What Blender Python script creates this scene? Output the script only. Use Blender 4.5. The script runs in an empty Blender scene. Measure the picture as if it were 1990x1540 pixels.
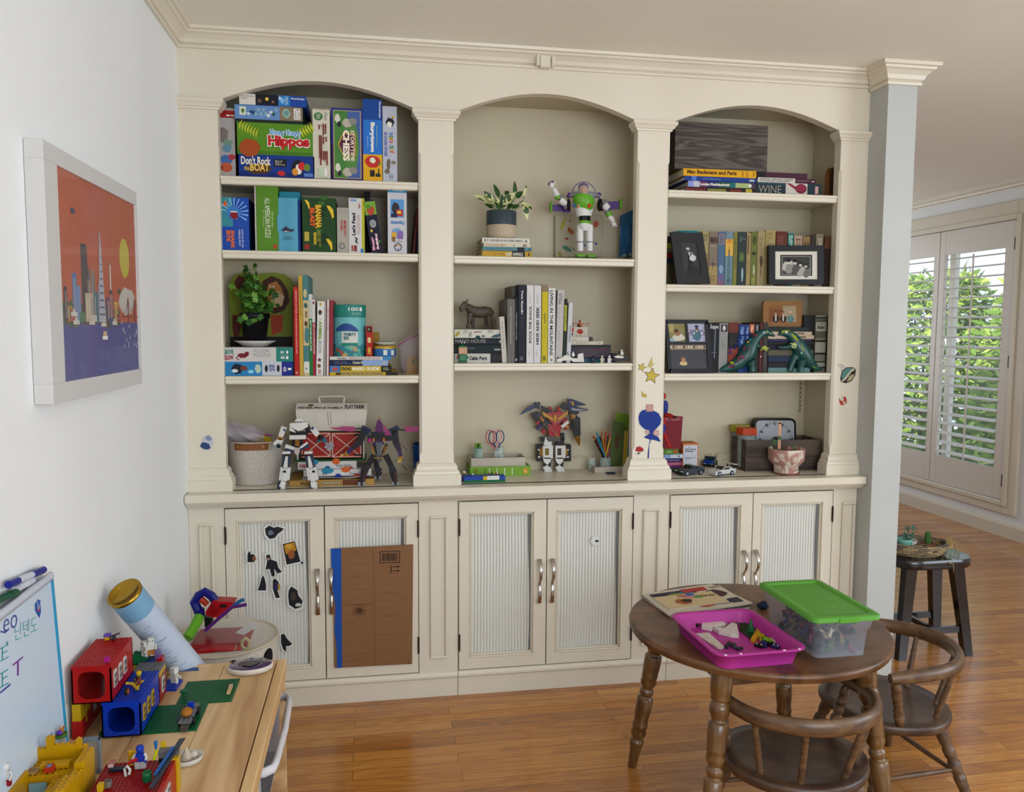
import bpy,math,random
from math import cos,sin,pi,radians
from mathutils import Vector,Matrix,Euler
random.seed(7)
Vec=Vector
SC=bpy.context.scene
COL=SC.collection
# ------------------------------------------------------------------ camera
def cam_axes(yaw,pitch,roll):
 y,p,r=map(radians,(yaw,pitch,roll))
 F=Vec((-sin(y)*cos(p),cos(y)*cos(p),sin(p)))
 r0=Vec((cos(y),sin(y),0));u0=r0.cross(F)
 return cos(r)*r0+sin(r)*u0,-sin(r)*r0+cos(r)*u0,F
CAM_P=Vec((0.6759,-3.1234,1.4508));FPX=1577.38
CR,CU,CF=cam_axes(-9.7319,-4.7333,0.3106)
cd=bpy.data.cameras.new('camera');cam=bpy.data.objects.new('camera',cd);COL.objects.link(cam)
cd.sensor_width=36;cd.lens=36*FPX/1990;cd.clip_start=0.02
m=Matrix((CR,CU,-CF)).transposed().to_4x4();m.translation=CAM_P
cam.matrix_world=m;SC.camera=cam
# ------------------------------------------------------------------ world, sun, windows light, exposure
SC.view_settings.view_transform='Standard';SC.view_settings.look='None'
SC.view_settings.gamma=1.0;SC.view_settings.exposure=0.0
w=bpy.data.worlds.new('sky');SC.world=w;w.use_nodes=True
nt=w.node_tree;bg=nt.nodes['Background']
tc=nt.nodes.new('ShaderNodeTexCoord');sp=nt.nodes.new('ShaderNodeSeparateXYZ');rp=nt.nodes.new('ShaderNodeValToRGB')
nt.links.new(tc.outputs['Generated'],sp.inputs[0]);nt.links.new(sp.outputs['Z'],rp.inputs[0]);nt.links.new(rp.outputs[0],bg.inputs[0])
rp.color_ramp.elements[0].color=(.80,.88,1,1);rp.color_ramp.elements[1].color=(.38,.6,1,1)
bg.inputs[1].default_value=1.5
def light(name,kind,loc,energy,color,direction=None,size=None,angle=None):
 l=bpy.data.lights.new(name,kind);l.energy=energy;l.color=color
 o=bpy.data.objects.new(name,l);COL.objects.link(o);o.location=loc
 if direction:o.rotation_euler=Vec(direction).to_track_quat('-Z','Y').to_euler()
 if kind=='AREA':l.shape='RECTANGLE';l.size,l.size_y=size
 if angle:l.angle=radians(angle)
 return o
light('sun','SUN',(2,0,8),5.0,(1,.95,.86),(0.75,0.30,-0.75),angle=1)
# daylight standing in the unseen windows of the two rooms
light('daylight_right_window','AREA',(5.02,-2.7,1.45),58,(.80,.91,1),(-1,0,.1),(2.3,1.5))
light('daylight_rear_window','AREA',(2.0,-4.52,1.5),62,(.84,.93,1),(0,1,.12),(2.4,1.5))
light('daylight_far_window','AREA',(3.9,4.15,1.5),14,(.92,.97,1),(0,-1,0),(1.5,1.6))
# ------------------------------------------------------------------ helpers
def ray(u,v):return CF+CR*((u-995)/FPX)-CU*((v-770)/FPX)
def at(u,v,ax,val): # the point of a plane (x, y or z = val) that pixel u,v sees
 d=ray(u,v);return CAM_P+d*((val-CAM_P[ax])/d[ax])
def PX(u,v,x):return at(u,v,0,x)
def PY(u,v,y):return at(u,v,1,y)
def PZ(u,v,z):return at(u,v,2,z)
def lin(c):
 return tuple((x/12.92 if x<=.04045 else((x+.055)/1.055)**2.4)for x in c)
def rgb(c):
 if isinstance(c,str):
  c=c.lstrip('#');return lin(tuple(int(c[i:i+2],16)/255 for i in(0,2,4)))
 return c
_M={}
def mat(c,rough=.55,metal=0,trans=0,alpha=1,emit=0,coat=0,name=None,spec=.28,ior=1.45,sss=0):
 k=(c,rough,metal,trans,alpha,emit,coat,spec)
 if k in _M:return _M[k]
 m=bpy.data.materials.new(name or 'paint_'+str(c).strip('#'));m.use_nodes=True
 b=m.node_tree.nodes['Principled BSDF'];col=rgb(c)if metal or alpha<1 else tuple(x**1.1 for x in rgb(c))
 b.inputs['Base Color'].default_value=(*col,1);b.inputs['Roughness'].default_value=rough
 b.inputs['Metallic'].default_value=metal;b.inputs['Transmission Weight'].default_value=trans
 b.inputs['Alpha'].default_value=alpha;b.inputs['Coat Weight'].default_value=coat
 b.inputs['Specular IOR Level'].default_value=spec;b.inputs['IOR'].default_value=ior
 if emit:b.inputs['Emission Color'].default_value=(*col,1);b.inputs['Emission Strength'].default_value=emit
 _M[k]=m;return m
def nodes_of(name,rough=.5):
 m=bpy.data.materials.new(name);m.use_nodes=True;nt=m.node_tree;b=nt.nodes['Principled BSDF']
 b.inputs['Roughness'].default_value=rough
 def N(t,**kw):
  n=nt.nodes.new(t)
  for k,v in kw.items():
   if k in('inp',):
    for a,x in v.items():n.inputs[a].default_value=x
   else:setattr(n,k,v)
  return n
 def L(a,b_):nt.links.new(a,b_)
 return m,b,N,L
def ramp(N,stops):
 r=N('ShaderNodeValToRGB');e=r.color_ramp.elements
 while len(e)<len(stops):e.new(.5)
 for i,(p,c)in enumerate(stops):e[i].position=p;e[i].color=(*rgb(c),1)
 return r
def noisy(name,c1,c2,scale=8,rough=.5,stretch=(1,1,1),bump=0,lo=.3,hi=.7,detail=4,metal=0,coat=0,dist=0,bscale=None):
 m,b,N,L=nodes_of(name,rough)
 t=N('ShaderNodeTexCoord');mp=N('ShaderNodeMapping');mp.inputs['Scale'].default_value=stretch
 n=N('ShaderNodeTexNoise',inp={'Scale':scale,'Detail':detail,'Distortion':dist});r=ramp(N,[(lo,c1),(hi,c2)])
 L(t.outputs['Object'],mp.inputs[0]);L(mp.outputs[0],n.inputs['Vector']);L(n.outputs[0],r.inputs[0]);L(r.outputs[0],b.inputs['Base Color'])
 b.inputs['Metallic'].default_value=metal;b.inputs['Coat Weight'].default_value=coat
 if bump:
  bp=N('ShaderNodeBump',inp={'Strength':bump,'Distance':.002})
  if bscale:
   n2=N('ShaderNodeTexNoise',inp={'Scale':bscale,'Detail':3});L(mp.outputs[0],n2.inputs['Vector']);L(n2.outputs[0],bp.inputs['Height'])
  else:L(n.outputs[0],bp.inputs['Height'])
  L(bp.outputs[0],b.inputs['Normal'])
 return m
def woody(name,c1,c2,c3,scale=1.0,axis='X',rough=.4,ring=14,coat=0):
 m,b,N,L=nodes_of(name,rough)
 t=N('ShaderNodeTexCoord');mp=N('ShaderNodeMapping')
 s={'X':(.09,1,1),'Y':(1,.09,1),'Z':(1,1,.09)}[axis];mp.inputs['Scale'].default_value=tuple(x*scale for x in s)
 n=N('ShaderNodeTexNoise',inp={'Scale':7,'Detail':3,'Distortion':.6})
 mu=N('ShaderNodeMath',operation='MULTIPLY');mu.inputs[1].default_value=ring
 fr=N('ShaderNodeMath',operation='PINGPONG');fr.inputs[1].default_value=1
 n2=N('ShaderNodeTexNoise',inp={'Scale':90,'Detail':2})
 mx=N('ShaderNodeMath',operation='MULTIPLY_ADD');mx.inputs[1].default_value=.75;
 r=ramp(N,[(.05,c1),(.5,c2),(.95,c3)])
 L(t.outputs['Object'],mp.inputs[0]);L(mp.outputs[0],n.inputs['Vector']);L(mp.outputs[0],n2.inputs['Vector'])
 L(n.outputs[0],mu.inputs[0]);L(mu.outputs[0],fr.inputs[0]);L(fr.outputs[0],mx.inputs[0])
 m2=N('ShaderNodeMath',operation='MULTIPLY');m2.inputs[1].default_value=.35;L(n2.outputs[0],m2.inputs[0]);L(m2.outputs[0],mx.inputs[2])
 L(mx.outputs[0],r.inputs[0]);L(r.outputs[0],b.inputs['Base Color']);b.inputs['Coat Weight'].default_value=coat
 return m
def tag(o,label=None,cat=None,group=None,kind=None):
 if label:o['label']=label
 if cat:o['category']=cat
 if group:o['group']=group
 if kind:o['kind']=kind
 return o
def thing(name,label,cat,loc=(0,0,0),rot=(0,0,0),group=None):
 o=bpy.data.objects.new(name,None);COL.objects.link(o);o.location=loc;o.rotation_euler=rot
 o.empty_display_size=.05
 return tag(o,label,cat,group)
_T={}
def glyphs(s,bold=0.0):
 k=(s,bold)
 if k not in _T:
  c=bpy.data.curves.new('t','FONT');c.body=s;c.size=1;c.resolution_u=2;c.offset=bold;c.space_line=.9
  o=bpy.data.objects.new('t',c);COL.objects.link(o);bpy.context.view_layer.update()
  me=bpy.data.meshes.new_from_object(o.evaluated_get(bpy.context.evaluated_depsgraph_get()))
  vs=[v.co.copy()for v in me.vertices];fs=[tuple(p.vertices)for p in me.polygons]
  bpy.data.objects.remove(o);bpy.data.meshes.remove(me);bpy.data.curves.remove(c)
  if vs:
   x0=min(v.x for v in vs);x1=max(v.x for v in vs);y0=min(v.y for v in vs);y1=max(v.y for v in vs)
   vs=[((v.x-x0)/max(x1-x0,1e-6),(v.y-y0)/max(y1-y0,1e-6))for v in vs]
  _T[k]=(vs,fs)
 return _T[k]
class MB:
 def __init__(s):s.v=[];s.f=[];s.m=[];s.sm=[];s.mats=[];s.X=Matrix.Identity(4)
 def mi(s,m):
  if isinstance(m,(str,tuple)):m=mat(m)
  if m not in s.mats:s.mats.append(m)
  return s.mats.index(m)
 def add(s,vs,fs,m,smooth=False):
  b=len(s.v);k=s.mi(m)
  s.v+=[s.X@Vec(p)for p in vs];s.f+=[tuple(b+i for i in f)for f in fs]
  s.m+=[k]*len(fs);s.sm+=[smooth]*len(fs)
 def box(s,x0,y0,z0,x1,y1,z1,m,b=0):
  if x0>x1:x0,x1=x1,x0
  if y0>y1:y0,y1=y1,y0
  if z0>z1:z0,z1=z1,z0
  if not b:
   s.add([(x0,y0,z0),(x1,y0,z0),(x1,y1,z0),(x0,y1,z0),(x0,y0,z1),(x1,y0,z1),(x1,y1,z1),(x0,y1,z1)],[(0,3,2,1),(4,5,6,7),(0,1,5,4),(1,2,6,5),(2,3,7,6),(3,0,4,7)],m);return
  b=min(b,(x1-x0)*.45,(y1-y0)*.45,(z1-z0)*.45)
  V=[];ix={}
  for i,(x,sx)in enumerate(((x0,1),(x1,-1))):
   for j,(y,sy)in enumerate(((y0,1),(y1,-1))):
    for k,(z,sz)in enumerate(((z0,1),(z1,-1))):
     for a in range(3):
      p=[x+sx*b,y+sy*b,z+sz*b];p[a]=(x,y,z)[a];ix[i,j,k,a]=len(V);V.append(tuple(p))
  I=lambda i,j,k,a:ix[i,j,k,a]
  F=[(I(0,0,0,0),I(0,0,1,0),I(0,1,1,0),I(0,1,0,0)),(I(1,0,0,0),I(1,1,0,0),I(1,1,1,0),I(1,0,1,0)),(I(0,0,0,1),I(1,0,0,1),I(1,0,1,1),I(0,0,1,1)),(I(0,1,0,1),I(0,1,1,1),I(1,1,1,1),I(1,1,0,1)),(I(0,0,0,2),I(0,1,0,2),I(1,1,0,2),I(1,0,0,2)),(I(0,0,1,2),I(1,0,1,2),I(1,1,1,2),I(0,1,1,2))]
  for j in(0,1):
   for k in(0,1):
    q=(I(0,j,k,1),I(1,j,k,1),I(1,j,k,2),I(0,j,k,2));F.append(q if(j+k)%2 else q[::-1])
    q=(I(j,0,k,2),I(j,1,k,2),I(j,1,k,0),I(j,0,k,0));F.append(q if(j+k)%2 else q[::-1])
    q=(I(j,k,0,0),I(j,k,1,0),I(j,k,1,1),I(j,k,0,1));F.append(q if(j+k)%2 else q[::-1])
  for i in(0,1):
   for j in(0,1):
    for k in(0,1):
     q=tuple(I(i,j,k,a)for a in range(3));F.append(q if(i+j+k)%2 else q[::-1])
  s.add(V,F,m)
 def frustum(s,c0,a0,b0,c1,a1,b1,m): # rectangles (half sizes a,b) at centres c0,c1
  V=[(c0[0]+i*a0,c0[1]+j*b0,c0[2])for i,j in((-1,-1),(1,-1),(1,1),(-1,1))]+[(c1[0]+i*a1,c1[1]+j*b1,c1[2])for i,j in((-1,-1),(1,-1),(1,1),(-1,1))]
  s.add(V,[(0,3,2,1),(4,5,6,7),(0,1,5,4),(1,2,6,5),(2,3,7,6),(3,0,4,7)],m)
 def cyl(s,p0,p1,r0,m,r1=None,n=16,caps=True,smooth=True):
  s.tube([p0,p1],[r0,r0 if r1 is None else r1],m,n,caps,smooth)
 def tube(s,pts,r,m,n=10,caps=True,smooth=True,closed=False,flat=None):
  P=[Vec(p)for p in pts];N=len(P)
  R=r if isinstance(r,(list,tuple))else[r]*N
  V=[];up=None
  for i in range(N):
   a=P[(i-1)%N]if(i or closed)else P[0];b=P[(i+1)%N]if(i<N-1 or closed)else P[-1]
   t=(b-a);t=t.normalized()if t.length>1e-9 else Vec((0,0,1))
   if up is None:up=t.orthogonal().normalized()if not flat else(Vec(flat)-t*t.dot(Vec(flat))).normalized()
   elif flat:up=(Vec(flat)-t*t.dot(Vec(flat))).normalized()
   else:up=(up-t*up.dot(t));up=up.normalized()if up.length>1e-6 else t.orthogonal().normalized()
   w=t.cross(up)
   rr=R[i];ra,rb=rr if isinstance(rr,(tuple,list))else(rr,rr)
   for k in range(n):
    an=2*pi*k/n;V.append(P[i]+up*cos(an)*ra+w*sin(an)*rb)
  F=[]
  for i in range(N if closed else N-1):
   j=(i+1)%N
   for k in range(n):
    k2=(k+1)%n;F.append((i*n+k,i*n+k2,j*n+k2,j*n+k))
  s.add(V,F,m,smooth)
  if caps and not closed:
   s.add(V[:n],[tuple(range(n-1,-1,-1))],m);s.add(V[-n:],[tuple(range(n))],m)
 def lathe(s,prof,m,n=24,smooth=True,sq=1.0,caps=True): # prof (r,z) from the bottom up
  V=[]
  for r,z in prof:
   for k in range(n):
    a=2*pi*k/n;V.append((cos(a)*r,sin(a)*r*sq,z))
  F=[(i*n+k,i*n+(k+1)%n,(i+1)*n+(k+1)%n,(i+1)*n+k)for i in range(len(prof)-1)for k in range(n)]
  s.add(V,F,m,smooth)
  if caps:
   if prof[0][0]>1e-5:s.add(V[:n],[tuple(range(n-1,-1,-1))],m)
   if prof[-1][0]>1e-5:s.add(V[-n:],[tuple(range(n))],m)
 def sphere(s,c,r,m,n=14,k=9):
  rx,ry,rz=r if isinstance(r,(tuple,list))else(r,r,r)
  V=[(c[0],c[1],c[2]-rz)]
  for i in range(1,k):
   p=pi*i/k-pi/2
   for j in range(n):
    a=2*pi*j/n;V.append((c[0]+rx*cos(p)*cos(a),c[1]+ry*cos(p)*sin(a),c[2]+rz*sin(p)))
  V.append((c[0],c[1],c[2]+rz));F=[]
  for j in range(n):
   F.append((0,1+(j+1)%n,1+j));b=1+(k-2)*n;F.append((len(V)-1,b+j,b+(j+1)%n))
  for i in range(k-2):
   for j in range(n):
    F.append((1+i*n+j,1+i*n+(j+1)%n,1+(i+1)*n+(j+1)%n,1+(i+1)*n+j))
  s.add(V,F,m,True)
 def prism(s,pts,ext,m,smooth=False): # 3-D outline swept by a vector
  P=[Vec(p)for p in pts];e=Vec(ext);n=len(P)
  s.add(P,[tuple(range(n-1,-1,-1))],m);s.add([p+e for p in P],[tuple(range(n))],m)
  s.add(P+[p+e for p in P],[(i,(i+1)%n,n+(i+1)%n,n+i)for i in range(n)],m,smooth)
 def extr(s,prof,p0,p1,out,m,up=(0,0,1),m0=0,m1=0): # moulding: profile (out, up) along p0-p1, mitred by m0/m1 per unit out
  p0,p1,o,u=Vec(p0),Vec(p1),Vec(out),Vec(up);d=(p1-p0).normalized();n=len(prof)
  A=[p0+o*a+u*b-d*a*m0 for a,b in prof];B=[p1+o*a+u*b+d*a*m1 for a,b in prof]
  s.add(A+B,[(i,(i+1)%n,n+(i+1)%n,n+i)for i in range(n)],m);s.add(A,[tuple(range(n-1,-1,-1))],m);s.add(B,[tuple(range(n))],m)
 def grid(s,fn,nu,nv,m,smooth=True,thick=None):
  V=[fn(i/nu,j/nv)for j in range(nv+1)for i in range(nu+1)]
  F=[(j*(nu+1)+i,j*(nu+1)+i+1,(j+1)*(nu+1)+i+1,(j+1)*(nu+1)+i)for j in range(nv)for i in range(nu)]
  s.add(V,F,m,smooth)
 def obj(s,name,parent=None,loc=None,rot=None):
  me=bpy.data.meshes.new(name);me.from_pydata([tuple(v)for v in s.v],[],s.f)
  for m in s.mats:me.materials.append(m)
  me.polygons.foreach_set('material_index',s.m);me.polygons.foreach_set('use_smooth',s.sm);me.update()
  o=bpy.data.objects.new(name,me);COL.objects.link(o)
  if parent:o.parent=parent
  if loc:o.location=loc
  if rot:o.rotation_euler=rot
  return o
class Face: # printed artwork lying on a flat face; s,t run 0..1
 def __init__(s,mb,O,U,V,e=.00012):s.mb=mb;s.O,s.U,s.V=Vec(O),Vec(U),Vec(V);s.N=s.U.cross(s.V).normalized();s.k=1;s.e=e
 def P(s,a,b):return s.O+s.U*a+s.V*b+s.N*(s.k*s.e)
 def poly(s,pts,c):s.mb.add([s.P(a,b)for a,b in pts],[tuple(range(len(pts)))],c);s.k+=1;return s
 def rect(s,a0,b0,a1,b1,c):return s.poly([(a0,b0),(a1,b0),(a1,b1),(a0,b1)],c)
 def disc(s,a,b,ra,rb,c,n=16):return s.poly([(a+ra*cos(2*pi*i/n),b+rb*sin(2*pi*i/n))for i in range(n)],c)
 def ring(s,a,b,ra,rb,t,c,n=18):
  w=s.U.length;h=s.V.length
  o=[(a+ra*cos(2*pi*i/n),b+rb*sin(2*pi*i/n))for i in range(n)];q=[(a+(ra-t/w)*cos(2*pi*i/n),b+(rb-t/h)*sin(2*pi*i/n))for i in range(n)]
  s.mb.add([s.P(*x)for x in o+q],[(i,(i+1)%n,n+(i+1)%n,n+i)for i in range(n)],c);s.k+=1;return s
 def blob(s,a,b,ra,rb,c,seed=0,n=14,j=.3):
  R=random.Random(seed);return s.poly([(a+ra*(1-j*R.random())*cos(2*pi*i/n),b+rb*(1-j*R.random())*sin(2*pi*i/n))for i in range(n)],c)
 def star(s,a,b,ra,rb,c,n=5,ph=90,q=.45):
  P=[]
  for i in range(2*n):
   r=1 if i%2==0 else q;an=radians(ph+180*i/n);P.append((a+ra*r*cos(an),b+rb*r*sin(an)))
  return s.poly(P,c)
 def line(s,pts,w,c): # stroke of w metres
  h=w/2;P=[s.P(*p)for p in pts]
  for p,q in zip(P,P[1:]):
   d=(q-p);
   if d.length<1e-7:continue
   t=d.normalized().cross(s.N)*h;x=d.normalized()*h*.5;s.mb.add([p-x-t,q+x-t,q+x+t,p-x+t],[(0,1,2,3)],c)
  s.k+=1;return s
 def txt(s,t,a0,b0,a1,b1,c,rot=0,bold=.0):
  vs,fs=glyphs(t,bold)
  if not vs:return s
  f={0:lambda x,y:(a0+(a1-a0)*x,b0+(b1-b0)*y),90:lambda x,y:(a1-(a1-a0)*y,b0+(b1-b0)*x),-90:lambda x,y:(a0+(a1-a0)*y,b1-(b1-b0)*x),180:lambda x,y:(a1-(a1-a0)*x,b1-(b1-b0)*y)}[rot]
  s.mb.add([s.P(*f(x,y))for x,y in vs],fs,c);s.k+=1;return s
  # ------------------------------------------------------------------ surfaces
M_WALL=noisy('wall_paint','#E8EAEB','#ECEEEE',3,.6,bump=.06,bscale=160)
M_CEIL=noisy('ceiling_paint','#EEE9DC','#F0ECE0',3,.65)
M_TRIM=noisy('cream_gloss_paint','#D8CFBB','#DED5C3',2.5,.35)
M_END=noisy('dimmed_wall_paint','#B2B4B0','#BABCB8',3,.6)  # wall paint darkened to imitate the dimmer light on the wall end
M_BACK=noisy('cream_inner_paint','#BDB296','#C4B99F',2.5,.5)
def floor_mat():
 m,b,N,L=nodes_of('oak_strip_floor',.22)
 t=N('ShaderNodeTexCoord');br=N('ShaderNodeTexBrick',inp={'Scale':1.0,'Mortar Size':.0009,'Mortar Smooth':.1,'Bias':0,'Brick Width':.95,'Row Height':.0575})
 br.offset=.37;br.inputs['Color1'].default_value=(0,0,0,1);br.inputs['Color2'].default_value=(1,1,1,1);br.inputs['Mortar'].default_value=(.5,.5,.5,1)
 L(t.outputs['Object'],br.inputs['Vector'])
 sc=N('ShaderNodeVectorMath',operation='SCALE');sc.inputs['Scale'].default_value=9.7;L(br.outputs['Color'],sc.inputs[0])
 ad=N('ShaderNodeVectorMath',operation='ADD');L(t.outputs['Object'],ad.inputs[0]);L(sc.outputs[0],ad.inputs[1])
 mp=N('ShaderNodeMapping');mp.inputs['Scale'].default_value=(.9,8,8);L(ad.outputs[0],mp.inputs[0])
 n1=N('ShaderNodeTexNoise',inp={'Scale':1.6,'Detail':3,'Distortion':.9});L(mp.outputs[0],n1.inputs['Vector'])
 mu=N('ShaderNodeMath',operation='MULTIPLY');mu.inputs[1].default_value=16;L(n1.outputs[0],mu.inputs[0])
 pp=N('ShaderNodeMath',operation='PINGPONG');pp.inputs[1].default_value=1;L(mu.outputs[0],pp.inputs[0])
 mp2=N('ShaderNodeMapping');mp2.inputs['Scale'].default_value=(3,90,90);L(ad.outputs[0],mp2.inputs[0])
 n2=N('ShaderNodeTexNoise',inp={'Scale':1,'Detail':4});L(mp2.outputs[0],n2.inputs['Vector'])
 a1=N('ShaderNodeMath',operation='MULTIPLY_ADD');a1.inputs[1].default_value=.26;L(pp.outputs[0],a1.inputs[0])
 a2=N('ShaderNodeMath',operation='MULTIPLY');a2.inputs[1].default_value=.45;L(n2.outputs[0],a2.inputs[0]);L(a2.outputs[0],a1.inputs[2])
 a3=N('ShaderNodeMath',operation='MULTIPLY_ADD');a3.inputs[1].default_value=.42;L(br.outputs['Color'],a3.inputs[0]);L(a1.outputs[0],a3.inputs[2])
 r=ramp(N,[(.12,'#82501F'),(.45,'#AB6C2C'),(.72,'#BF8036'),(1,'#D0964C')]);L(a3.outputs[0],r.inputs[0])
 mx=N('ShaderNodeMix',data_type='RGBA');mx.inputs['B'].default_value=(*rgb('#57300F'),1);L(r.outputs[0],mx.inputs['A']);L(br.outputs['Fac'],mx.inputs['Factor'])
 L(mx.outputs['Result'],b.inputs['Base Color'])
 bp=N('ShaderNodeBump',inp={'Strength':.25,'Distance':.001});iv=N('ShaderNodeMath',operation='SUBTRACT');iv.inputs[0].default_value=1;L(br.outputs['Fac'],iv.inputs[1]);L(iv.outputs[0],bp.inputs['Height']);L(bp.outputs[0],b.inputs['Normal'])
 b.inputs['Coat Weight'].default_value=.25;b.inputs['Coat Roughness'].default_value=.12
 return m
M_FLOOR=floor_mat()
M_STEEL=mat('#B9B4AC',.22,1,name='brushed_steel');M_HINGE=mat('#3A2E22',.4,.8,name='dark_hinge_metal')
M_GLASS=mat('#F4F8F6',.03,0,0,.10,name='clear_glass')
def struct(name,mb):return tag(mb.obj(name),kind='structure')
XP,XPR,XW,ZC,ZK=2.696,2.823,5.079,2.5,2.44
ZT=.846
# ------------------------------------------------------------------ room shell
b=MB();b.box(-.1,-4.7,-.06,5.3,4.4,0,M_FLOOR);struct('floor',b)
b=MB();b.box(-.1,-4.7,ZC,5.3,4.4,ZC+.12,M_CEIL);struct('ceiling',b)
b=MB();b.box(-.12,-4.7,0,0,.4,ZC,M_WALL);struct('wall_left',b)
b=MB();b.box(0,.30,0,XP,.40,ZC,M_WALL);b.box(XP,.30,0,XPR,.40,ZC,M_WALL);struct('wall_back',b)
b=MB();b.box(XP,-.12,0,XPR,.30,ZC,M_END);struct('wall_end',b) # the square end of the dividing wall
b=MB();b.box(XPR,4.2,0,4.9-1.75,4.3,ZC,M_WALL);b.box(4.65,4.2,0,XW,4.3,ZC,M_WALL);b.box(3.15,4.2,0,4.65,4.3,.7,M_WALL);b.box(3.15,4.2,2.3,4.65,4.3,ZC,M_WALL);b.box(-.1,.4,0,-.05,4.3,ZC,M_WALL);b.box(-.1,4.2,0,XPR,4.3,ZC,M_WALL);struct('wall_far',b)
b=MB();b.box(-.1,-4.7,0,1.0,-4.6,ZC,M_WALL);b.box(3.4,-4.7,0,5.3,-4.6,ZC,M_WALL);b.box(1.0,-4.7,0,3.4,-4.6,.75,M_WALL);b.box(1.0,-4.7,2.25,3.4,-4.6,ZC,M_WALL);struct('wall_rear',b)
WY0,WY1,WZ0,WZ1=1.875,3.42,.255,2.225 # shuttered window
b=MB()
for y0,y1,z0,z1 in((-4.7,-3.9,0,ZC),(-1.5,WY0,0,ZC),(WY1,4.3,0,ZC),(WY0,WY1,0,WZ0),(WY0,WY1,WZ1,ZC),(-3.9,-1.5,0,.7),(-3.9,-1.5,2.2,ZC)):
 b.box(XW,y0,z0,XW+.16,y1,z1,M_WALL)
struct('wall_right',b)
# crown mouldings
CP=[(0,0),(.012,0),(.014,.012),(.008,.016),(.012,.022),(.03,.034),(.044,.048),(.047,.05),(.055,.05),(.055,.06),(.062,.062),(.062,.0601+.0)]
CP=[(0,-.062),(.010,-.062),(.013,-.055),(.008,-.049),(.016,-.046),(.022,-.034),(.036,-.022),(.046,-.018),(.049,-.012),(.060,-.010),(.062,0),(0,0)]
b=MB();b.extr(CP,(0,0,ZC),(XP,0,ZC),(0,-1,0),M_TRIM,m0=-1,m1=-1)
b.box(1.306,-.036,ZC-.064,1.348,0,ZC-.008,M_TRIM,.003);b.box(1.292,-.040,ZC-.060,1.304,0,ZC-.012,M_TRIM,.003);b.box(1.350,-.040,ZC-.060,1.362,0,ZC-.012,M_TRIM,.003)
struct('trim_1',b)
b=MB();b.extr(CP,(0,-4.6,ZC),(0,0,ZC),(1,0,0),M_TRIM,m1=-1);struct('trim_2',b)
b=MB();cap=[(a*1.0,z*1.25)for a,z in CP] # crown round the end of the wall
b.extr(cap,(XP,0,ZC),(XP,-.12,ZC),(-1,0,0),M_TRIM,m0=-1,m1=1);b.extr(cap,(XP,-.12,ZC),(XPR,-.12,ZC),(0,-1,0),M_TRIM,m0=1,m1=1);b.extr(cap,(XPR,-.12,ZC),(XPR,.4,ZC),(1,0,0),M_TRIM,m0=1)
struct('trim_3',b)
b=MB();b.extr(CP,(XW,4.2,ZC),(XW,-4.6,ZC),(-1,0,0),M_TRIM);struct('trim_4',b)
b=MB();b.extr([(0,0),(.016,0),(.016,.085),(.010,.105),(0,.11)],(XW,4.2,0),(XW,-4.6,0),(-1,0,0),M_TRIM);struct('baseboard_right',b)
b=MB();b.extr([(0,0),(.014,0),(.014,.085),(.008,.10),(0,.10)],(0,-4.6,0),(0,-.02,0),(1,0,0),M_TRIM);struct('baseboard_left',b)
# shuttered window
b=MB();x=XW
for y0,y1,z0,z1 in((WY0-.115,WY0,WZ0-.09,WZ1+.13),(WY1,WY1+.115,WZ0-.09,WZ1+.13),(WY0,WY1,WZ1,WZ1+.13),(WY0,WY1,WZ0-.09,WZ0)):
 b.box(x-.022,y0,z0,x,y1,z1,M_TRIM,.004)
for y0,y1,z0,z1 in((WY0-.04,WY0,WZ0-.035,WZ1+.035),(WY0,WY1,WZ1,WZ1+.04),(WY0,WY1,WZ0-.035,WZ0)):b.box(x-.034,y0,z0,x-.02,y1,z1,M_TRIM,.004)
b.box(x+.1,WY0,WZ0,x+.14,WY0+.05,WZ1,M_TRIM);b.box(x+.1,WY1-.05,WZ0,x+.14,WY1,WZ1,M_TRIM);b.box(x+.1,WY0,WZ0,x+.14,WY1,WZ0+.06,M_TRIM);b.box(x+.1,WY0,WZ1-.06,x+.14,WY1,WZ1,M_TRIM);b.box(x+.1,2.62,WZ0,x+.14,2.68,WZ1,M_TRIM)
win=struct('window_1',b)
g=MB();g.box(x+.118,WY0+.05,WZ0+.06,x+.122,WY1-.05,WZ1-.06,M_GLASS);g.obj('glass_pane',win)
M_SHUT=noisy('shutter_paint','#D8D0C4','#DDD6CA',2,.4)
def shutter(y0,y1,label,hinge_low):
 t=thing('window_shutter',label,'shutter',(XW-.004,y0,WZ0+.004));w=y1-y0;H=WZ1-WZ0-.008
 f=MB();st=.098 if hinge_low else.060;sr=.060 if hinge_low else.098
 f.box(-.015,0,0,.015,st,H,M_SHUT,.002);f.box(-.015,w-sr,0,.015,w,H,M_SHUT,.002);z0,z1=.47-WZ0,2.035-WZ0
 f.box(-.014,st,0,.014,w-sr,z0,M_SHUT);f.box(-.014,st,z1,.014,w-sr,H,M_SHUT);f.obj('frame',t)
 l=MB();n=21;p=(z1-z0)/n
 for i in range(n):
  zc=z0+p*(i+.5);l.tube([(0,st+.002,zc),(0,w-sr-.002,zc)],[(.0045,.034)]*2,M_SHUT,10,flat=(-.22,0,1))
 l.obj('louvers',t)
 r=MB();r.box(-.046,w/2-.018,z0+.01,-.036,w/2-.006,z1-.02,M_SHUT,.002);r.obj('tilt_rod',t)
 if hinge_low:
  for z in(.14,.98,1.80):
   h=MB();h.box(-.019,.002,z-.04,-.014,.014,z+.04,M_HINGE);h.cyl((-.02,.003,z-.045),(-.02,.003,z+.045),.004,M_HINGE,n=8);h.obj('hinge',t)
 return t
shutter(WY0+.004,2.645,'hinged white louvered shutter panel nearest the room corner, right-hand one',True)
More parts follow.
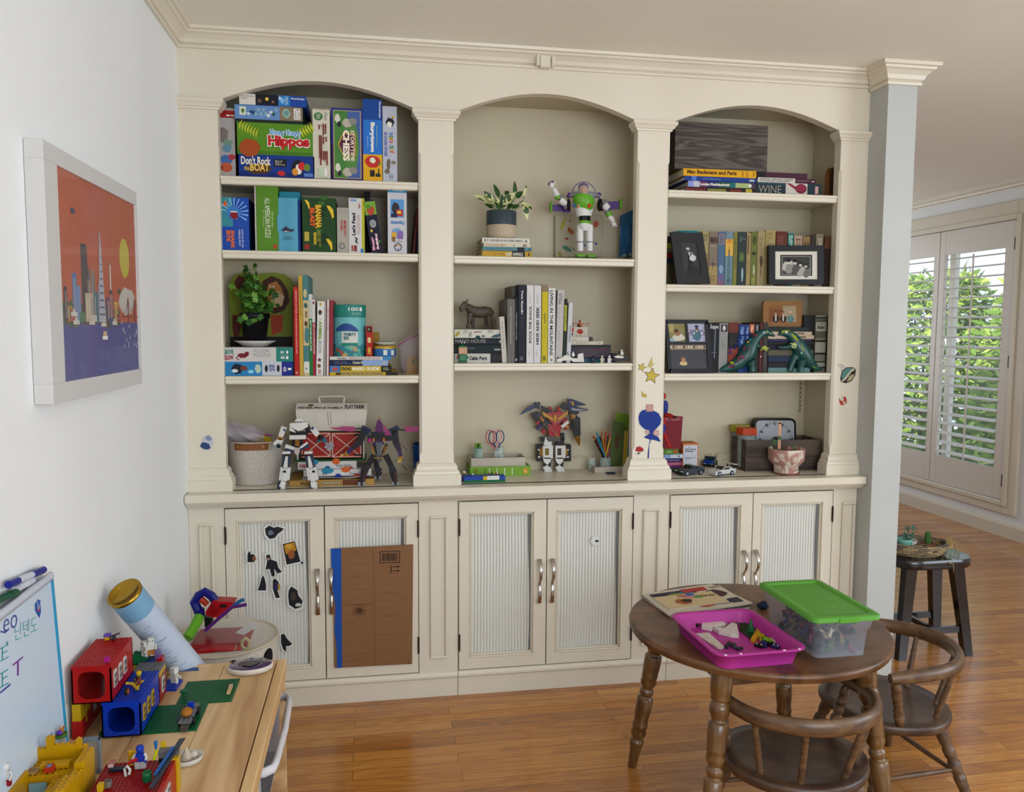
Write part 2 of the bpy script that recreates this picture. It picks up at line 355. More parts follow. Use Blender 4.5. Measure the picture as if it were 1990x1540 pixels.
shutter(2.652,WY1-.004,'white louvered shutter panel half hidden behind the wall end',False)
# outdoors beyond the shutters
b=MB();b.box(5.3,-6,-.5,16,12,-.42,noisy('pale_paving','#C9CCC9','#DADCD9',1.2,.8));tag(b.obj('patio'),kind='structure')
def hedge(x,y,r,h,seed,c1,c2,label):
 R=random.Random(seed);g=MB();ms=[mat(c1,.6),mat(c2,.6),mat('#7E9A3C',.6),mat('#B9CB62',.6)]
 t=thing('hedge_shrub',label,'shrub',(x,y,-.42))
 for i in range(6500):
  a=R.random()*6.283;z=R.random();rr=r*(.55+.45*sin(z*pi*.9+.25))*(.75+.3*R.random())
  p=Vec((cos(a)*rr*.7,sin(a)*rr,z*h));d=Vec((R.uniform(-1,1),R.uniform(-1,1),R.uniform(-.7,.9))).normalized()*R.uniform(.10,.2);q=d.orthogonal().normalized()*.03
  g.add([p,p+d*.5+q,p+d,p+d*.5-q],[(0,1,2,3)],R.choice(ms))
 g.obj('foliage',t);s=MB()
 for k in range(5):s.cyl((0,0,0),(R.uniform(-.3,.3),R.uniform(-.5,.5),h*.8),.03,mat('#5B4A33'),r1=.01,n=6)
 s.obj('stems',t)
hedge(7.4,5.9,1.0,2.55,3,'#6F9331','#94B044','bushy green shrub outside the window, behind the left shutter panel')
hedge(7.4,3.6,1.15,2.45,5,'#7A9C38','#A4BC50','bushy light green shrub outside the window, behind the right shutter panel')
hedge(10.4,6.6,1.5,2.2,8,'#5C8030','#7C9C40','darker green shrub farther out beyond the window')
# ------------------------------------------------------------------ built-in bookcase
P1,P2,P3,P4=(0,.134),(.851,.983),(1.706,1.838),(2.573,XP)
YB=.28
bc=thing('built_in_bookcase','cream built-in bookcase with three arched bays across the wall','bookcase',(0,0,0))
def arch_z(i,x):
 x0,x1=((.134,.851),(.983,1.706),(1.838,2.573))[i];c=(x0+x1)/2;h=(x1-x0)/2;t=(x-c)/h
 return 2.262+.086*(cos(t*pi/2)*.55+.45*(1-t*t))
b=MB()
top=ZC;xs=[0]
for i,(x0,x1)in enumerate(((.134,.851),(.983,1.706),(1.838,2.573))):xs+=[x0+(x1-x0)*k/20 for k in range(21)]
xs.append(XP);zs=[]
for x in xs:
 z=2.255
 for i,(x0,x1)in enumerate(((.134,.851),(.983,1.706),(1.838,2.573))):
  if x0-1e-6<=x<=x1+1e-6:z=arch_z(i,x)
 zs.append(z)
for(xa,za),(xb,zb)in zip(zip(xs,zs),list(zip(xs,zs))[1:]):
 b.add([(xa,0,za),(xb,0,zb),(xb,0,top),(xa,0,top)],[(0,1,2,3)],M_TRIM);b.add([(xa,.045,za),(xb,.045,zb),(xb,.045,top),(xa,.045,top)],[(3,2,1,0)],M_TRIM)
 b.add([(xa,0,za),(xa,.045,za),(xb,.045,zb),(xb,0,zb)],[(0,1,2,3)],M_TRIM,True)
b.obj('arch_panel',bc)
b=MB();b.box(0,YB,ZT+.0005,XP,YB+.019,ZC,M_BACK);b.obj('back_panel',bc)
for i,(x0,x1)in enumerate(((.06,.085),(.905,.930),(1.765,1.79),(2.61,XP))):
 b=MB();b.box(x0,.03,ZT,x1,YB,ZC,M_BACK);b.obj('side_panel',bc)
b=MB();b.box(0,.046,2.365,XP,YB,2.385,M_BACK);b.obj('top_panel',bc)
BP=[(0,.085),(.006,.082),(.012,.072),(.013,.06),(.020,.052),(.021,.044),(.026,.040),(.026,0),(0,0)] # base profile, out/up
KP=[(0,-.036),(.008,-.036),(.010,-.029),(.016,-.028),(.018,-.020),(.024,-.010),(.026,0),(0,0)]
KP=[(0,-.03),(.007,-.03),(.008,-.023),(.013,-.022),(.017,-.014),(.024,-.006),(.024,.004),(0,.004)]
for i,(x0,x1)in enumerate((P1,P2,P3,P4)):
 b=MB();cl,cr=i>0,i<3;c=.009;z0,z1,z2,z3=ZT,.975,2.10,2.262
 prev=None
 b.box(x0,.0119,z0,x1,.045,2.262,M_TRIM)
 # stop-chamfered face, 12 mm proud of the carcass
 def sec(z,k):
  l=x0+(c*k if cl else 0);r=x1-(c*k if cr else 0)
  return[(x0,.012,z),(x0,-.001+c*k if cl else-.001,z),(l,-.001,z),(r,-.001,z),(x1,-.001+c*k if cr else-.001,z),(x1,.012,z)]
 S=[sec(z0,0),sec(z1-.012,0),sec(z1,1),sec(z2,1),sec(z2+.012,0),sec(z3,0)]
 V=[p for s_ in S for p in s_]
 b.add(V,[(j*6+k,j*6+k+1,(j+1)*6+k+1,(j+1)*6+k)for j in range(5)for k in range(5)],M_TRIM)
 pl=b.obj('pilaster',bc)
 for prof,zz,nm in((BP,ZT,'pilaster_base'),(KP,2.258,'capital')):
  k=MB();a0,a1=x0,x1;ml=1 if cl else 0;mr=1 if cr else 0
  k.extr(prof,(a0,-.001,zz),(a1,-.001,zz),(0,-1,0),M_TRIM,m0=ml,m1=mr)
  if cl:k.extr(prof,(a0,.045,zz),(a0,-.001,zz),(-1,0,0),M_TRIM,m1=1)
  if cr:k.extr(prof,(a1,-.001,zz),(a1,.045,zz),(1,0,0),M_TRIM,m0=1)
  k.obj(nm,pl)
SH={0:(2.000,1.733,1.270),1:(1.730,1.316),2:(2.007,1.633,1.273)}
BX=((.086,.904,.134,.851),(.931,1.764,.983,1.706),(1.791,2.609,1.838,2.573))
for i in SH:
 for z in SH[i]:
  x0,x1,o0,o1=BX[i];b=MB()
  b.box(x0,.046,z-.020,x1,YB-.001,z,M_TRIM);b.box(o0+.001,.010,z-.030,o1-.001,.046,z,M_TRIM,.004);b.box(o0+.001,.006,z-.013,o1-.001,.012,z-.001,M_TRIM,.003);b.obj('shelf',bc)
b=MB();b.extr([(0,0),(.012,0),(.012,.045),(.006,.055),(0,.055)],(.06,YB,ZT),(XP,YB,ZT),(0,-1,0),M_BACK);b.obj('inner_baseboard',bc)
b=MB();b.box(2.582,YB-.005,1.075,2.592,YB,1.243,mat('#B8B09A',.4,.3))
for k in range(8):b.box(2.585,YB-.0056,1.085+k*.02,2.589,YB-.005,1.094+k*.02,mat('#4A453A'))
b.obj('shelf_standard',bc)
# ------------------------------------------------------------------ worktop
t=MB();t.box(.002,-.09,ZT-.032,XP-.002,-.0,ZT,M_TRIM,.004);t.box(.002,-.02,ZT-.032,XP-.002,YB-.001,ZT,M_TRIM)
t.extr([(0,0),(.05,0),(.05,-.006),(.044,-.008),(.030,-.022),(.012,-.026),(0,-.026)],(.002,-.022,ZT-.032),(XP-.002,-.022,ZT-.032),(0,-1,0),M_TRIM)
tag(t.obj('worktop'),'long cream worktop ledge between base cabinets and open shelves','worktop')
# ------------------------------------------------------------------ base cabinets
def curtain_mat():
 m,b,N,L=nodes_of('striped_curtain',.8)
 t=N('ShaderNodeTexCoord');mp=N('ShaderNodeMapping');L(t.outputs['Object'],mp.inputs[0])
 n=N('ShaderNodeTexNoise',inp={'Scale':3,'Detail':2});L(t.outputs['Object'],n.inputs['Vector'])
 s=N('ShaderNodeSeparateXYZ');L(mp.outputs[0],s.inputs[0])
 a=N('ShaderNodeMath',operation='MULTIPLY_ADD');a.inputs[1].default_value=.010;L(n.outputs[0],a.inputs[0]);L(s.outputs['X'],a.inputs[2])
 k=N('ShaderNodeMath',operation='MULTIPLY');k.inputs[1].default_value=2*pi/.0125;L(a.outputs[0],k.inputs[0])
 sn=N('ShaderNodeMath',operation='SINE');L(k.outputs[0],sn.inputs[0]);h=N('ShaderNodeMath',operation='MULTIPLY_ADD');h.inputs[1].default_value=.5;h.inputs[2].default_value=.5;L(sn.outputs[0],h.inputs[0])
 r=ramp(N,[(.0,'#A9A598'),(.3,'#D6D3C8'),(1,'#E2DFD4')]);L(h.outputs[0],r.inputs[0]);L(r.outputs[0],b.inputs['Base Color']);return m
M_CURT=curtain_mat()
ZD0,ZD1=.101,.780
cabs=((0.0,.126,.489,.845,.997,'cream base cabinet left of the three, character stickers and cardboard on its doors'),(.9972,.999,1.352,1.710,1.8612,'cream base cabinet in the middle with two bare curtained glass doors'),(1.8614,1.863,2.226,2.588,XP,'cream base cabinet at the right end behind the round table'))
def handle(parent,x,y):
 b=MB();z0,z1=.360,.537
 pts=[];n=16
 for i in range(n+1):
  s=i/n;z=z1+(z0-z1)*s;d=.030*sin(min(1,s/.55)*pi)**.8 if s<.55 else.012*sin((s-.55)/.45*pi)
  pts.append((x,y-.006-d,z))
 R=[(.0035,.0095-.004*sin(pi*i/n))for i in range(n+1)]
 b.tube(pts,R,M_STEEL,10,flat=(0,1,0));b.cyl((x,y,z1-.008),(x,y-.007,z1-.008),.006,M_STEEL,n=10);b.cyl((x,y,z0+.008),(x,y-.007,z0+.008),.006,M_STEEL,n=10)
 b.obj('handle',parent)
DOORS=[]
for ci,(x0,d0,dm,d1,x1,lab)in enumerate(cabs):
 c=thing('base_cabinet',lab,'cabinet',(x0,-.02,0));f=MB();W=x1-x0;a0,am,a1=d0-x0,dm-x0,d1-x0
 zt=ZT-.032
 f.box(.001,0,.075,a0,.02,zt,M_TRIM);f.box(a1,0,.075,W-.001,.02,zt,M_TRIM);f.box(a0,0,ZD1+.002,a1,.02,zt,M_TRIM)
 f.box(.001,0,.0,W-.001,.30,.10,M_TRIM);f.extr([(0,0),(.004,0),(.012,.006),(.012,.014),(.006,.024),(0,.026)],(.001,0,.075),(W-.001,0,.075),(0,-1,0),M_TRIM)
 f.box(.001,.02,.1,.02,.30,zt,M_TRIM);f.box(W-.02,.02,.1,W-.001,.30,zt,M_TRIM);f.box(.001,.28,.1,W-.001,.30,zt,M_TRIM)
 f.obj('carcass',c)
 def panel(px0,px1,zb=.156,ztop=.727):
  p=MB();w=.011
  for q in((px0,zb,px1,zb+w),(px0,ztop-w,px1,ztop),(px0,zb+w,px0+w,ztop-w),(px1-w,zb+w,px1,ztop-w)):p.box(q[0],-.010,q[1],q[2],.0,q[3],M_TRIM,.004)
  p.obj('panel_moulding',c)
 if ci==0:panel(.036,.088)
 panel(((.887,.957),(1.749,1.821),(2.628,2.688))[ci][0]-x0,((.887,.957),(1.749,1.821),(2.628,2.688))[ci][1]-x0)
 for k,(e0,e1)in enumerate(((a0+.003,am-.002),(am+.002,a1-.003))):
  d=MB();s=.040;z0,z1=ZD0+.003,ZD1-.003;gx0,gx1,gz0,gz1=e0+.040+(.0 if k else 0),e1-.046 if k==0 else e1-.040,.148,.734
  if k:gx0=e0+.036
  for q in((e0,z0,e1,gz0),(e0,gz1,e1,z1),(e0,gz0,gx0,gz1),(gx1,gz0,e1,gz1)):d.box(q[0],0,q[1],q[2],.02,q[3],M_TRIM)
  for(off,w,yy)in((0,.007,-.003),(.007,.007,.003)):
   a,b_,c_,e_=gx0+off,gz0+off,gx1-off,gz1-off
   for q in((a,b_,c_,b_+w),(a,e_-w,c_,e_),(a,b_+w,a+w,e_-w),(c_-w,b_+w,c_,e_-w)):d.box(q[0],yy,q[1],q[2],.018,q[3],M_TRIM,.0025)
  dd=d.obj('door',c)
  g=MB();g.box(gx0+.01,.012,gz0+.01,gx1-.01,.014,gz1-.01,M_GLASS);g.obj('glass_pane',dd)
  cu=MB();w0,w1=gx0+.012,gx1-.022
  def wave(a,b_):x=w0+(w1-w0)*a;return(x+.004*sin(b_*5+k)*a,.020+.0012*sin(x*500)+.0015*sin(x*37+b_*3),gz0+.006+(gz1-gz0-.01)*b_)
  cu.grid(wave,120,6,M_CURT);cu.obj('curtain',dd)
  handle(dd,(.461,.512,1.322,1.374,2.189,2.241)[ci*2+k]-x0,0)
  hx=e0 if k==0 else e1
  for hz in(.215,.678):h=MB();h.box(hx-.003,-.004,hz-.030,hx+.004,.0,hz+.030,M_HINGE);h.cyl((hx,-.005,hz-.034),(hx,-.005,hz+.034),.003,M_HINGE,n=8);h.obj('hinge',dd)
  DOORS.append(dd)
  # ------------------------------------------------------------------ things on the shelves
def zoom(k,ox,oy):return lambda x,y:(ox+x/k,oy+y/k)
def WB(base,dy=0):m=MB();m.X=Matrix.Translation(-Vec(base));return m
def pp(pts,Y,z=None):return[PY(*(z(*p)if z else p),Y)for p in pts]
def bx(name,label,cat,u0,u1,vt,vb,Y,D,body,art=None,group=None,lean=0,zb=None,rz=0,extra=None,bev=.0015):
 """a box seen at pixels u0..u1, vt..vb whose front stands at depth Y; zb = height of what carries it"""
 vm=(vt+vb)/2;um=(u0+u1)/2
 x0,x1=PY(u0,vm,Y).x,PY(u1,vm,Y).x;z1=PY(um,vt,Y).z;z0=PY(um,vb,Y).z if zb is None else zb
 w,h=x1-x0,z1-z0;m=MB();m.box(-w/2,0,0,w/2,D,h,body,bev)
 f=Face(m,(-w/2,0,0),(w,0,0),(0,0,h))
 if art:art(f)
 if extra:extra(m,w,D,h)
 o=m.obj(name,None,((x0+x1)/2,Y,z0+abs(sin(lean))*w/2+.0003),(0,lean,rz));tag(o,label,cat,group);o['w']=w;o['h']=h;return o
def book(label,u0,u1,vt,vb,Y,D,cover,art=None,lean=0,zb=None,lying=False,pages='#E6DFCC',group=None,name='book',cat='book',rz=0,side=None):
 vm=(vt+vb)/2;um=(u0+u1)/2
 x0,x1=PY(u0,vm,Y).x,PY(u1,vm,Y).x;z1=PY(um,vt,Y).z;z0=PY(um,vb,Y).z if zb is None else zb
 w,h=x1-x0,z1-z0
 t=thing(name,label,cat,((x0+x1)/2,Y,z0+abs(sin(lean))*w/2+.0003),(0,lean,rz),group);c=MB();k=.0022;cm=cover
 if lying:
  c.box(-w/2,0,0,w/2,D,k,cm,.0006);c.box(-w/2,0,h-k,w/2,D,h,cm,.0006);c.box(-w/2,0,k*.9,w/2,k,h-k*.9,cm)
  p=MB();p.box(-w/2+.004,k,k,w/2-.004,D-.004,h-k,pages)
 else:
  c.box(-w/2,0,0,-w/2+k,D,h,side or cm,.0006);c.box(w/2-k,0,0,w/2,D,h,side or cm,.0006);c.box(-w/2+k*.9,0,0,w/2-k*.9,k,h,cm)
  p=MB();p.box(-w/2+k,k,.003,w/2-k,D-.004,h-.003,pages)
 if art:art(Face(c,(-w/2,0,0),(w,0,0),(0,0,h)))
 c.obj('cover',t);p.obj('pages',t);t['w']=w;t['h']=h
 return t
def spine(txt,c,a=.25,b_=.75,t0=.15,t1=.85,rot=-90,bold=.01,bg=None,foot=None):
 def f(F):
  if bg:F.rect(0,0,1,1,bg)
  F.txt(txt,a,t0,b_,t1,c,rot,bold)
  if foot:F.rect(.25,.03,.75,.07,foot)
 return f
WHT,BLK='#E9E7E0','#151515'
z=zoom(4.277,400,140);A,B,C_=SH[0]
# bay 1, top shelf
def a1(f):f.rect(0,0,1,1,'#B9B4B2').rect(0,.86,1,.965,'#A3221F').rect(.55,.885,.75,.905,WHT).rect(.8,.885,.97,.905,WHT).blob(.35,.62,.35,.12,'#8A7F7C',2).blob(.6,.5,.3,.06,'#7FA08A',4).blob(.55,.42,.28,.07,'#6E9AB0',9).disc(.5,.26,.34,.07,'#4D79B5').disc(.8,.30,.2,.04,'#B5404B').disc(.5,.15,.32,.07,'#C8643E').rect(.1,.12,.3,.17,'#8A1F28')
bx('activity_kit_box','grey and white activity kit box with red band, left end of top shelf','box',421,457,210,339,.06,.2,'#7A1C22',a1,zb=A)
def a2(f):
 f.rect(0,0,1,1,'#123A8C').rect(0,0,1,.25,'#0E2C74').blob(.25,.38,.21,.26,'#5A3A1C',3).txt("Don't Rock",.03,.55,.42,.92,'#E8DFC8',bold=.03).txt('the',.07,.3,.14,.5,'#C9A85E',bold=.03).txt('BOAT',.15,.28,.40,.6,'#E9C56A',bold=.03)
 f.rect(.46,.5,.63,.82,BLK).txt('Balance the\nPirates or\nPlunder to Sea!',.48,.56,.61,.78,WHT).blob(.56,.22,.06,.13,'#C8302F',5).blob(.78,.5,.1,.42,'#1C1C22',6).blob(.79,.42,.05,.25,'#E8E4DA',7).blob(.83,.55,.05,.22,'#C8302F',8).disc(.74,.3,.04,.16,'#D9952F').blob(.9,.5,.05,.2,'#6E8A36',9).rect(.86,.1,.98,.25,'#5F7FC0')
bx('board_game_box','dark blue boat balancing game box at the bottom of the top-shelf pile','board game',464,611,302,343,.03,.235,'#10307A',a2,zb=A)
hb=PY(536,302,.03).z
def a3(f):
 f.rect(0,0,1,1,'#5E8F22').rect(0,0,1,.12,'#4B7A18')
 for k in range(7):
  for s in(-1,1):f.poly([(.03+k*.035,.93-k*.045),(.045+k*.035+s*.012,.93-k*.045+s*.11-.02),(.06+k*.035+s*.02,.95-k*.045+s*.16-.03),(.055+k*.035,.94-k*.045)],'#C7C63A')
 for k in range(6):
  for s in(-1,1):f.poly([(.80+k*.035,.66+k*.045),(.81+k*.035-s*.02,.69+k*.045+s*.1),(.82+k*.035-s*.03,.7+k*.045+s*.15),(.83+k*.035,.68+k*.045)],'#C7C63A')
 f.blob(.16,.2,.15,.3,'#A8501E',3,j=.15).txt('Hungry Hungry',.43,.56,.85,.82,'#DDF0FA',bold=.08).txt('Hungry Hungry',.435,.57,.845,.81,'#2F86C8',bold=.01).txt('Hippos',.395,.16,.965,.64,'#F2EDE4',bold=.10).txt('Hippos',.405,.19,.955,.62,'#C4262B',bold=.05)
bx('board_game_box','green board game box with fern leaves, large red lettering, on the blue boat game','board game',460.5,608,240,302,.03,.235,'#3E6B16',a3,zb=hb)
hc=PY(534,240,.03).z
def a4(f):
 f.rect(0,0,1,.22,'#1F2F2A').rect(0,.2,.66,1,'#6F93C4').rect(.66,.2,1,1,'#8C7B66').rect(.07,.42,.165,.9,'#D8DCC8').blob(.12,.66,.03,.14,'#4F7A3A',2).rect(.87,.28,.965,.92,WHT).txt('PUZZLE',.885,.32,.95,.88,'#333333',-90)
 R=random.Random(4)
 for k in range(12):f.blob(.2+k*.037,.4+R.random()*.45,.03,.09+.05*R.random(),R.choice(['#2F4F7A','#B5503A','#8FB0C0','#CFD8DA','#3C6A5A']),k)
 f.blob(.76,.62,.07,.3,'#9DB8B0',5).blob(.76,.62,.05,.2,'#6E9A94',6)
bx('jigsaw_puzzle_box','pale blue puzzle box crowded with sea creatures, second from top of the pile','puzzle',456,588,206,240,.035,.21,'#24403A',a4,zb=hc)
hd=PY(522,206,.035).z
def a5(f):
 f.rect(0,0,.24,1,'#DAD6CC').txt('Ravensburger\nPuzzle',.02,.5,.22,.9,'#55585F').rect(.24,0,.58,1,'#1A1B2C').disc(.41,.6,.025,.17,'#E8C64A').disc(.3,.4,.03,.2,'#6E5A4A').disc(.5,.35,.02,.12,'#8F6A4A').rect(.58,0,.76,1,'#2F7FC0').blob(.64,.5,.04,.3,'#7FBCE8',3).txt('8+',.59,.55,.63,.9,'#E9E7E0',bold=.03).txt('100XXL',.68,.12,.73,.9,'#CFE4F4',-90).rect(.76,0,1,1,'#1D4FA0').txt('Ravensburger',.775,.62,.98,.85,WHT,bold=.02)
bx('jigsaw_puzzle_box','blue and white planet puzzle box lying on top of the pile','puzzle',465,595,185,206.5,.03,.225,'#1D4FA0',a5,zb=hd)
def a6(f):
 f.rect(0,0,1,1,'#D2CCBC')
 for k in range(8):f.poly([(k/8,1),((k+.5)/8,.965),((k+1)/8,1)],'#7C7656').poly([(k/8,0),((k+.5)/8,.035),((k+1)/8,0)],'#7C7656')
 f.disc(.34,.88,.25,.056,'#3F7A3C').txt('ZIG',.22,.885,.46,.915,WHT).txt('GO',.24,.85,.44,.88,WHT).txt('27pcs',.66,.83,.84,.94,'#444444',-90)
 for x_,y0,y1 in((.38,.7,.76),(.62,.62,.78),(.75,.64,.78),(.62,.5,.6),(.78,.53,.6),(.4,.3,.62),(.5,.3,.62),(.45,.2,.4),(.62,.28,.40),(.72,.28,.40),(.82,.2,.4)):f.rect(x_-.04,y0,x_+.04,y1,'#7A3430')
 f.line([(.35,.76),(.8,.73)],.002,'#8C3A32').line([(.4,.3),(.85,.24)],.002,'#8C3A32').rect(.32,.05,.62,.15,'#BFD0B4').rect(.64,.05,.8,.15,'#E9E7E0')
bx('board_game_box','narrow cream construction game box standing upright with striped ends','board game',608,641.5,210,346,.03,.22,'#C9C3B0',a6,zb=A)
def a7(f):
 f.rect(0,0,1,1,'#2A3A86').rect(0,0,1,.5,'#38245E').rect(.07,.03,.93,.97,'#D8B970').rect(.09,.037,.91,.963,'#4F8540').rect(.5,.037,.91,.963,'#4E68A0').blob(.6,.5,.3,.42,'#5B8A48',7)
 for s in(.80,.12):f.blob(.5,s,.2,.07,'#B9B3A2',3).blob(.68,s+.02,.14,.06,'#8E8B86',4).blob(.2,s+.06,.1,.07,'#D8D4C4',5).blob(.25,s-.02,.07,.05,'#2C2A30',6)
 f.poly([(.2,.5),(.36,.66),(.76,.66),(.76,.34),(.36,.34)],'#C9A050').poly([(.24,.5),(.38,.645),(.73,.645),(.73,.355),(.38,.355)],'#5A2A44').txt('STORYTIME',.60,.27,.72,.70,'#E8DCC0',-90,.03).txt('CHESS',.36,.27,.57,.70,'#F0E6D0',-90,.05)
bx('board_game_box','upright chess game box with gold-edged green and blue animal picture','board game',644,706,211,346.5,.03,.22,'#27306E',a7,zb=A)
def a8(f):
 f.rect(0,.33,1,.75,'#2F78C8').rect(0,.75,1,1,'#1B4C96').rect(0,0,1,.33,'#DDAA20').txt('Ravensburger',.82,.77,.95,.97,'#DCE4EE',-90,.02).txt('Busytown',.34,.36,.62,.72,WHT,-90,.06).txt("Richard Scarry's",.68,.42,.76,.68,'#BFD870',-90).txt('puzzle',.2,.42,.28,.55,'#BFD4EE',-90)
 f.blob(.5,.24,.42,.08,'#C0332A',4,j=.12).blob(.5,.26,.18,.04,'#DDE2C8',5).blob(.85,.22,.08,.025,'#4F8A36',6).rect(.35,.06,.6,.14,'#2A2A22').rect(.65,.06,.9,.10,'#2A2A22').rect(.78,.1,.84,.16,'#2A2A22')
bx('jigsaw_puzzle_box','tall blue and yellow puzzle box, tallest of the boxes on the top shelf','puzzle',705.5,742.5,193,348,.03,.22,'#1F56A4',a8,zb=A)
def a9(f):
 f.rect(0,0,1,1,'#B9BCC8').blob(.5,.79,.36,.07,'#23242C',3).blob(.48,.76,.2,.045,'#E6E2D6',4).blob(.72,.86,.12,.02,'#C9A23A',5).txt('SEQUENCE',.1,.34,.34,.66,'#3B4CA8',90,.03).txt('for',.42,.44,.55,.50,'#3B4CA8',90)
 for k,(ch,c)in enumerate((('K','#C8356A'),('I','#C98A2A'),('D','#3E8A4A'),('S','#2F7FC0'))):f.txt(ch,.45,.52+k*.035,.72,.55+k*.035,c,90,.05)
 for k,(ch,c)in enumerate((('J','#C8643E'),('U','#C9B02A'),('N','#3E8A4A'))):f.txt(ch,.5,.38+k*.035,.8,.41+k*.035,c,90,.05)
 f.blob(.4,.24,.15,.09,'#6E6355',6).blob(.75,.26,.2,.025,'#8A7C68',7).blob(.3,.14,.2,.04,'#7A6E5E',8).ring(.58,.075,.14,.035,.001,'#23242C').txt('Jax',.48,.06,.68,.09,'#23242C')
bx('board_game_box','white board game box with a penguin picture, right end of top shelf','board game',743.8,771.5,207,350,.03,.22,'#AEB1BE',a9,zb=A)
# bay 1, second shelf
def c1(f):
 f.rect(0,0,1,1,'#1F4FA8').rect(0,.45,.45,1,'#3B8F9A')
 for k in range(11):f.poly([(.5,.72),(.5+.5*cos(k*.35-.6),.72+.28*sin(k*.35-.6)),(.5+.48*cos(k*.35-.5),.72+.26*sin(k*.35-.5))],'#8FB8E8')
 f.blob(.47,.7,.26,.16,'#3F7FC0',4).blob(.5,.67,.16,.09,'#8A1F24',5).blob(.2,.88,.08,.06,'#C8642A',6).rect(.38,.72,.6,.74,WHT).txt('SHARK\nBITE',.22,.03,.5,.38,'#E0702A',-90,.05).txt('Look out for the\nsnapping shark!',.62,.06,.82,.4,'#D8E2F0',-90)
bx('board_game_box','blue action game box with snapping jaws picture, left end of second shelf','board game',427,484,384,486,.035,.2,'#122E66',c1,zb=B)
def c2(f):f.rect(0,0,1,1,'#5C8A26').txt('ALL AMERICAN PUZZLE',.38,.2,.62,.8,'#E6E6D4',-90).txt("Nebraska's Best",.68,.36,.78,.6,'#C9D6A0',-90).txt('24" x 30" poster',.26,.36,.34,.62,'#C9D6A0',-90).blob(.82,.07,.12,.04,'#B5432E',3)
bx('jigsaw_puzzle_box','tall olive green puzzle box with white serif title on second shelf','puzzle',499,541,359,486.5,.03,.22,'#4E7A1E',c2,zb=B)
def c2b(f):f.rect(0,0,1,1,'#CFCBBE')
bx('picture_book','thin white spine pressed against the olive green puzzle box','book',495,498.6,360,486,.035,.2,'#CFCBBE',None,zb=B)
t=thing('jigsaw_puzzle_box','teal box in a pale blue paper sleeve printed with a small shark','puzzle',(PY(561,430,.03).x,.03,B))
x0,x1=PY(540,430,.03).x,PY(584,430,.03).x;w=x1-x0;hh=PY(560,373,.05).z-B
m_=MB();m_.box(-w/2+.006,.012,.0003,w/2,.2,hh,'#1F7F96',.002);m_.box(w/2-.016,.010,.0003,w/2+.001,.2,hh-.03,'#1B3F8C',.001);m_.obj('box_body',t)
m_=MB();h2=PY(560,385,.03).z-B
m_.grid(lambda a,b_:(-w/2+(w-.008)*a,.003*sin(b_*9)+.002*sin(a*7),.0005+h2*b_),8,12,mat('#5DA3BC',.6));f=Face(m_,(-w/2,-.004,0),(w-.008,0,0),(0,0,h2));f.txt('PUZZLE',.28,.22,.72,.265,'#3A5A6A').rect(.3,.28,.7,.284,'#3A5A6A').poly([(.2,.4),(.34,.44),(.44,.48),(.5,.44),(.72,.41),(.82,.44),(.8,.38),(.6,.37),(.4,.35)],'#3A3450').poly([(.3,.385),(.6,.375),(.4,.36)],'#C9D2D8')
m_.obj('sleeve',t)
def c4(f):
 f.rect(0,0,1,1,'#22481F')
 for k in range(9):f.blob(.45+.5*random.random(),.2+.1*k,.12,.05,random.choice(['#16330F','#2F5A22','#3C6A2A']),k)
 f.txt('BANANA',.38,.43,.58,.88,'#3A2410',-90,.09).txt('BANANA',.39,.44,.57,.87,'#E3B52C',-90,.05).txt('BLAST',.22,.46,.38,.82,'#8A2A14',-90,.09).txt('BLAST',.23,.47,.37,.81,'#D9662A',-90,.05).txt("DON'T LET HIM\nSTEAL THE",.44,.1,.54,.4,'#C9C04A',-90).txt('BANANA!',.33,.14,.42,.36,'#E3C02C',-90,.04)
 for a_,b_,q in((.84,.74,1),(.16,.87,.7),(.8,.14,.9)):f.poly([(a_-.12*q,b_+.12*q),(a_-.02*q,b_+.12*q),(a_+.08*q,b_+.05*q),(a_+.1*q,b_-.08*q),(a_+.05*q,b_-.12*q),(a_+.02*q,b_-.04*q),(a_-.06*q,b_+.05*q)],'#E0BE34')
 f.rect(.06,.2,.2,.37,'#B9A84A').rect(.06,.05,.2,.14,'#A02A24')
bx('board_game_box','dark green banana game box with yellow lettering on second shelf','board game',587.5,653,385,488,.03,.2,'#1C3F1A',c4,zb=B)
def c5(f):f.rect(0,0,1,1,'#ADA79C').ring(.3,.92,.13,.055,.0006,'#555555').ring(.72,.92,.13,.055,.0006,'#555555').txt('MEMORY\nShuffle',.3,.36,.8,.72,'#B03A3A',-90,.03).ring(.4,.15,.25,.07,.002,'#23242C').disc(.4,.18,.05,.014,'#B03A3A').disc(.33,.13,.05,.014,'#2F7FC0')
bx('card_game_box','small grey shuffle card game box, shortest on second shelf','card game',655,677.5,404,489,.03,.12,'#A19B90',c5,zb=B)
def c6(f):f.rect(0,0,1,1,'#D0CFCB').rect(.82,0,1,1,'#B9B52E').rect(.1,.94,.5,.98,'#7F9AC0').txt("Let's Feed",.18,.32,.42,.73,'#33343A',90,.05).txt('The Very Hungry\nCaterpillar Game',.5,.34,.72,.7,'#A8443A',90).poly([(.55,.78),(.75,.85),(.6,.93),(.66,.85)],'#8A3A2E').line([(.4,.28),(.52,.25),(.42,.21),(.55,.18)],.005,'#3A4636').rect(.15,.03,.25,.14,'#B03A3A').rect(.3,.03,.5,.14,'#8A3A3A').rect(.74,.0,.92,.08,'#3E7FC0')
bx('board_game_box','white caterpillar feeding game box with a yellow edge on second shelf','board game',678,708.5,385.5,490,.03,.2,'#C4C3BE',c6,zb=B)
bx('card_game_box','small black box jutting up behind the leaning bug set','card game',709,719.5,367,470,.14,.1,'#17140F',None,zb=B)
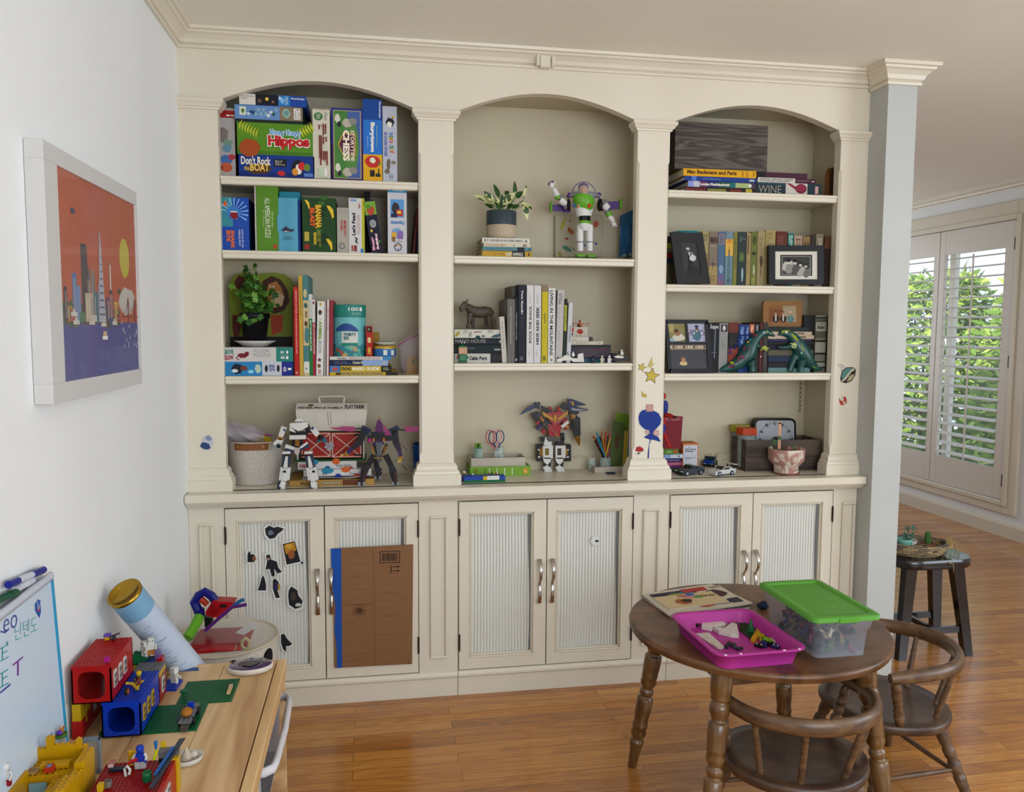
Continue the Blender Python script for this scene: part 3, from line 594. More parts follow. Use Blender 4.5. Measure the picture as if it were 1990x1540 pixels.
def c7(f):
 f.rect(0,0,1,1,'#1B1A33').rect(0,.72,1,.97,'#7BA83A').blob(.5,.8,.4,.1,'#B5503A',3).blob(.35,.88,.25,.05,'#5C8A2A',5).disc(.52,.55,.28,.075,'#AEB2B0').disc(.52,.55,.2,.05,'#8A918E').disc(.3,.42,.1,.03,'#D9C23A').txt('Bugs',.14,.05,.42,.3,'#F0A8C4',90,.06).txt('Building',.5,.06,.78,.36,'#F0C8D4',90,.06).disc(.84,.2,.08,.03,'#5C8A2A')
bx('building_set_box','dark purple and green bug building box leaning to the left','building set',722,744,390,488,.03,.18,'#151428',c7,zb=B,lean=-.155)
def c8(f):f.rect(0,0,1,1,'#C9C8CC').rect(0,.91,1,1,'#2A86A8').txt('PRESCHOOL\nPUZZLE GAME',.2,.93,.8,.975,WHT,180).ring(.33,.85,.12,.03,.0006,'#888888').ring(.68,.85,.12,.03,.0006,'#888888').rect(.15,.54,.85,.81,'#5F9AD0').blob(.4,.68,.24,.1,'#3A3238',3).rect(.45,.56,.8,.66,'#B03A34').rect(.5,.6,.7,.64,'#E3C84A').rect(.17,.54,.5,.6,'#2A2A50').txt('Opposites',.15,.43,.9,.50,'#4F8AC0',180,.04).blob(.5,.31,.36,.09,'#7FA0C8',5).rect(.2,.24,.45,.32,'#D9A83A').rect(.5,.22,.8,.34,'#8A6AA8').blob(.3,.22,.12,.05,'#8A6A3A',6).ring(.53,.1,.2,.06,.003,'#2A2830').disc(.45,.12,.04,.012,'#B03A34').disc(.6,.12,.04,.012,'#D9A83A').disc(.53,.07,.04,.012,'#2F7FC0').txt('ORCHARD\nTOYS',.3,.17,.75,.2,'#444444',180)
bx('board_game_box','upright white opposites puzzle game box with turquoise top strip','puzzle',753.5,790.5,363,491,.03,.2,'#BDBCC2',c8,zb=B)
book('thin dark red book leaning in the far right corner of second shelf',801,806,405,491,.06,.16,'#5A1014',zb=B,lean=.10)
book('thin navy book leaning beside the dark red one on second shelf',808,813.5,420,492,.06,.16,'#141F33',zb=B,lean=.07)
# bay 1, third shelf
z=zoom(4.523,400,480)
def d1(f):f.rect(0,0,1,1,'#8FC8DD').rect(0,0,.56,1,'#2E84B8').rect(.56,.02,.84,.98,'#C6C6CC').rect(.84,0,1,1,'#1E2F86').blob(.2,.5,.1,.42,'#1B2430',3).blob(.17,.35,.05,.15,'#D8DEE0',4).blob(.3,.55,.06,.2,'#7A4038',5).blob(.4,.3,.05,.15,'#8FD0E0',6).blob(.5,.5,.05,.35,'#B9C9B4',7).txt('ABOVE\nBELOW',.66,.3,.74,.8,'#2F5A9A',-90,.04).blob(.62,.5,.025,.3,'#2A2C38',8).blob(.79,.5,.025,.3,'#2A2C38',9).txt('48',.86,.3,.91,.65,WHT,-90).rect(.93,.4,.98,.55,WHT)
bx('jigsaw_puzzle_box','blue sea-animal floor puzzle box, bottom of pile under the ivy','puzzle',433,569,703.3,730.5,.03,.235,'#1F6CA8',d1,zb=C_)
e_=PY(500,703.3,.03).z
def d2(f):f.rect(0,0,1,1,'#CBC6C2').rect(.76,0,1,1,'#2B8478').txt('ABOVE',.0,.52,.15,.86,'#2B8478',bold=.05).txt('BELOW',.0,.12,.15,.46,'#A02440',bold=.05).blob(.28,.42,.08,.2,'#7A1F2C',4).blob(.34,.55,.04,.2,'#7A1F2C',6).line([(.22,.4),(.19,.25),(.23,.12)],.003,'#7A1F2C').txt('FLOOR\nPUZZLE',.44,.34,.68,.88,'#9A9690').txt('4+',.82,.56,.88,.78,WHT,bold=.02).disc(.92,.67,.015,.12,WHT).rect(.82,.47,.94,.48,WHT).txt('48',.82,.18,.88,.38,WHT,bold=.02).rect(.90,.18,.935,.38,WHT)
bx('jigsaw_puzzle_box','white and teal floor puzzle box lying on the blue one','puzzle',433,569,675.7,703.3,.03,.235,'#BDB8B2',d2,zb=e_)
e_=PY(500,675.7,.03).z
t=thing('board_puzzle','olive board with a painted lion leaning behind the ivy plant','puzzle',(PY(507,600,.2).x,.215,e_));base=t.location.copy()
m_=WB(base);out=[(215,880),(212,600),(200,400),(215,300),(250,250),(330,228),(430,240),(480,235),(600,228),(690,240),(745,280),(768,350),(765,500),(755,700),(762,880)]
m_.prism(pp(out,.21,z),(0,.025,0),mat('#7E8A22',.5));m_.obj('board',t)
for nm,pts,Yq,c in(('mane_picture',[(500,300),(580,255),(660,290),(720,380),(735,480),(690,560),(600,590),(520,540),(490,420)],.2095,'#4A2410'),('face_picture',[(545,330),(620,300),(665,360),(690,440),(670,510),(600,540),(560,500),(535,420)],.2090,'#B57A3A'),('muzzle_picture',[(580,400),(640,390),(690,440),(670,520),(600,530),(575,470)],.2085,'#D2B890'),('leg_picture',[(570,600),(680,600),(670,740),(580,780)],.2095,'#A8401E'),('tail_picture',[(235,600),(290,600),(310,700),(290,790),(245,790),(232,700)],.2095,'#6A2A14'),('snake_picture',[(255,300),(290,250),(345,270),(350,350),(300,380),(255,350)],.2095,'#5A2010'),('base_strip',[(215,790),(760,790),(760,878),(215,878)],.2090,'#15160F')):
 m_=WB(base);m_.prism(pp(pts,Yq,z),(0,.0006,0),mat(c,.5));m_.obj(nm,t)
m_=WB(base)
for px_ in(565,595):m_.cyl(PY(*z(px_,350),.2092),PY(*z(px_,350),.208),.0035,WHT,n=10);m_.cyl(PY(*z(px_,350),.2082),PY(*z(px_,350),.2075),.0014,BLK,n=8)
m_.obj('eyes_picture',t)
def ivy():
 p=PY(496,662,.115);t=thing('potted_ivy','bushy green ivy plant in a black plastic pot on a white saucer','plant',(p.x,.115,e_+.0005))
 s=MB();s.lathe([(.018,0),(.045,.002),(.062,.014),(.078,.022),(.076,.024),(.058,.017),(.03,.008),(.001,.007)],mat('#D4CFCB',.25),28);s.obj('saucer',t)
 s=MB();hp=PY(496,609,.09).z-e_
 s.lathe([(.036,.009),(.040,.012),(.052,hp-.02),(.056,hp-.018),(.057,hp),(.054,hp),(.051,hp-.012),(.001,hp-.014)],mat('#15151A',.3),28);s.obj('pot',t)
 R=random.Random(5);l=MB();st=MB();ms=[mat(c,.4)for c in('#3F6B2A','#4F7D33','#2F5522','#6A963F')]
 def leaf(mb,p,d,n,L,m):
  d=d.normalized();w=d.cross(n).normalized();n=w.cross(d)
  P=[(0,0),(.15,.42),(.42,.30),(.55,.55),(.72,.25),(1,0),(.72,-.25),(.55,-.55),(.42,-.30),(.15,-.42)]
  V=[p+d*a*L+w*b*L+n*(-abs(b)*.25*L+a*(1-a)*.15*L)for a,b in P]+[p+d*.45*L]
  mb.add(V,[(10,i,(i+1)%10)for i in range(10)],m,True)
 for k in range(46):
  a=R.random()*6.283;q=R.random();top=Vec((cos(a)*.075*q-.005,sin(a)*.05*q,hp+.02+R.random()*.115*(1.1-.5*q)))
  if k<5:top=Vec((-.008+.02*sin(k*2),-.01,hp+.14+.012*k))
  if k in(30,31,32):top=Vec((.075,-.03,hp+.02+.02*(k-30)))
  base_=Vec((R.uniform(-.03,.03),R.uniform(-.03,.03),hp-.014));mid=(base_+top)/2+Vec((R.uniform(-.02,.02),R.uniform(-.02,.02),.02))
  P=[base_.lerp(mid,i/3).lerp(mid.lerp(top,i/3),i/3)for i in range(4)];st.tube(P,.0009,mat('#5E6B33'),5,False)
  for j in range(5):
   c=P[1].lerp(top,j/4)+Vec((R.uniform(-.012,.012),R.uniform(-.014,.008),R.uniform(-.01,.01)))
   leaf(l,c,Vec((R.uniform(-1,1),R.uniform(-1,.4),R.uniform(-.6,.8))),Vec((R.uniform(-.3,.3),-1,.8)),R.uniform(.018,.032),R.choice(ms))
 for k in range(5):
  a=-.9-.3*k;c=Vec((.055*cos(a*1.2),-.05,hp-.012-.01*(k%3)));leaf(l,c+Vec((0,0,.01)),Vec((R.uniform(-.4,.4),-.3,-1)),Vec((0,-1,.3)),.03,ms[k%4])
 st.obj('stems',t);l.obj('leaves',t);return t
ivy()
book('mottled brown book at the left end of the upright books beside the ivy',568,571,575,730,.05,.2,'#4E3F26',zb=C_)
book('slim bright red book with a small white star on its spine foot',571.3,580.5,558,730,.03,.2,'#B5231E',lambda f:f.txt("ELEPHANTS ON TOUR  A search & find journey around the world",.3,.25,.7,.96,'#E8C8BC',-90,.01).txt('K',.25,.02,.75,.045,WHT),zb=C_)
book('tall mustard yellow atlas standing between the red and teal spines',581,589,536,730,.03,.22,'#C2A044',spine('ATLAS OF ADVENTURES','#5E4A1E',.3,.62,.6,.85),zb=C_)
def d3(f):f.rect(0,0,1,1,'#C9B68A').rect(0,.75,1,1,'#4E7F80').blob(.4,.82,.38,.05,'#C9B68A',3).blob(.5,.7,.4,.03,'#3B5F66',5).txt('MAPS',.35,.58,.75,.64,'#4A3218',-90,.04).blob(.5,.52,.35,.03,'#5A4030',5).rect(0,.14,1,.3,'#4E7F80').rect(0,.03,1,.14,'#D8D6CE').disc(.45,.07,.12,.01,BLK).blob(.6,.4,.5,.1,'#4E7F80',9)
book('thick teal and sand map book, tallest of the upright books on third shelf',589.5,600,535,730,.03,.235,'#4E7F80',d3,zb=C_)
book('white book with green lower spine and word book title',600.5,607,572,730,.035,.22,'#D2D0CA',lambda f:f.rect(0,0,1,.7,'#1F7A38').txt('BEST WORD BOOK EVER',.3,.3,.75,.68,'#E2EAE0',-90,.02).txt('Richard Scarry\'s',.3,.72,.7,.92,'#3F7A4A',-90),zb=C_)
book('white book with a crimson lower spine beside the green-spined one',607.4,613,583,730,.035,.22,'#D8D2CE',lambda f:f.rect(0,0,1,.7,'#A5243A').txt('BEST LITTLE WORD BOOK EVER',.3,.28,.75,.68,'#EEDCDC',-90,.02).disc(.5,.96,.3,.02,'#8A2A2A'),zb=C_)
def d4(f):f.rect(0,0,1,1,'#D9D8D3').disc(.45,.96,.2,.02,'#C2A24A').blob(.4,.85,.32,.04,'#5A3A24',3).txt('THE',.3,.745,.6,.765,'#333333').txt('ANIMAL',.25,.475,.7,.735,'#7A9A2A',-90,.05).txt('BOOK',.25,.29,.7,.465,'#7C7A74',-90,.01).star(.45,.21,.35,.035,'#7A2A2A').blob(.4,.13,.3,.03,'#7A5A2A',7).rect(.3,.02,.65,.08,'#B55A4A').txt('DK',.35,.03,.6,.07,WHT)
book('thick white animal encyclopedia with giraffe and starfish on its spine',613.5,627,586,731,.03,.21,'#D9D8D3',d4,zb=C_,lean=.03)
book('glossy white book with nothing readable on its spine, beside the encyclopedia',628.5,632.3,586,731,.04,.21,'#C9C9C4',zb=C_,lean=.02)
book('white-spined book with dusty red boards, last upright before the puzzle drum',632.8,638.5,583,731,.03,.21,'#D2CFCB',spine('THERE ARE 101 THINGS','#9A4A4A',.35,.65,.6,.9),zb=C_,lean=.02,side='#9A3A44')
book('dusty rose hardback pressed behind the white-spined one',639,646,584,731,.05,.2,'#9A3A44',zb=C_,lean=.02)
def flat(label,u0,u1,vt,vb,Y,D,cover,art=None,zb=None,pages='#E6DFCC',group=None,rz=0,**k):return book(label,u0,u1,vt,vb,Y,D,cover,art,0,zb,True,pages,group,rz=rz,**k)
def top(o):return o.location.z+o['h']
o=flat('yellow dinosaur book at the very bottom of the low pile',641,773,723.5,730.8,.03,.22,'#C9A51E',lambda f:f.rect(.82,0,1,1,'#2A2620').txt('THE FIRST BIG BOOK OF DINOSAURS',.15,.25,.78,.8,'#3F6A8A',bold=.04).blob(.12,.5,.05,.4,'#4A2A12',3),zb=C_)
o=flat('yellow dog breed guide with bold lettering on its spine',641,761,711.5,723,.03,.2,'#C6A93A',lambda f:f.rect(0,0,.16,1,'#3F7FC0').blob(.08,.5,.06,.4,'#B55A4A',3).rect(.16,0,.17,1,BLK).rect(.83,0,1,1,'#1E1D18').txt('DOG',.19,.25,.34,.8,'#2A2A22',bold=.05).txt('BREED GUIDE',.36,.25,.8,.8,'#EAE6CC',bold=.04).txt('NATIONAL\nGEOGRAPHIC',.86,.25,.96,.75,'#C9C9A0'),zb=top(o))
o=flat('dark navy book with pale blue end on its spine',641,754,700,711,.03,.2,'#1D2545',lambda f:f.rect(.56,0,1,1,'#8FA6CC').txt('Charlie M',.39,.3,.56,.8,'#D8D6C8',bold=.02).txt('THE BOY, THE MOLE,\nTHE FOX AND THE HORSE',.07,.25,.36,.75,'#7A82A8').disc(.93,.5,.02,.2,'#C9B98A'),zb=top(o))
o=flat('thin white and blue book directly under the puzzle drum',641,760,693.5,699.5,.03,.2,'#CFCFC8',lambda f:f.rect(.86,0,1,1,'#3F86B8').txt('Little Bear',.12,.2,.27,.8,BLK,bold=.02).txt('HARRIS & LITTLE PIG AND THE CHEF',.31,.2,.82,.8,'#B0503A'),zb=top(o))
zt_=top(o)
# puzzle drum
p=PY(678.5,650,.09);t=thing('puzzle_drum','tall round cardboard puzzle drum with teal lid and cord handle','puzzle',(p.x,.095,zt_));r=(PY(711.3,650,.095).x-PY(645.8,650,.095).x)/2;hz=PY(678,593,.06).z-zt_;hl=PY(678,617,.04).z-zt_
def sea():
 m,b_,N,L=nodes_of('sea_print',.45);tx=N('ShaderNodeTexCoord');v=N('ShaderNodeTexVoronoi',inp={'Scale':75});L(tx.outputs['Object'],v.inputs['Vector'])
 s=N('ShaderNodeSeparateColor');L(v.outputs['Color'],s.inputs[0]);q=ramp(N,[(0,'#2F7A80'),(.45,'#3F959A'),(.6,'#5AA89A'),(.78,'#D09A4A'),(.9,'#B5503A'),(1,'#23507A')]);q.color_ramp.interpolation='CONSTANT';L(s.outputs[0],q.inputs[0])
 g_=N('ShaderNodeSeparateXYZ');L(tx.outputs['Object'],g_.inputs[0]);k=N('ShaderNodeMapRange',inp={'From Min':.05,'From Max':.035});L(g_.outputs['Z'],k.inputs[0]);mx=N('ShaderNodeMix',data_type='RGBA');mx.inputs['A'].default_value=(*rgb('#63AEB0'),1);L(q.outputs[0],mx.inputs['B']);L(k.outputs[0],mx.inputs['Factor']);L(mx.outputs['Result'],b_.inputs['Base Color']);return m
m_=MB();m_.lathe([(r-.002,0),(r-.001,.002),(r-.001,hl)],sea(),40)
def wrap(F_r,a0,a1,z0,z1,c,n=8,e=0):m_.grid(lambda s_,t_:(sin(a0+(a1-a0)*s_)*(F_r+e),-cos(a0+(a1-a0)*s_)*(F_r+e),z0+(z1-z0)*t_),n,1,c)
m_.grid(lambda s_,t_:(sin(-.9+1.5*s_)*(r),-cos(-.9+1.5*s_)*(r),.098+.014*sin(s_*3.14)+(t_-.5)*.028*sin(s_*3.1)**.6),14,2,mat('#2F4F8A',.5));m_.obj('drum',t)
m_=MB();wrap(r,-.42,.55,.041,.095,'#D0CFC8',e=.0004);wrap(r,-.42,.55,.041,.052,'#2B8478',e=.0008)
vs,fs=glyphs('THIRTY\nSIX',.05);m_.add([(sin(-.3+.75*x_)*(r+.0012),-cos(-.3+.75*x_)*(r+.0012),.064+.026*y_)for x_,y_ in vs],fs,'#1F6A70');m_.obj('paper_label',t)
m_=MB();m_.lathe([(r+.001,hl),(r+.001,hz),(r-.003,hz+.001),(.001,hz+.001)],mat('#2B8478',.45),40,smooth=False)
vs,fs=glyphs('100',.01);m_.add([(sin(.0+.6*x_)*(r+.0016),-cos(.6*x_)*(r+.0016),hl+.024+.014*y_)for x_,y_ in vs],fs,WHT)
vs,fs=glyphs('PUZZLE',0);m_.add([(sin(.2+.62*x_)*(r+.0016),-cos(.2+.62*x_)*(r+.0016),hl+.010+.008*y_)for x_,y_ in vs],fs,'#9CC4BE');wrap(r,.68,.86,hl+.024,hl+.038,WHT,e=.0016);m_.obj('lid',t)
m_=MB();P=[(-r*cos(a)*1.02,-r*.9*sin(a)-.004,.083-.06*sin(a))for a in[pi*i/20 for i in range(21)]];m_.tube(P,.0016,mat('#2F8FB0'),6);m_.obj('cord_handle',t)
def d5(f):f.rect(0,0,1,1,'#AE2420').rect(.15,.8,.85,.97,'#241A18').disc(.45,.89,.12,.04,'#B9A890').rect(.25,.45,.75,.62,'#D8C88A').txt('ORY',.25,.05,.7,.3,'#E3C84A',-90,.05)
bx('card_game_box','small upright red box between the puzzle drum and round tin','card game',711.5,724,634,693,.05,.05,'#8E1B18',d5,zb=zt_)
bx('card_game_box','plain ochre yellow box standing behind the round tin','box',722,737,646,693,.13,.04,'#A87C1E',None,zb=zt_)
p=PY(747,683,.09);t=thing('round_tin','flat round tin, blue with ochre rim, on the book pile','tin',(p.x,.085,zt_));rr=(PY(769.7,683,.085).x-PY(724.5,683,.085).x)/2;ht=PY(747,673,.05).z-zt_
m_=MB();m_.lathe([(rr*.97,0),(rr,.002),(rr,ht*.75)],mat('#3A72A8',.35),36)
for a in(-.1,.6):m_.grid(lambda s_,t_:(sin(a+.32*s_)*(rr+.0005),-cos(a+.32*s_)*(rr+.0005),ht*.12+ht*.5*t_),4,1,mat('#D8D8D2'))
m_.obj('tin_body',t);m_=MB();m_.lathe([(rr+.001,ht*.75),(rr+.0012,ht),(rr-.002,ht+.001),(.001,ht)],mat('#C09A3A',.35,.3),36);m_.obj('tin_lid',t)
tt=thing('painted_clay_dish','small white clay dish painted green lying on the round tin','craft',(p.x+.003,.085,zt_+ht+.0015));m_=MB();m_.lathe([(.012,0),(.03,.004),(rr*1.02,.012),(rr*1.0,.0135),(.03,.010),(.001,.008)],mat('#C9C8BC',.4),24,sq=.8);m_.obj('dish',tt);m_=MB();m_.sphere((.004,-.002,.010),(rr*.72,rr*.5,.006),mat('#1F7A34',.3));m_.obj('green_glaze',tt)
def zipbag(name,label,base,outline,Y0,th,zipper,tint='#C9B8C4',zc='#B03A8A',items=None,alpha=.22):
 t=thing(name,label,'plastic bag',base);m_=WB(base);P=pp(outline,Y0);c=sum(P,Vec())/len(P);n=len(P);V=[]
 for k,s_ in((1,0),(.93,th*.45),(.6,th*.8)):
  V+=[c+(p-c)*k+Vec((0,-s_,0))for p in P]
 V.append(c+Vec((0,-th,0)));F=[(r_*n+i,r_*n+(i+1)%n,(r_+1)*n+(i+1)%n,(r_+1)*n+i)for r_ in range(2)for i in range(n)]+[(2*n+i,2*n+(i+1)%n,3*n)for i in range(n)]
 m_.add(V,F,mat(tint,.12,0,0,alpha),True);m_.add(P,[tuple(range(n))],mat(tint,.12,0,0,alpha));m_.obj('bag_film',t)
 m_=WB(base);m_.tube(pp(zipper,Y0-.004),[(.0015,.003)]*len(zipper),mat(zc,.35),6,flat=(0,1,0));m_.obj('zipper',t);return t
base=Vec((PY(795,730,.1).x,.11,C_))
bag=zipbag('zip_bag','clear zip bag with a magenta seal, holding card pieces, right end of third shelf',base,[z(*q)for q in((1700,900),(1690,860),(1760,800),(1888,755),(1888,1130),(1760,1128),(1715,1050))],.13,.03,[z(1690,870),z(1770,815),z(1888,765)])
m_=WB(base);m_.prism(pp([(1772,965),(1850,960),(1862,1120),(1765,1120)],.115,z),(0,.006,0),mat('#B9923A',.7));m_.prism(pp([(1815,985),(1838,990),(1830,1035),(1812,1020)],.1145,z),(0,.0005,0),mat('#4E6A3A'));m_.obj('card_piece',bag)
# ------------------------------------------------------------------ bay 2, upper shelf
z=zoom(5.103,860,320);A,B=SH[1]
o=flat('yellow animals book, lowest of the four under the two-tone plant pot',937,1033.5,488.3,497.8,.04,.2,'#C29A36',lambda f:f.rect(.60,0,.86,1,'#20211F').txt('BABY ANIMALS',.48,.2,.82,.8,'#D8D2BE',bold=.03).txt('counting',.24,.3,.44,.7,'#8A6A1E').disc(.94,.5,.02,.3,'#5A4A1E'),zb=A,pages='#C9BEA4')
o=flat('dusty blue picture book, second from the bottom under the plant pot',938,1033.5,480.5,488.3,.035,.19,'#5F8A92',lambda f:f.rect(.70,0,.85,1,'#1F2A30').txt('Goodnight everyone everywhere',.07,.3,.62,.7,'#24454F').disc(.95,.5,.015,.3,'#2A4A52'),zb=top(o),pages='#C9BEA4')
o=flat('cream tree guide, second from the top under the plant pot',939,1030.5,473.6,480.5,.04,.17,'#D2C9B0',lambda f:f.rect(0,0,.02,1,'#8A8A7A').txt('TREES OF NORTH AMERICA',.05,.3,.5,.7,'#A04A3A',bold=.02).rect(.64,.3,.67,.7,'#7A7A6A').rect(.85,.2,.88,.8,'#3A3A3A').rect(.9,.2,.92,.8,'#3A3A3A'),zb=top(o),pages='#B9AC92')
o=flat('white wildlife guide directly beneath the two-tone plant pot',937,1029,463,473.6,.04,.18,'#D6D2C8',lambda f:f.txt('WILDLIFE OF SOUTHERN AFRICA',.16,.28,.86,.72,'#4A4844',bold=.03).rect(.04,.2,.055,.8,'#6A6A62').rect(.065,.2,.08,.8,'#6A6A62').line([(.1,.3),(.12,.75),(.13,.4)],.0015,'#1F1F1C').rect(.9,.25,.95,.7,'#8A8478'),zb=top(o),pages='#A59A86')
zt_=top(o)
p=PY(974.5,440,.10);t=thing('potted_pothos','variegated leafy plant in a blue-grey and sand two-tone pot','plant',(p.x,.105,zt_));r=(PY(1003.6,440,.105).x-PY(945.6,440,.105).x)/2;h=PY(974,408,.06).z-zt_
m_=MB();m_.lathe([(r*.80,0),(r*.97,h*.05),(r,h*.12),(r,h*.49)],noisy('sand_stoneware','#A8977E','#B8A88E',120,.7),36);m_.lathe([(r+.0002,h*.49),(r+.0002,h*.97),(r-.001,h),(r-.005,h),(r-.006,h*.85),(.001,h*.84)],mat('#3D4A52',.3),36);m_.obj('pot',t)
def varieg():
 m,b_,N,L=nodes_of('variegated_leaf',.35);tx=N('ShaderNodeTexCoord');v=N('ShaderNodeTexNoise',inp={'Scale':38,'Detail':1.5,'Distortion':.6});L(tx.outputs['Object'],v.inputs['Vector']);q=ramp(N,[(.485,'#2F4F22'),(.505,'#C9CC92')]);L(v.outputs[0],q.inputs[0]);L(q.outputs[0],b_.inputs['Base Color']);return m
MV=varieg();MG=mat('#35572A',.4)
def bleaf(mb,p,d,n,Ln,Wd,m):
 d=Vec(d).normalized();n=Vec(n);w_=d.cross(n).normalized();n=w_.cross(d);V=[]
 for i in range(9):
  a=i/8;ww=Wd*(sin(pi*a**.75)**.8)*(1 if a<.97 else 0);dr=-n*.18*Ln*a*a
  V+=[p+d*a*Ln+w_*ww+n*ww*.35+dr,p+d*a*Ln+dr,p+d*a*Ln-w_*ww+n*ww*.35+dr]
 mb.add(V,[(i*3+j,i*3+j+1,(i+1)*3+j+1,(i+1)*3+j)for i in range(8)for j in(0,1)],m,True)
l1=MB();st=MB();bs=Vec((p.x,.105,zt_))
LV=[((1310/1,0),0)]
for(rx,ry),(tx,ty),wd,dy,mm in(((520,400),(330,290),.022,-.03,MV),((530,400),(430,265),.026,-.045,MV),((560,400),(540,340),.018,-.05,MV),((560,330),(515,190),.016,.01,MG),((600,400),(720,270),.026,-.045,MV),((600,420),(590,300),.018,-.02,MG),((720,320),(718,165),.014,-.01,MG),((730,330),(790,265),.02,-.02,MG),((800,350),(835,195),.008,-.01,MV),((800,360),(848,530),.02,-.03,MV),((820,400),(885,430),.016,-.04,MV),((500,430),(428,390),.016,-.03,MG),((640,430),(700,400),.02,-.04,MG),((690,430),(760,400),.016,-.02,MG),((560,430),(640,370),.018,.02,MG),((450,330),(345,330),.015,.02,MG),((620,300),(660,255),.015,.03,MG),((580,430),(500,380),.018,-.05,MV)):
 P0=PY(*z(rx,ry),.10+dy*.4)-bs;P1=PY(*z(tx,ty),.10+dy)-bs
 rt=Vec((P0.x*.25,0,h*.85));st.tube([rt,rt.lerp(P0,.5)+Vec((0,-.006,.006)),P0],.0013,mat('#6E8A3F'),6,False)
 bleaf(l1,P0,P1-P0,Vec((0,-1,.45)),(P1-P0).length*1.05,wd*.62,mm)
st.obj('stems',t);l1.obj('leaves',t)
# toy spaceman (plain stand-in for the character toy)
base=Vec((PY(1137,500,.08).x,.10,A));t=thing('toy_spaceman','plastic toy spaceman in white and green suit with one arm raised and wings','toy figure',base)
Wt,Gr,Pu,Gy=mat('#D6D4D2',.3),mat('#6BA632',.35),mat('#52307E',.35),mat('#76787E',.4)
q=lambda x,y,Y=.10:PY(*z(x,y),Y)-base
m_=MB()
for x0_,tb,kb in((1352,(1355,700),(1360,858)),(1462,(1462,700),(1468,858))):
 pass
def limb(mb,pts,rs,m,n=14):mb.tube([q(*a)for a in pts],rs,m,n)
for s_,hx in(('l',1365),('r',1460)):
 m_=MB();limb(m_,[(hx,600),(hx-4,690),(hx-2,770),(hx,860)],[.0135,.0145,.0135,.0125],Wt);m_.tube([q(hx-3,765),q(hx-3,775)],.0145,Gy,14)
 lg=m_.obj('leg',t);m_=MB();c=q(hx+(-4 if s_=='l' else 8),900,.085);m_.box(c.x-.019,c.y-.022,.0005,c.x+.019,c.y+.026,.021,Gr,.006);m_.box(c.x-.0195,c.y-.0225,.006,c.x+.0195,c.y+.0,.010,mat('#14140F'));m_.obj('boot',lg)
m_=MB();m_.tube([q(1412,660),q(1412,625),q(1412,590)],[(.018,.012),(.030,.02),(.033,.022)],Wt,20);m_.tube([q(1410,590),q(1410,562)],[(.033,.022),(.031,.021)],Gr,20);m_.obj('hips',t)
m_=MB()
for k in range(4):m_.tube([q(1410,562-k*15),q(1410,550-k*15)],[(.0295,.02)]*2,mat('#17151C',.35),20)
m_.obj('waist',t)
m_=MB();m_.tube([q(1405,515),q(1402,470),q(1400,400),q(1400,345),q(1400,335)],[(.038,.026),(.044,.032),(.055,.036),(.050,.034),(.038,.028)],Wt,24);m_.obj('torso',t)
m_=MB();m_.tube([q(1390,462,.095),q(1396,430,.093),q(1400,350,.093),q(1400,322,.095)],[(.012,.030),(.046,.0345),(.0555,.0395),(.05,.036)],Gr,24)
for(x_,y_),c in(((1300,405),'#2F5FA0'),((1322,408),'#1F7A5A'),((1342,412),'#C07A2A')):c_=q(x_,y_,.058);m_.box(c_.x-.0035,c_.y-.003,c_.z-.0075,c_.x+.0035,c_.y+.003,c_.z+.0075,c,.001)
c_=q(1455,408,.056);m_.sphere(c_,(.008,.004,.008),'#C4391F');c_=q(1385,388,.056);m_.box(c_.x-.014,c_.y-.002,c_.z-.010,c_.x+.014,c_.y+.003,c_.z+.008,mat('#A9B6C4',.3),.002);m_.obj('chest_plate',t)
m_=MB();m_.tube([q(1255,312),q(1300,298),q(1400,296),q(1500,300),q(1560,315)],[.008,.012,.013,.012,.008],Gy,12);c_=q(1400,318);m_.sphere(c_,(.047,.034,.010),Gy,24,8)
for x_ in(1255,1550):c_=q(x_,305);m_.cyl(c_+Vec((-.004,0,-.008)),c_+Vec((.004,0,.008)),.008,Pu,n=12)
m_.obj('collar',t)
m_=MB();m_.tube([q(1400,350),q(1400,320),q(1398,290),q(1396,245),q(1396,215),q(1396,198)],[.012,.0155,.0185,.0190,.016,.008],mat('#B98A72',.45),20);hd_=m_.obj('head',t)
m_=MB();m_.tube([q(1396,262,.106),q(1396,230,.106),q(1396,205,.104),q(1396,190,.102),q(1396,184,.102)],[.0198,.0208,.020,.013,.003],Pu,20);m_.obj('hood',hd_)
m_=MB();m_.sphere(q(1400,290),(.048,.042,.046),mat('#DCE8E4',.04,0,0,.12),28,16);dm_=m_.obj('helmet_dome',t)
m_=MB();c_=q(1400,300);m_.tube([c_+Vec((.0485*cos(a),-.002,.050*sin(a)))for a in[pi*i/22 for i in range(23)]],.0018,mat('#5F4A78',.3),8);m_.obj('dome_rim',dm_)
m_=MB();m_.prism([q(*a,.13)for a in((1088,398),(1180,395),(1270,400),(1270,472),(1200,474),(1195,462),(1088,462))],(0,.012,0),Pu);c0_=q(1073,420,.136);m_.box(c0_.x-.005,c0_.y-.014,c0_.z-.022,c0_.x+.005,c0_.y+.014,c0_.z+.020,Gr,.004);m_.obj('wing',t)
m_=MB();m_.prism([q(*a,.13)for a in((1570,360),(1660,368),(1750,362),(1750,436),(1570,460))],(0,.012,0),Pu);c0_=q(1762,392,.136);m_.box(c0_.x-.005,c0_.y-.014,c0_.z-.022,c0_.x+.005,c0_.y+.014,c0_.z+.022,Gr,.004)
m_.obj('wing',t)
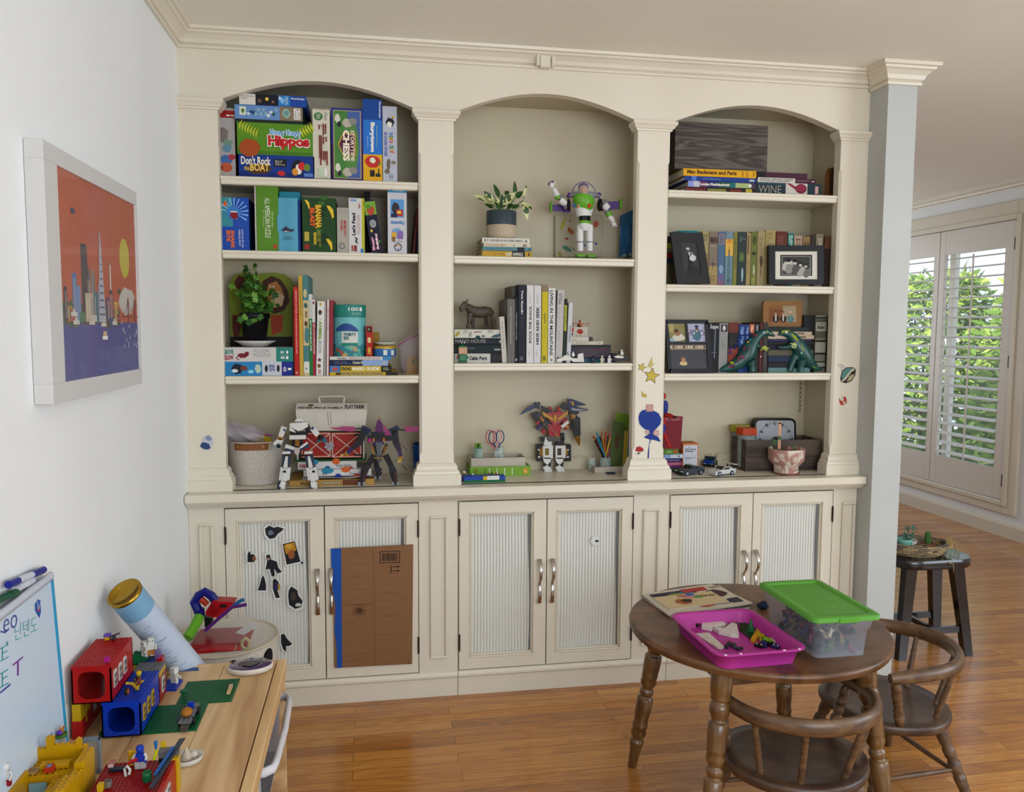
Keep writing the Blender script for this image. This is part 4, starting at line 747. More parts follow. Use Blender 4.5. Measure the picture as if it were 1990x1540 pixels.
m_=MB();c_=q(1245,400);m_.sphere(c_,(.010,.022,.024),mat('#141216',.4));limb(m_,[(1240,395),(1200,375),(1165,350)],[.012,.015,.013],Wt);limb(m_,[(1232,420),(1205,415)],[.012,.010],Gy);limb(m_,[(1175,335),(1160,320)],[.013,.013],Gy);limb(m_,[(1150,340),(1135,310)],[.0135,.0125],Gr);limb(m_,[(1140,318),(1118,268),(1100,235)],[.0125,.011,.008],Wt);ar=m_.obj('arm',t)
m_=MB();m_.sphere(q(1080,205),(.010,.009,.012),Wt)
for k,(x_,y_)in enumerate(((1045,190),(1055,178),(1070,165),(1090,160),(1105,175))):m_.tube([q(1078+k*4,200),q(x_+6,y_+6),q(x_,y_)],.0034,Pu if k<4 else Wt,8)
m_.obj('hand',ar)
m_=MB();c_=q(1560,400);m_.sphere(c_,(.011,.022,.026),mat('#141216',.4));limb(m_,[(1572,360),(1600,400)],[.014,.017],Gy);limb(m_,[(1598,395),(1640,440)],[.0165,.0145],Wt);limb(m_,[(1622,460),(1640,480)],[.012,.012],Gy);limb(m_,[(1620,490),(1672,470)],[.009,.009],Gr);limb(m_,[(1640,475),(1658,515)],[.0135,.0125],Gr);limb(m_,[(1655,510),(1680,545),(1695,570)],[.0125,.011,.0085],Wt);ar=m_.obj('arm',t)
m_=MB();m_.sphere(q(1700,592),(.012,.010,.010),Wt)
for k,(x_,y_)in enumerate(((1672,600),(1685,614),(1705,618),(1728,612),(1738,598))):m_.tube([q(1690+k*7,592),q(x_,y_)],.0036,Wt if k%2 else Pu,8)
m_.obj('hand',ar)
# painted canvases behind
def canvas(name,label,pts,Y,th,c,marks):
 P=pp(pts,Y);base=Vec(((P[0].x+P[1].x)/2,Y,SH[1][0]));t=thing(name,label,'painting',base);m_=WB(base);m_.prism(P,(0,th,0),mat(c,.7));m_.obj('canvas',t)
 for i,(mp,cc)in enumerate(marks):m_=WB(base);m_.prism(pp(mp,Y-.0003,z),(0,-.0004-.0001*i,0),mat(cc,.4));m_.obj('paint_mark',t)
 return t
def bl(cx,cy,a,b_,ang=0,seed=1):
 R=random.Random(seed);ca,sa=cos(ang),sin(ang);P=[]
 for i in range(12):
  an=2*pi*i/12;k=.75+.25*R.random();x_,y_=a*k*cos(an),b_*k*sin(an);P.append((cx+x_*ca-y_*sa,cy+x_*sa+y_*ca))
 return P
canvas('child_painting','off-white canvas with splashes of colour leaning behind the toy spaceman',[z(1118,915),z(1590,915),z(1590,500),z(1118,500)][:4],.255,.018,'#B4AC98',[(bl(1195,590,75,18,-1.2,2),'#A8A032'),(bl(1270,660,50,22,.8,3),'#A0521E'),(bl(1232,737,20,14,0,4),'#A8242A'),(bl(1235,835,60,22,.5,5),'#3E7A62'),(bl(1165,890,35,22,1,6),'#8F8E3A'),(bl(1520,590,35,40,.3,7),'#B0502A'),(bl(1520,785,16,14,0,8),'#2A4F9A'),(bl(1410,800,18,12,0,9),'#3A5F9A'),(bl(1300,840,25,12,.9,10),'#7A8A6A'),(bl(1262,560,5,18,0,11),'#6A5A4A')])
t=canvas('child_painting','blue brushed canvas propped against the right side of the middle bay',[z(1762,915),z(1905,918),z(1905,440),z(1772,505)],.20,.015,'#2F6088',[([(1762,640),(1775,600),(1770,700),(1762,720)],'#4F7F9E'),([(1860,600),(1890,560),(1895,700),(1870,690)],'#23507A'),(bl(1830,700,20,130,0,4),'#3B7098'),([(1765,915),(1800,880),(1830,915),(1860,870),(1890,915)],'#7FA0AC')])
# bay 2, lower shelf
z=zoom(5.103,860,520)
def e1(f):f.rect(0,0,.73,1,'#C6C4BC').rect(.73,0,1,1,'#2E2A29').txt('Cabin Porn',.30,.28,.66,.72,'#23211F',bold=.05).disc(.26,.3,.008,.05,BLK).rect(.92,.3,.93,.7,'#7A7672').rect(.95,.3,.96,.7,'#7A7672')
o=flat('thick white and charcoal cabin book, bottom of pile under the elephant',883,978.5,687.5,703.6,.055,.2,'#2E2A29',e1,zb=B)
o=flat('thick dark green book, second from the bottom under the elephant',883,980,671,687.5,.05,.2,'#16282A',lambda f:f.txt('Tiny Houses',.20,.5,.41,.7,'#8FA09A').rect(.80,.38,.92,.56,'#A9AFA0').rect(.93,.42,.94,.52,'#A9AFA0'),zb=top(o))
o=flat('black small-house book with wide white capitals, third in the elephant pile',883,979.5,657.5,671,.05,.2,'#17181F',lambda f:f.txt('NANO HOUSE',.02,.3,.63,.8,'#A9AAA8',bold=.0).txt('INNOVATIONS FOR SMALL',.66,.3,.82,.6,'#2F4F7A').star(.92,.5,.03,.3,'#C9C9C4',4,90,.5),zb=top(o))
def e4(f):
 f.rect(0,0,1,1,'#CBC9BE').txt('Jenibus',.41,.58,.57,.84,'#8A2A2A',bold=.04).disc(.49,.04,.055,.26,'#1F3A3A').poly([(0,.1),(.03,.55),(.1,.85),(.12,.6),(.08,.25)],'#A89A3A').poly([(.75,.08),(.82,.35),(.92,.5),(.99,.55),(.97,.2),(.88,.04)],'#3B6068')
 for x_ in(.18,.2,.23,.25):f.line([(x_,.5),(x_+.03,.95)],.0012,'#8A8494')
 for x_ in(.30,.32,.34):f.line([(x_,.15),(x_+.02,.7)],.0016,'#5A6E66')
 for x_ in(.70,.73,.76,.79):f.line([(x_,.6),(x_+.01,1)],.0012,'#4A5A44')
 f.blob(.60,.22,.04,.12,'#4A4A44',4)
o=bx('card_game_box','white game box printed with leaves, carrying the toy elephant','card game',883,976,641,657.5,.05,.2,'#BDBBB0',e4,zb=top(o));ze=o.location.z+o['h']
# elephant
base=Vec((PY(930,640,.13).x,.13,ze));t=thing('toy_elephant','small dark grey-brown toy elephant with raised trunk on a pile of books','toy animal',base);q=lambda x,y,Y=.13:PY(*z(x,y),Y)-base
ME=noisy('elephant_hide','#3E342A','#5A4D3F',90,.6,bump=.6)
m_=MB();m_.tube([q(*a)for a in((497,480),(488,462),(465,445),(425,440),(370,448),(310,435),(270,412),(240,388),(215,380),(198,386))],[.006,.013,.019,.0225,.023,.0215,.018,.0145,.011,.005],ME,18)
for sgn,pts,rs in((-1,((460,480),(460,540),(468,570),(475,608)),(.013,.0095,.007,.0078)),(1,((440,480),(436,545),(432,575),(428,608)),(.012,.009,.007,.0076)),(-1,((275,455),(268,520),(258,565),(250,608)),(.013,.0095,.007,.0078)),(1,((300,455),(298,520),(302,570),(306,608)),(.012,.009,.007,.0076))):m_.tube([q(a_,b2,.13+sgn*.011)for a_,b2 in pts],rs,ME,14)
m_.tube([q(214,380),q(206,362),q(214,346),q(236,343),q(251,328),q(240,312)],[.0085,.0062,.005,.0042,.0034,.0024],ME,10);m_.obj('body',t)
m_=MB()
for sgn in(-1,1):m_.tube([q(238,365,.13+sgn*.009),q(215,378,.13+sgn*.018),q(185,415,.13+sgn*.02),q(175,440,.13+sgn*.014)],[(.003,.008),(.0025,.0135),(.002,.0115),(.001,.003)],ME,10,flat=(0,1,0))
m_.obj('ears',t);m_=MB();m_.tube([q(480,450),q(500,500),q(510,540),q(520,555)],[.0018,.0012,.001,.002],ME,7);m_.obj('tail',t)
m_=MB()
for sgn in(-1,1):m_.tube([q(205,388,.13+sgn*.006),q(215,402,.13+sgn*.008),q(232,412,.13+sgn*.008)],[.0016,.0014,.0005],mat('#C9C0A8'),7)
m_.obj('tusks',t)
# little green block figure
base=Vec((PY(897,703,.02).x,.030,B));t=thing('brick_figure','chunky green-capped brick-built figure in front of the charcoal cabin book','toy figure',base);q=lambda x,y,Y=.03:PY(*z(x,y),Y)-base
m_=MB();a_=q(160,938);c_=q(245,862);m_.box(a_.x,-.0,.0003,c_.x,.018,.007,mat('#15593A',.3),.001);m_.box(a_.x+.001,0,.007,c_.x-.001,.018,c_.z,mat('#1E7048',.3),.003);bo=m_.obj('torso',t)
m_=MB();e1_=q(160,862);e2=q(245,790);m_.box(e1_.x,-.001,e1_.z,e2.x,.018,e2.z,mat('#C0997A',.4),.002);m_.obj('head',t)
m_=MB();e3=q(200,752);m_.box(e1_.x-.001,-.003,e2.z,e2.x+.001,.019,e2.z+.005,mat('#1E7048',.3),.002);m_.sphere((q(200,780).x,.008,e2.z+.004),(.008,.008,.006),mat('#1E7048',.3))
for x_ in(190,215):c_=q(x_,748);m_.sphere((c_.x,.0,c_.z),.0025,WHT)
m_.obj('cap',t)
for x_ in(150,250):m_=MB();c_=q(x_,890);m_.tube([(c_.x+(.003 if x_<200 else-.003),.006,c_.z+.004),(c_.x,.002,c_.z),(c_.x,0,c_.z-.005)],.0026,mat('#A83A2A' if x_<200 else '#1E7048'),8);m_.obj('arm',t)
# upright books, middle bay
book('short white hardback leaning at the left end of the middle upright row',976.5,986,616,703,.04,.19,'#C6C1B6',spine('ALMOST GREEN','#77736A',.35,.6,.3,.9),lean=-.07,zb=B)
book('mid-grey design handbook left of the thin black house book',986,1000.5,581.5,703,.035,.21,'#6F6A66',spine('Homemade: The Natural Design Handbook','#C9C5BE',.35,.55,.3,.88),zb=B,side='#7A756E')
book('tall grey cloth book set back behind the thin black house book',994,1005,556,703,.09,.17,'#6A655E',zb=B)
book('thin black house monograph with small white capitals',1001,1006.5,577.5,703,.035,.2,'#1B1C26',spine('TOM KUNDIG: HOUSES','#C4C4C0',.3,.65,.35,.77,foot='#C4C4C0'),zb=B)
book('tall navy-black architecture monograph with bold white name',1007,1022,553.6,703.5,.03,.22,'#1E2030',lambda f:f.txt('Tom Kundig',.3,.62,.62,.93,'#D8D8D4',-90,.04).txt('Works',.35,.44,.6,.6,'#3E4152',-90,.04).ring(.45,.06,.18,.02,.0012,'#C4C4C0'),zb=B)
book('white cabin design book, first of the two white tomes with wide black capitals',1023.5,1037,555,703.5,.03,.22,'#D2D0CE',lambda f:f.txt('ROCK THE SHACK',.32,.26,.72,.74,'#33322F',90,.03).txt('The Architecture\nof Cabins',.3,.76,.6,.9,'#8A8884',90).txt('gestalten',.3,.08,.5,.17,'#77756F',90),zb=B)
book('white hideaway design book immediately left of the yellow spine',1037.8,1051.5,555.5,703.8,.03,.22,'#CFCDCC',lambda f:f.txt('HIDE AND SEEK',.3,.24,.72,.73,'#33322F',90,.04).txt('The Architecture of\nCabins and Hideouts',.3,.77,.6,.9,'#8A8884',90).txt('gestalten',.3,.08,.5,.16,'#77756F',90),zb=B)
book('bright yellow interior style book in the middle upright row',1053,1064.5,553.5,704,.03,.22,'#C3B322',lambda f:f.rect(0,.91,1,1,'#8A7A62').txt('style',.3,.5,.7,.64,'#6A6A1E',-90,.03).txt('Making a home beautiful',.4,.32,.6,.46,'#7A7A2A',-90).rect(.2,.03,.7,.09,'#7A7A1E'),zb=B)
book('white mountain living book with full-length black capitals',1065.3,1079,560.5,703.5,.03,.22,'#D0CFCC',lambda f:f.txt('LIVING IN THE MOUNTAINS',.22,.10,.68,.97,'#2E2D2B',-90,.03).poly([(.5,.015),(.7,.04),(.5,.065),(.3,.04)],'#8A8884'),zb=B)
book('pale grey slow-living book slightly leaning, right of the mountain book',1080,1093,564,703.5,.03,.21,'#B9B5B2',lambda f:f.txt('STILL',.2,.8,.65,.95,'#55524F',-90,.02).txt('The Slow Home',.3,.6,.45,.76,'#8A8682',-90).txt('Natalie Walton',.3,.3,.45,.44,'#8A8682',-90).disc(.35,.06,.2,.025,'#5A5754'),zb=B,lean=.025)
book('narrow black and lime book beside the household guide',1094,1100,581,703,.035,.2,'#2E3A2E',lambda f:f.rect(.1,.5,.9,.9,'#AEB23A').rect(.2,.9,.8,.99,'#15151A').txt('THE SMALL\nHOUSE BOOK',.25,.52,.75,.87,'#2A2A1A',-90),zb=B,lean=.02)
book('white household guide leaning right at the end of the upright row',1101,1109,589,703,.03,.2,'#C4C6CA',lambda f:f.txt('Remodelista',.5,.35,.8,.62,'#2E2D2B',-90,.03).txt('THE ORGANIZED HOME',.2,.33,.4,.62,'#77756F',-90),zb=B,lean=.035)
# right pile
o=bx('card_game_box','thin turquoise box at the bottom of the pile beside the upright row','box',1112,1178,697.5,703.5,.05,.2,'#2A5A6E',None,zb=B)
o=flat('thick dark mottled volume of essays in the pile beside the upright row',1110,1187,671,697.5,.05,.2,'#3A3440',lambda f:f.rect(0,.86,1,1,'#1C1A20').blob(.4,.45,.35,.35,'#4A3F48',3).rect(.55,.6,.9,.72,'#5A2F30').txt('Semper Nigrum',.35,.14,.85,.3,'#6A5F66'),zb=o.location.z+o['h'],pages='#8A8070')
zq=top(o)
o=flat('long cream book with faint grey title on the thick dark volume',1108,1172,663.5,671,.05,.2,'#B9B5A4',lambda f:f.rect(.2,.35,.23,.6,'#6E6A5A').txt('NOTES',.27,.3,.5,.65,'#8A8676').rect(.85,.3,.9,.55,'#8A8676'),zb=zq)
o=flat('short pale book with brown end carrying the red brick set box',1108,1152,655.3,663.5,.05,.17,'#C2BBB2',lambda f:f.rect(.82,0,1,1,'#4A3234').rect(.05,.3,.3,.45,'#9A948A'),zb=top(o))
def e5(f):f.rect(0,0,1,1,'#B5AEA0').rect(0,.5,.17,.95,'#A02A22').disc(.08,.28,.07,.16,'#4A4240').blob(.55,.55,.22,.3,'#9A2E24',5).txt('6 in 1',.3,.06,.85,.2,'#8A2A22')
o=bx('building_set_box','small white building set box with a red picture, under the red plane','building set',1109,1142,636,655.3,.06,.1,'#A39C8E',e5,zb=top(o));zr=o.location.z+o['h']
base=Vec((PY(1127,636,.1).x,.10,zr));t=thing('brick_plane','little red brick-built biplane with pilot on top of the pile','toy vehicle',base);q=lambda x,y,Y=.1:PY(*z(x,y),Y)-base;MR=mat('#A8241C',.3)
m_=MB();c_=q(1360,570);m_.box(-.006,-.02,.002,.006,.025,.013,MR,.001);m_.cyl((0,-.021,.008),(0,-.024,.008),.006,mat('#B5702A'),n=12);m_.obj('fuselage',t)
m_=MB();w0=q(1280,548).x;w1=q(1455,548).x;m_.box(w0,-.008,.0135,w1,.006,.0155,MR);[m_.box(x_-.001,-.004,.005,x_+.001,0,.0135,MR)for x_ in(w0+.008,w1-.008)];m_.obj('wing',t)
m_=MB();m_.cyl((-.008,0,.003),(.008,0,.003),.0035,mat('#2A2320'),n=10);m_.obj('wheels',t)
m_=MB();m_.box(-.004,0,.0155,.004,.006,.021,MR,.001);m_.sphere((0,.003,.0245),.0042,mat('#8A1F1A'));m_.obj('pilot',t)
t=thing('book','purple hardback standing behind the white riders at the right of the pile','book',(PY(1194,690,.12).x,.12,B));m_=MB();m_.box(-.012,0,.0003,.012,.14,.036,'#57476A',.002);m_.obj('cover',t)
# white vehicles and riders
def brick(mb,x0,y0,z0,nx,ny,hgt,m,u=.008,studs=True):
 mb.box(x0,y0,z0,x0+nx*u,y0+ny*u,z0+hgt,m,.0004)
 if studs:
  for i in range(nx):
   for j in range(ny):mb.cyl((x0+(i+.5)*u,y0+(j+.5)*u,z0+hgt),(x0+(i+.5)*u,y0+(j+.5)*u,z0+hgt+.0017),u*.3,m,n=8)
def minifig(name,label,loc,s=1,body='#D8D6D0',legs=None,head='#D8D6D0',hat=None,rz=0,face=None,group=None,sit=False,armc=None,boxhead=False,cat='toy figure'):
 t=thing(name,label,cat,loc,(0,0,rz),group);lg,bd_,hd_=legs or body,body,head;hl_=.012*s if not sit else.006*s
 m_=MB()
 for sx in(-1,1):m_.box(sx*.0041*s-.0038*s,-.003*s if not sit else-.010*s,0,sx*.0041*s+.0038*s,.003*s,hl_,lg,.0005)
 m_.obj('legs',t);m_=MB();m_.frustum((0,0,hl_),.008*s,.0038*s,(0,0,hl_+.013*s),.0056*s,.0034*s,mat(bd_,.35));m_.obj('torso',t)
 m_=MB()
 for sx in(-1,1):m_.tube([(sx*.006*s,0,hl_+.0115*s),(sx*.0098*s,-.002*s,hl_+.007*s),(sx*.0095*s,-.006*s,hl_+.003*s)],.0022*s,mat(armc or bd_,.35),8);m_.sphere((sx*.0095*s,-.0075*s,hl_+.002*s),.0021*s,mat(hd_ if not armc else bd_,.35),8,5)
 m_.obj('arms',t);m_=MB();zz=hl_+.013*s
 if boxhead:m_.box(-.006*s,-.006*s,zz,.006*s,.006*s,zz+.012*s,hd_,.0006);[m_.box(sx*.003*s-.0013*s,-.0065*s,zz+.006*s,sx*.003*s+.0013*s,-.006*s,zz+.008*s,face or BLK)for sx in(-1,1)]
 else:m_.lathe([(.003*s,zz),(.0048*s,zz+.001*s),(.0052*s,zz+.003*s),(.0052*s,zz+.008*s),(.004*s,zz+.0097*s),(.001*s,zz+.0100*s)],mat(hd_,.35),14)
 h_=m_.obj('head',t)
 if hat:m_=MB();m_.lathe([(.0060*s,zz+.0055*s),(.0063*s,zz+.008*s),(.005*s,zz+.0112*s),(.001*s,zz+.012*s)],mat(hat,.35),14);m_.obj('hat',t)
 return t
base=Vec((PY(1110,703,.0).x,.024,B));t=thing('brick_vehicle','low white brick-built walker with a rider, left of the small white troopers','toy vehicle',base);q=lambda x,y,Y=.02:PY(*z(x,y),Y)-base;MW=mat('#CFCDC4',.35)
m_=MB()
for pts in([(1140,938),(1135,910),(1180,900),(1215,870),(1260,880),(1290,900),(1400,905),(1405,938),(1300,938),(1280,925),(1190,925),(1180,938)],[(1340,905),(1345,860),(1395,850),(1400,905)]):m_.prism([q(*a)for a in pts],(0,.02,0),MW)
brick(m_,q(1225,880).x,-.002,q(1225,885).z-.001,2,2,.003,MW);m_.obj('chassis',t)
m_=MB();m_.tube([q(1250,870),q(1238,845),q(1250,835)],.0012,BLK,6);m_.obj('handlebars',t)
minifig('brick_figure','tiny white-helmeted figure riding the low white walker',base+q(1298,882)+Vec((0,.006,-.001)),.62,hat='#D8D6D0',sit=True)
minifig('brick_figure','tiny black figure standing in front of the dark volume',Vec((PY(1152,703,.02).x,.02,B)),.8,'#1A1A1C',head='#1A1A1C',hat='#1A1A1C')
minifig('brick_figure','tiny white trooper standing, middle of the row before the purple hardback',Vec((PY(1170,703,.02).x,.02,B)),.82,'#B9B2A2',head='#B9B2A2',hat='#C4BDAE')
minifig('brick_figure','tiny white trooper with dark belt, nearest the black speeder',Vec((PY(1184,703,.02).x,.02,B)),.82,'#C9C4BA',legs='#D8D6D0',head='#C9C4BA',hat='#D8D6D0')
base=Vec((PY(1209,703,.015).x,.022,B));t=thing('brick_vehicle','black and white brick speeder at the right end of the shelf','toy vehicle',base);q=lambda x,y,Y=.02:PY(*z(x,y),Y)-base
m_=MB();m_.prism([q(*a)for a in((1690,915),(1720,885),(1780,890),(1850,870),(1830,905),(1850,925),(1790,920),(1740,932))],(0,.012,0),mat('#1C1C20',.35));m_.obj('hull',t)
m_=MB();m_.prism([q(*a,.018)for a in((1700,885),(1740,872),(1800,885),(1790,900),(1730,900))],(0,.012,0),MW);m_.prism([q(*a,.018)for a in((1740,850),(1762,830),(1768,855),(1750,862))],(0,.004,0),mat('#1C1C20'));m_.obj('fairing',t)
minifig('brick_figure','tiny white trooper seated on the black and white speeder',base+q(1780,870)+Vec((0,.006,0)),.72,'#CFCDC4',head='#CFCDC4',hat='#CFCDC4',sit=True)
# ------------------------------------------------------------------ bay 3
A,B,C_=SH[2];z=zoom(5.237,1270,190)
o=flat('thin black book with red lettering at the bottom of the art book pile',1331,1468,365,372.5,.035,.21,'#2A1414',lambda f:f.txt('F R A C T A L S',.02,.2,.28,.8,'#B5433A',bold=.03).rect(.32,.2,.58,.7,'#8A8A3A').rect(.64,.3,.8,.7,'#8A2A24').rect(.86,.1,.95,.9,'#B9A83A'),zb=A)
def f1(f):
 f.rect(0,0,1,1,'#4A3A5A').rect(0,0,.08,1,'#8F9AD0').rect(.08,0,.17,1,'#C4C0CC').rect(.17,0,.28,1,'#6A2F5A').rect(.28,0,.45,1,'#2A2F6A').rect(.45,0,.62,1,'#2E5A4A').rect(.62,0,.7,1,'#1E6A6E').rect(.7,.1,.93,.9,'#A8B57A').txt('Louisa Matthiasdottir',.18,.3,.62,.75,'#E0DCD0',bold=.05).rect(.9,.3,.94,.7,WHT)
o=flat('multi-coloured painter book directly under the blue spine',1337,1468,353.8,365,.04,.2,'#5A3A5A',f1,zb=top(o))
o=flat('cobalt blue spine with faded title under the yellow art book',1330,1470,344.5,353.8,.035,.21,'#1E3F8A',lambda f:f.rect(.1,0,.165,1,'#4F7AC0').txt('SWITZERLAND',.25,.3,.5,.7,'#7A8FB0',180).rect(.9,.2,.97,.7,'#A9B0A0'),zb=top(o))
o=flat('bright yellow art book with dark lettering, top of its pile',1328,1469.5,329.8,344.5,.035,.22,'#D9A61C',lambda f:f.txt('Max Beckmann and Paris',.05,.3,.73,.85,'#5A3A10',bold=.05).rect(.80,.1,.83,.9,'#B5860E').rect(.86,.1,.89,.9,'#B5860E').rect(.95,.2,.98,.8,'#B5860E'),zb=top(o));zc1=top(o)
o=flat('thick wine guide with a red glass printed on its dark teal spine',1470.5,1595,356.3,373.5,.035,.2,'#15323A',lambda f:f.rect(.45,0,.79,1,'#C4BDB4').poly([(.46,.98),(.52,.98),(.66,.55),(.6,.45)],'#8A2A3A').disc(.69,.55,.09,.42,'#6A1A2E').disc(.69,.6,.075,.3,'#8A2240').txt('WINE',.03,.1,.38,.75,'#A8A08A',bold=-.01).rect(.79,.0,1,1,'#15323A').rect(.91,.15,.96,.8,'#C49A94').rect(0,.86,.45,.92,'#2E5A6A'),zb=A)
o=flat('white and maroon winery guide lying on the wine guide',1472.5,1586,346.8,356.3,.04,.2,'#4A1A34',lambda f:f.rect(0,0,.64,1,'#C9C4B9').txt('ESSENTIAL WINES AND WINERIES\nOF THE PACIFIC NORTHWEST',.04,.2,.6,.85,'#3A3A36',bold=.02).txt('COLE DANEHOWER',.66,.45,.88,.7,'#A88A94').rect(.92,.4,.97,.6,'#C9BCC0'),zb=top(o))
o=flat('plain plum cloth book on top of the wine guides',1471,1569,336,346.8,.045,.19,'#4A2236',lambda f:f.rect(0,0,.17,1,'#141013'),zb=top(o))
def crate_mat():return woody('weathered_wood_%d'%len(bpy.data.materials),'#2A231D','#3C332C','#5E544B',2.2,'X',.7,22)
MCR=crate_mat();zb_=max(zc1,top(o))+.001
base=Vec((PY(1401,333,.06).x,.06,zb_));x0=PY(1311.5,300,.06).x-base.x;x1=PY(1491.5,300,.06).x-base.x;zt2=PY(1400,240,.06).z-zb_
t=thing('wooden_crate','dark weathered wooden crate turned away on top of the art books','crate',base);m_=MB();m_.box(x0,0,0,x1,.010,zt2,MCR,.001);m_.obj('bottom_board',t)
m_=MB();m_.box(x0,.010,0,x0+.010,.2,zt2,MCR,.001);m_.box(x1-.010,.010,0,x1,.2,zt2,MCR,.001);m_.obj('side_boards',t);m_=MB();m_.box(x0+.01,.01,zt2-.01,x1-.01,.2,zt2,MCR,.001);m_.box(x0+.01,.01,0,x1-.01,.2,.01,MCR,.001);m_.obj('long_boards',t)
p=PY(1612,376,.12);t=thing('wood_slice_plaque','round-topped slice of brown wood leaning at the right end of the top shelf','ornament',(p.x,.10,A));m_=MB();P=[]
for i in range(21):a=pi*i/20;P.append((.0,.0-.03*0+.07*cos(a)*-1,.085+.055*sin(a)))
P=[(-.026,0,0)]+[(-.028+.035*(1-cos(pi*i/14))if 0 else-.028+.034*(1-cos(pi*i/14/1.0)),0,.075+.058*sin(pi*i/14))for i in range(15)]+[(.04,0,0)]
m_.prism(P,(0,.02,0),woody('dark_bark_wood','#2A160A','#5A3416','#7A5020',1,'Z',.5,8));m_.obj('slab',t,rot=(-.0,0,.5))
# second shelf
z=zoom(5.237,1270,410)
def frame3d(name,label,corners,Y,th,fw,colour,opening,insert,z=z,group=None,rough=.35,mcol=None):
 P=pp(corners,Y,z);base=(P[2]+P[3])/2;t=thing(name,label,'picture frame',base);m_=WB(base);O_=pp(opening,Y,z);m=mat(colour,rough)
 for i in range(4):
  j=(i+1)%4;d=Vec((0,th,0));q4=[P[i],P[j],O_[j],O_[i]];m_.prism(q4,d,m)
 m_.obj('frame',t);m_=WB(base);m_.prism([p_+Vec((0,.004,0))for p_ in O_],(0,.002,0),mat(mcol or '#C4C0B4',.6));m_.obj('mount',t);m_=WB(base);insert(m_,lambda x,y,e=0:PY(*z(x,y),Y+.0038-e));m_.obj('photograph',t)
 return t
def poly3(mb,L,pts,c,e=0):mb.add([L(x,y,e)for x,y in pts],[tuple(range(len(pts)))],c)
def ins1(m_,L):
 poly3(m_,L,[(312,645),(487,650),(440,322),(278,318)],'#3A3A3E');poly3(m_,L,[(330,645),(470,650),(450,560),(350,560)],'#26262A',.0003);poly3(m_,L,bl(375,520,32,110,.05,3),'#1E1E22',.0004);poly3(m_,L,bl(350,385,22,14,0,4),'#B9B9B9',.0006);poly3(m_,L,bl(352,402,14,14,0,5),'#6A6A6A',.0005);poly3(m_,L,bl(392,432,12,14,0,5),'#8A8A8A',.0006);poly3(m_,L,bl(398,480,36,40,0,6),'#C4C4C4',.0005);poly3(m_,L,bl(365,435,9,22,0,6),'#D0D0D0',.0006)
frame3d('photo_frame','black leaning frame with a portrait photo of two people in old dress',[(175,218),(500,225),(580,742),(240,742)][::1],.03,.014,0,'#221E1D',[(278,318),(440,322),(487,650),(312,645)],ins1)
o=bx('box','dark patterned box behind the tall portrait frame, left end of the shelf','box',1296,1309,512,553.5,.12,.12,'#5A5538',None,zb=B)
yy=o.location.z+o['h']
for lab,c,h_ in(('blue paperback lying behind the tall portrait frame','#26324A',.022),('red paperback lying on the blue one behind the portrait frame','#8A1F1C',.022),('grey-green paperback lying on the red one behind the portrait frame','#6A7A6E',.016),('lime yellow paperback lying on the grey-green one behind the portrait frame','#9AA02A',.023),('black paperback on top of the lying pile behind the portrait frame','#1A1510',.028)):
 t=thing('book',lab,'book',(PY(1308,500,.12).x,.12,yy),(0,0,0),'paperbacks lying behind the portrait frame');m_=MB();m_.box(-.028,0,.0002,.028,.12,h_-.0004,c,.001);m_.obj('cover',t);m_=MB();m_.box(-.0285,.004,.002,-.027,.116,h_-.002,'#C9BFA4');m_.obj('pages',t);yy+=h_
t=thing('glass_dish','shallow teal glass dish on the lying paperbacks behind the portrait frame','dish',(PY(1334,450,.13).x,.14,yy));m_=MB();m_.lathe([(.02,0),(.05,.003),(.058,.02),(.056,.02),(.048,.006),(.001,.004)],mat('#1F8A90',.1),28);m_.obj('dish',t)
def old(label,u0,u1,vt,cover,art=None,Y=.05,**k):return book(label,u0,u1,vt,554,Y,.16,cover,art,zb=B,pages='#BFB08A',**k)
G2=lambda*a:None
def bands(*st):
 def f(F):
  for a in st:
   if len(a)==3:F.rect(0,a[0],1,a[1],a[2])
   else:F.txt(a[0],.15,a[1],.85,a[2],a[3],bold=.02)
 return f
old('pale tan novel spine just right of the tall portrait frame',1364,1376.5,450,'#A39468',bands(('POOR\nRICH',.82,.95,'#4A4230'),(.2,.6,'#8A7B54')))
old('taupe novel with a compass star low on its spine',1377.3,1394.5,450.5,'#7F7264',lambda f:f.txt('MAN',.15,.78,.95,.91,'#3A2422',bold=.05).rect(.2,.72,.8,.74,'#A09484').rect(0,0,1,.36,'#A08A5A').star(.5,.4,.4,.12,'#4A3A3A',4,90,.15).txt('Gore\nVidal',.2,.08,.8,.2,'#4A3A24'))
old('dusty blue novel with small figures on its spine',1395,1408.5,450.5,'#4F6A86',lambda f:f.rect(0,.75,1,.96,'#7A7480').txt('THE\nWEB OF\nDAYS',.2,.78,.8,.93,'#2E3A5A').blob(.5,.3,.35,.1,'#7F9AAC',4).rect(0,.1,1,.2,'#6A5F86').rect(0,.02,1,.08,'#8A5A6E'))
old('novel with a yellow city tower on its spine',1409.3,1424,450,'#6E8890',lambda f:f.rect(0,.55,1,.86,'#D0A84A').txt('THE\nCITY',.15,.78,.9,.86,'#B5622A',bold=.04).poly([(.3,.0),(.3,.45),(.42,.6),(.5,.72),(.58,.6),(.7,.45),(.7,0)],'#5A7480').poly([(.42,.6),(.5,.74),(.58,.6)],'#24303A').txt('SMITH',.2,.06,.8,.12,'#2A3A3A'))
old('narrow olive novel between the city tower spine and dark green spine',1424.6,1432.5,451.5,'#7F7A3A',spine('THE RED BOOK','#4A4422',.3,.7,.3,.9))
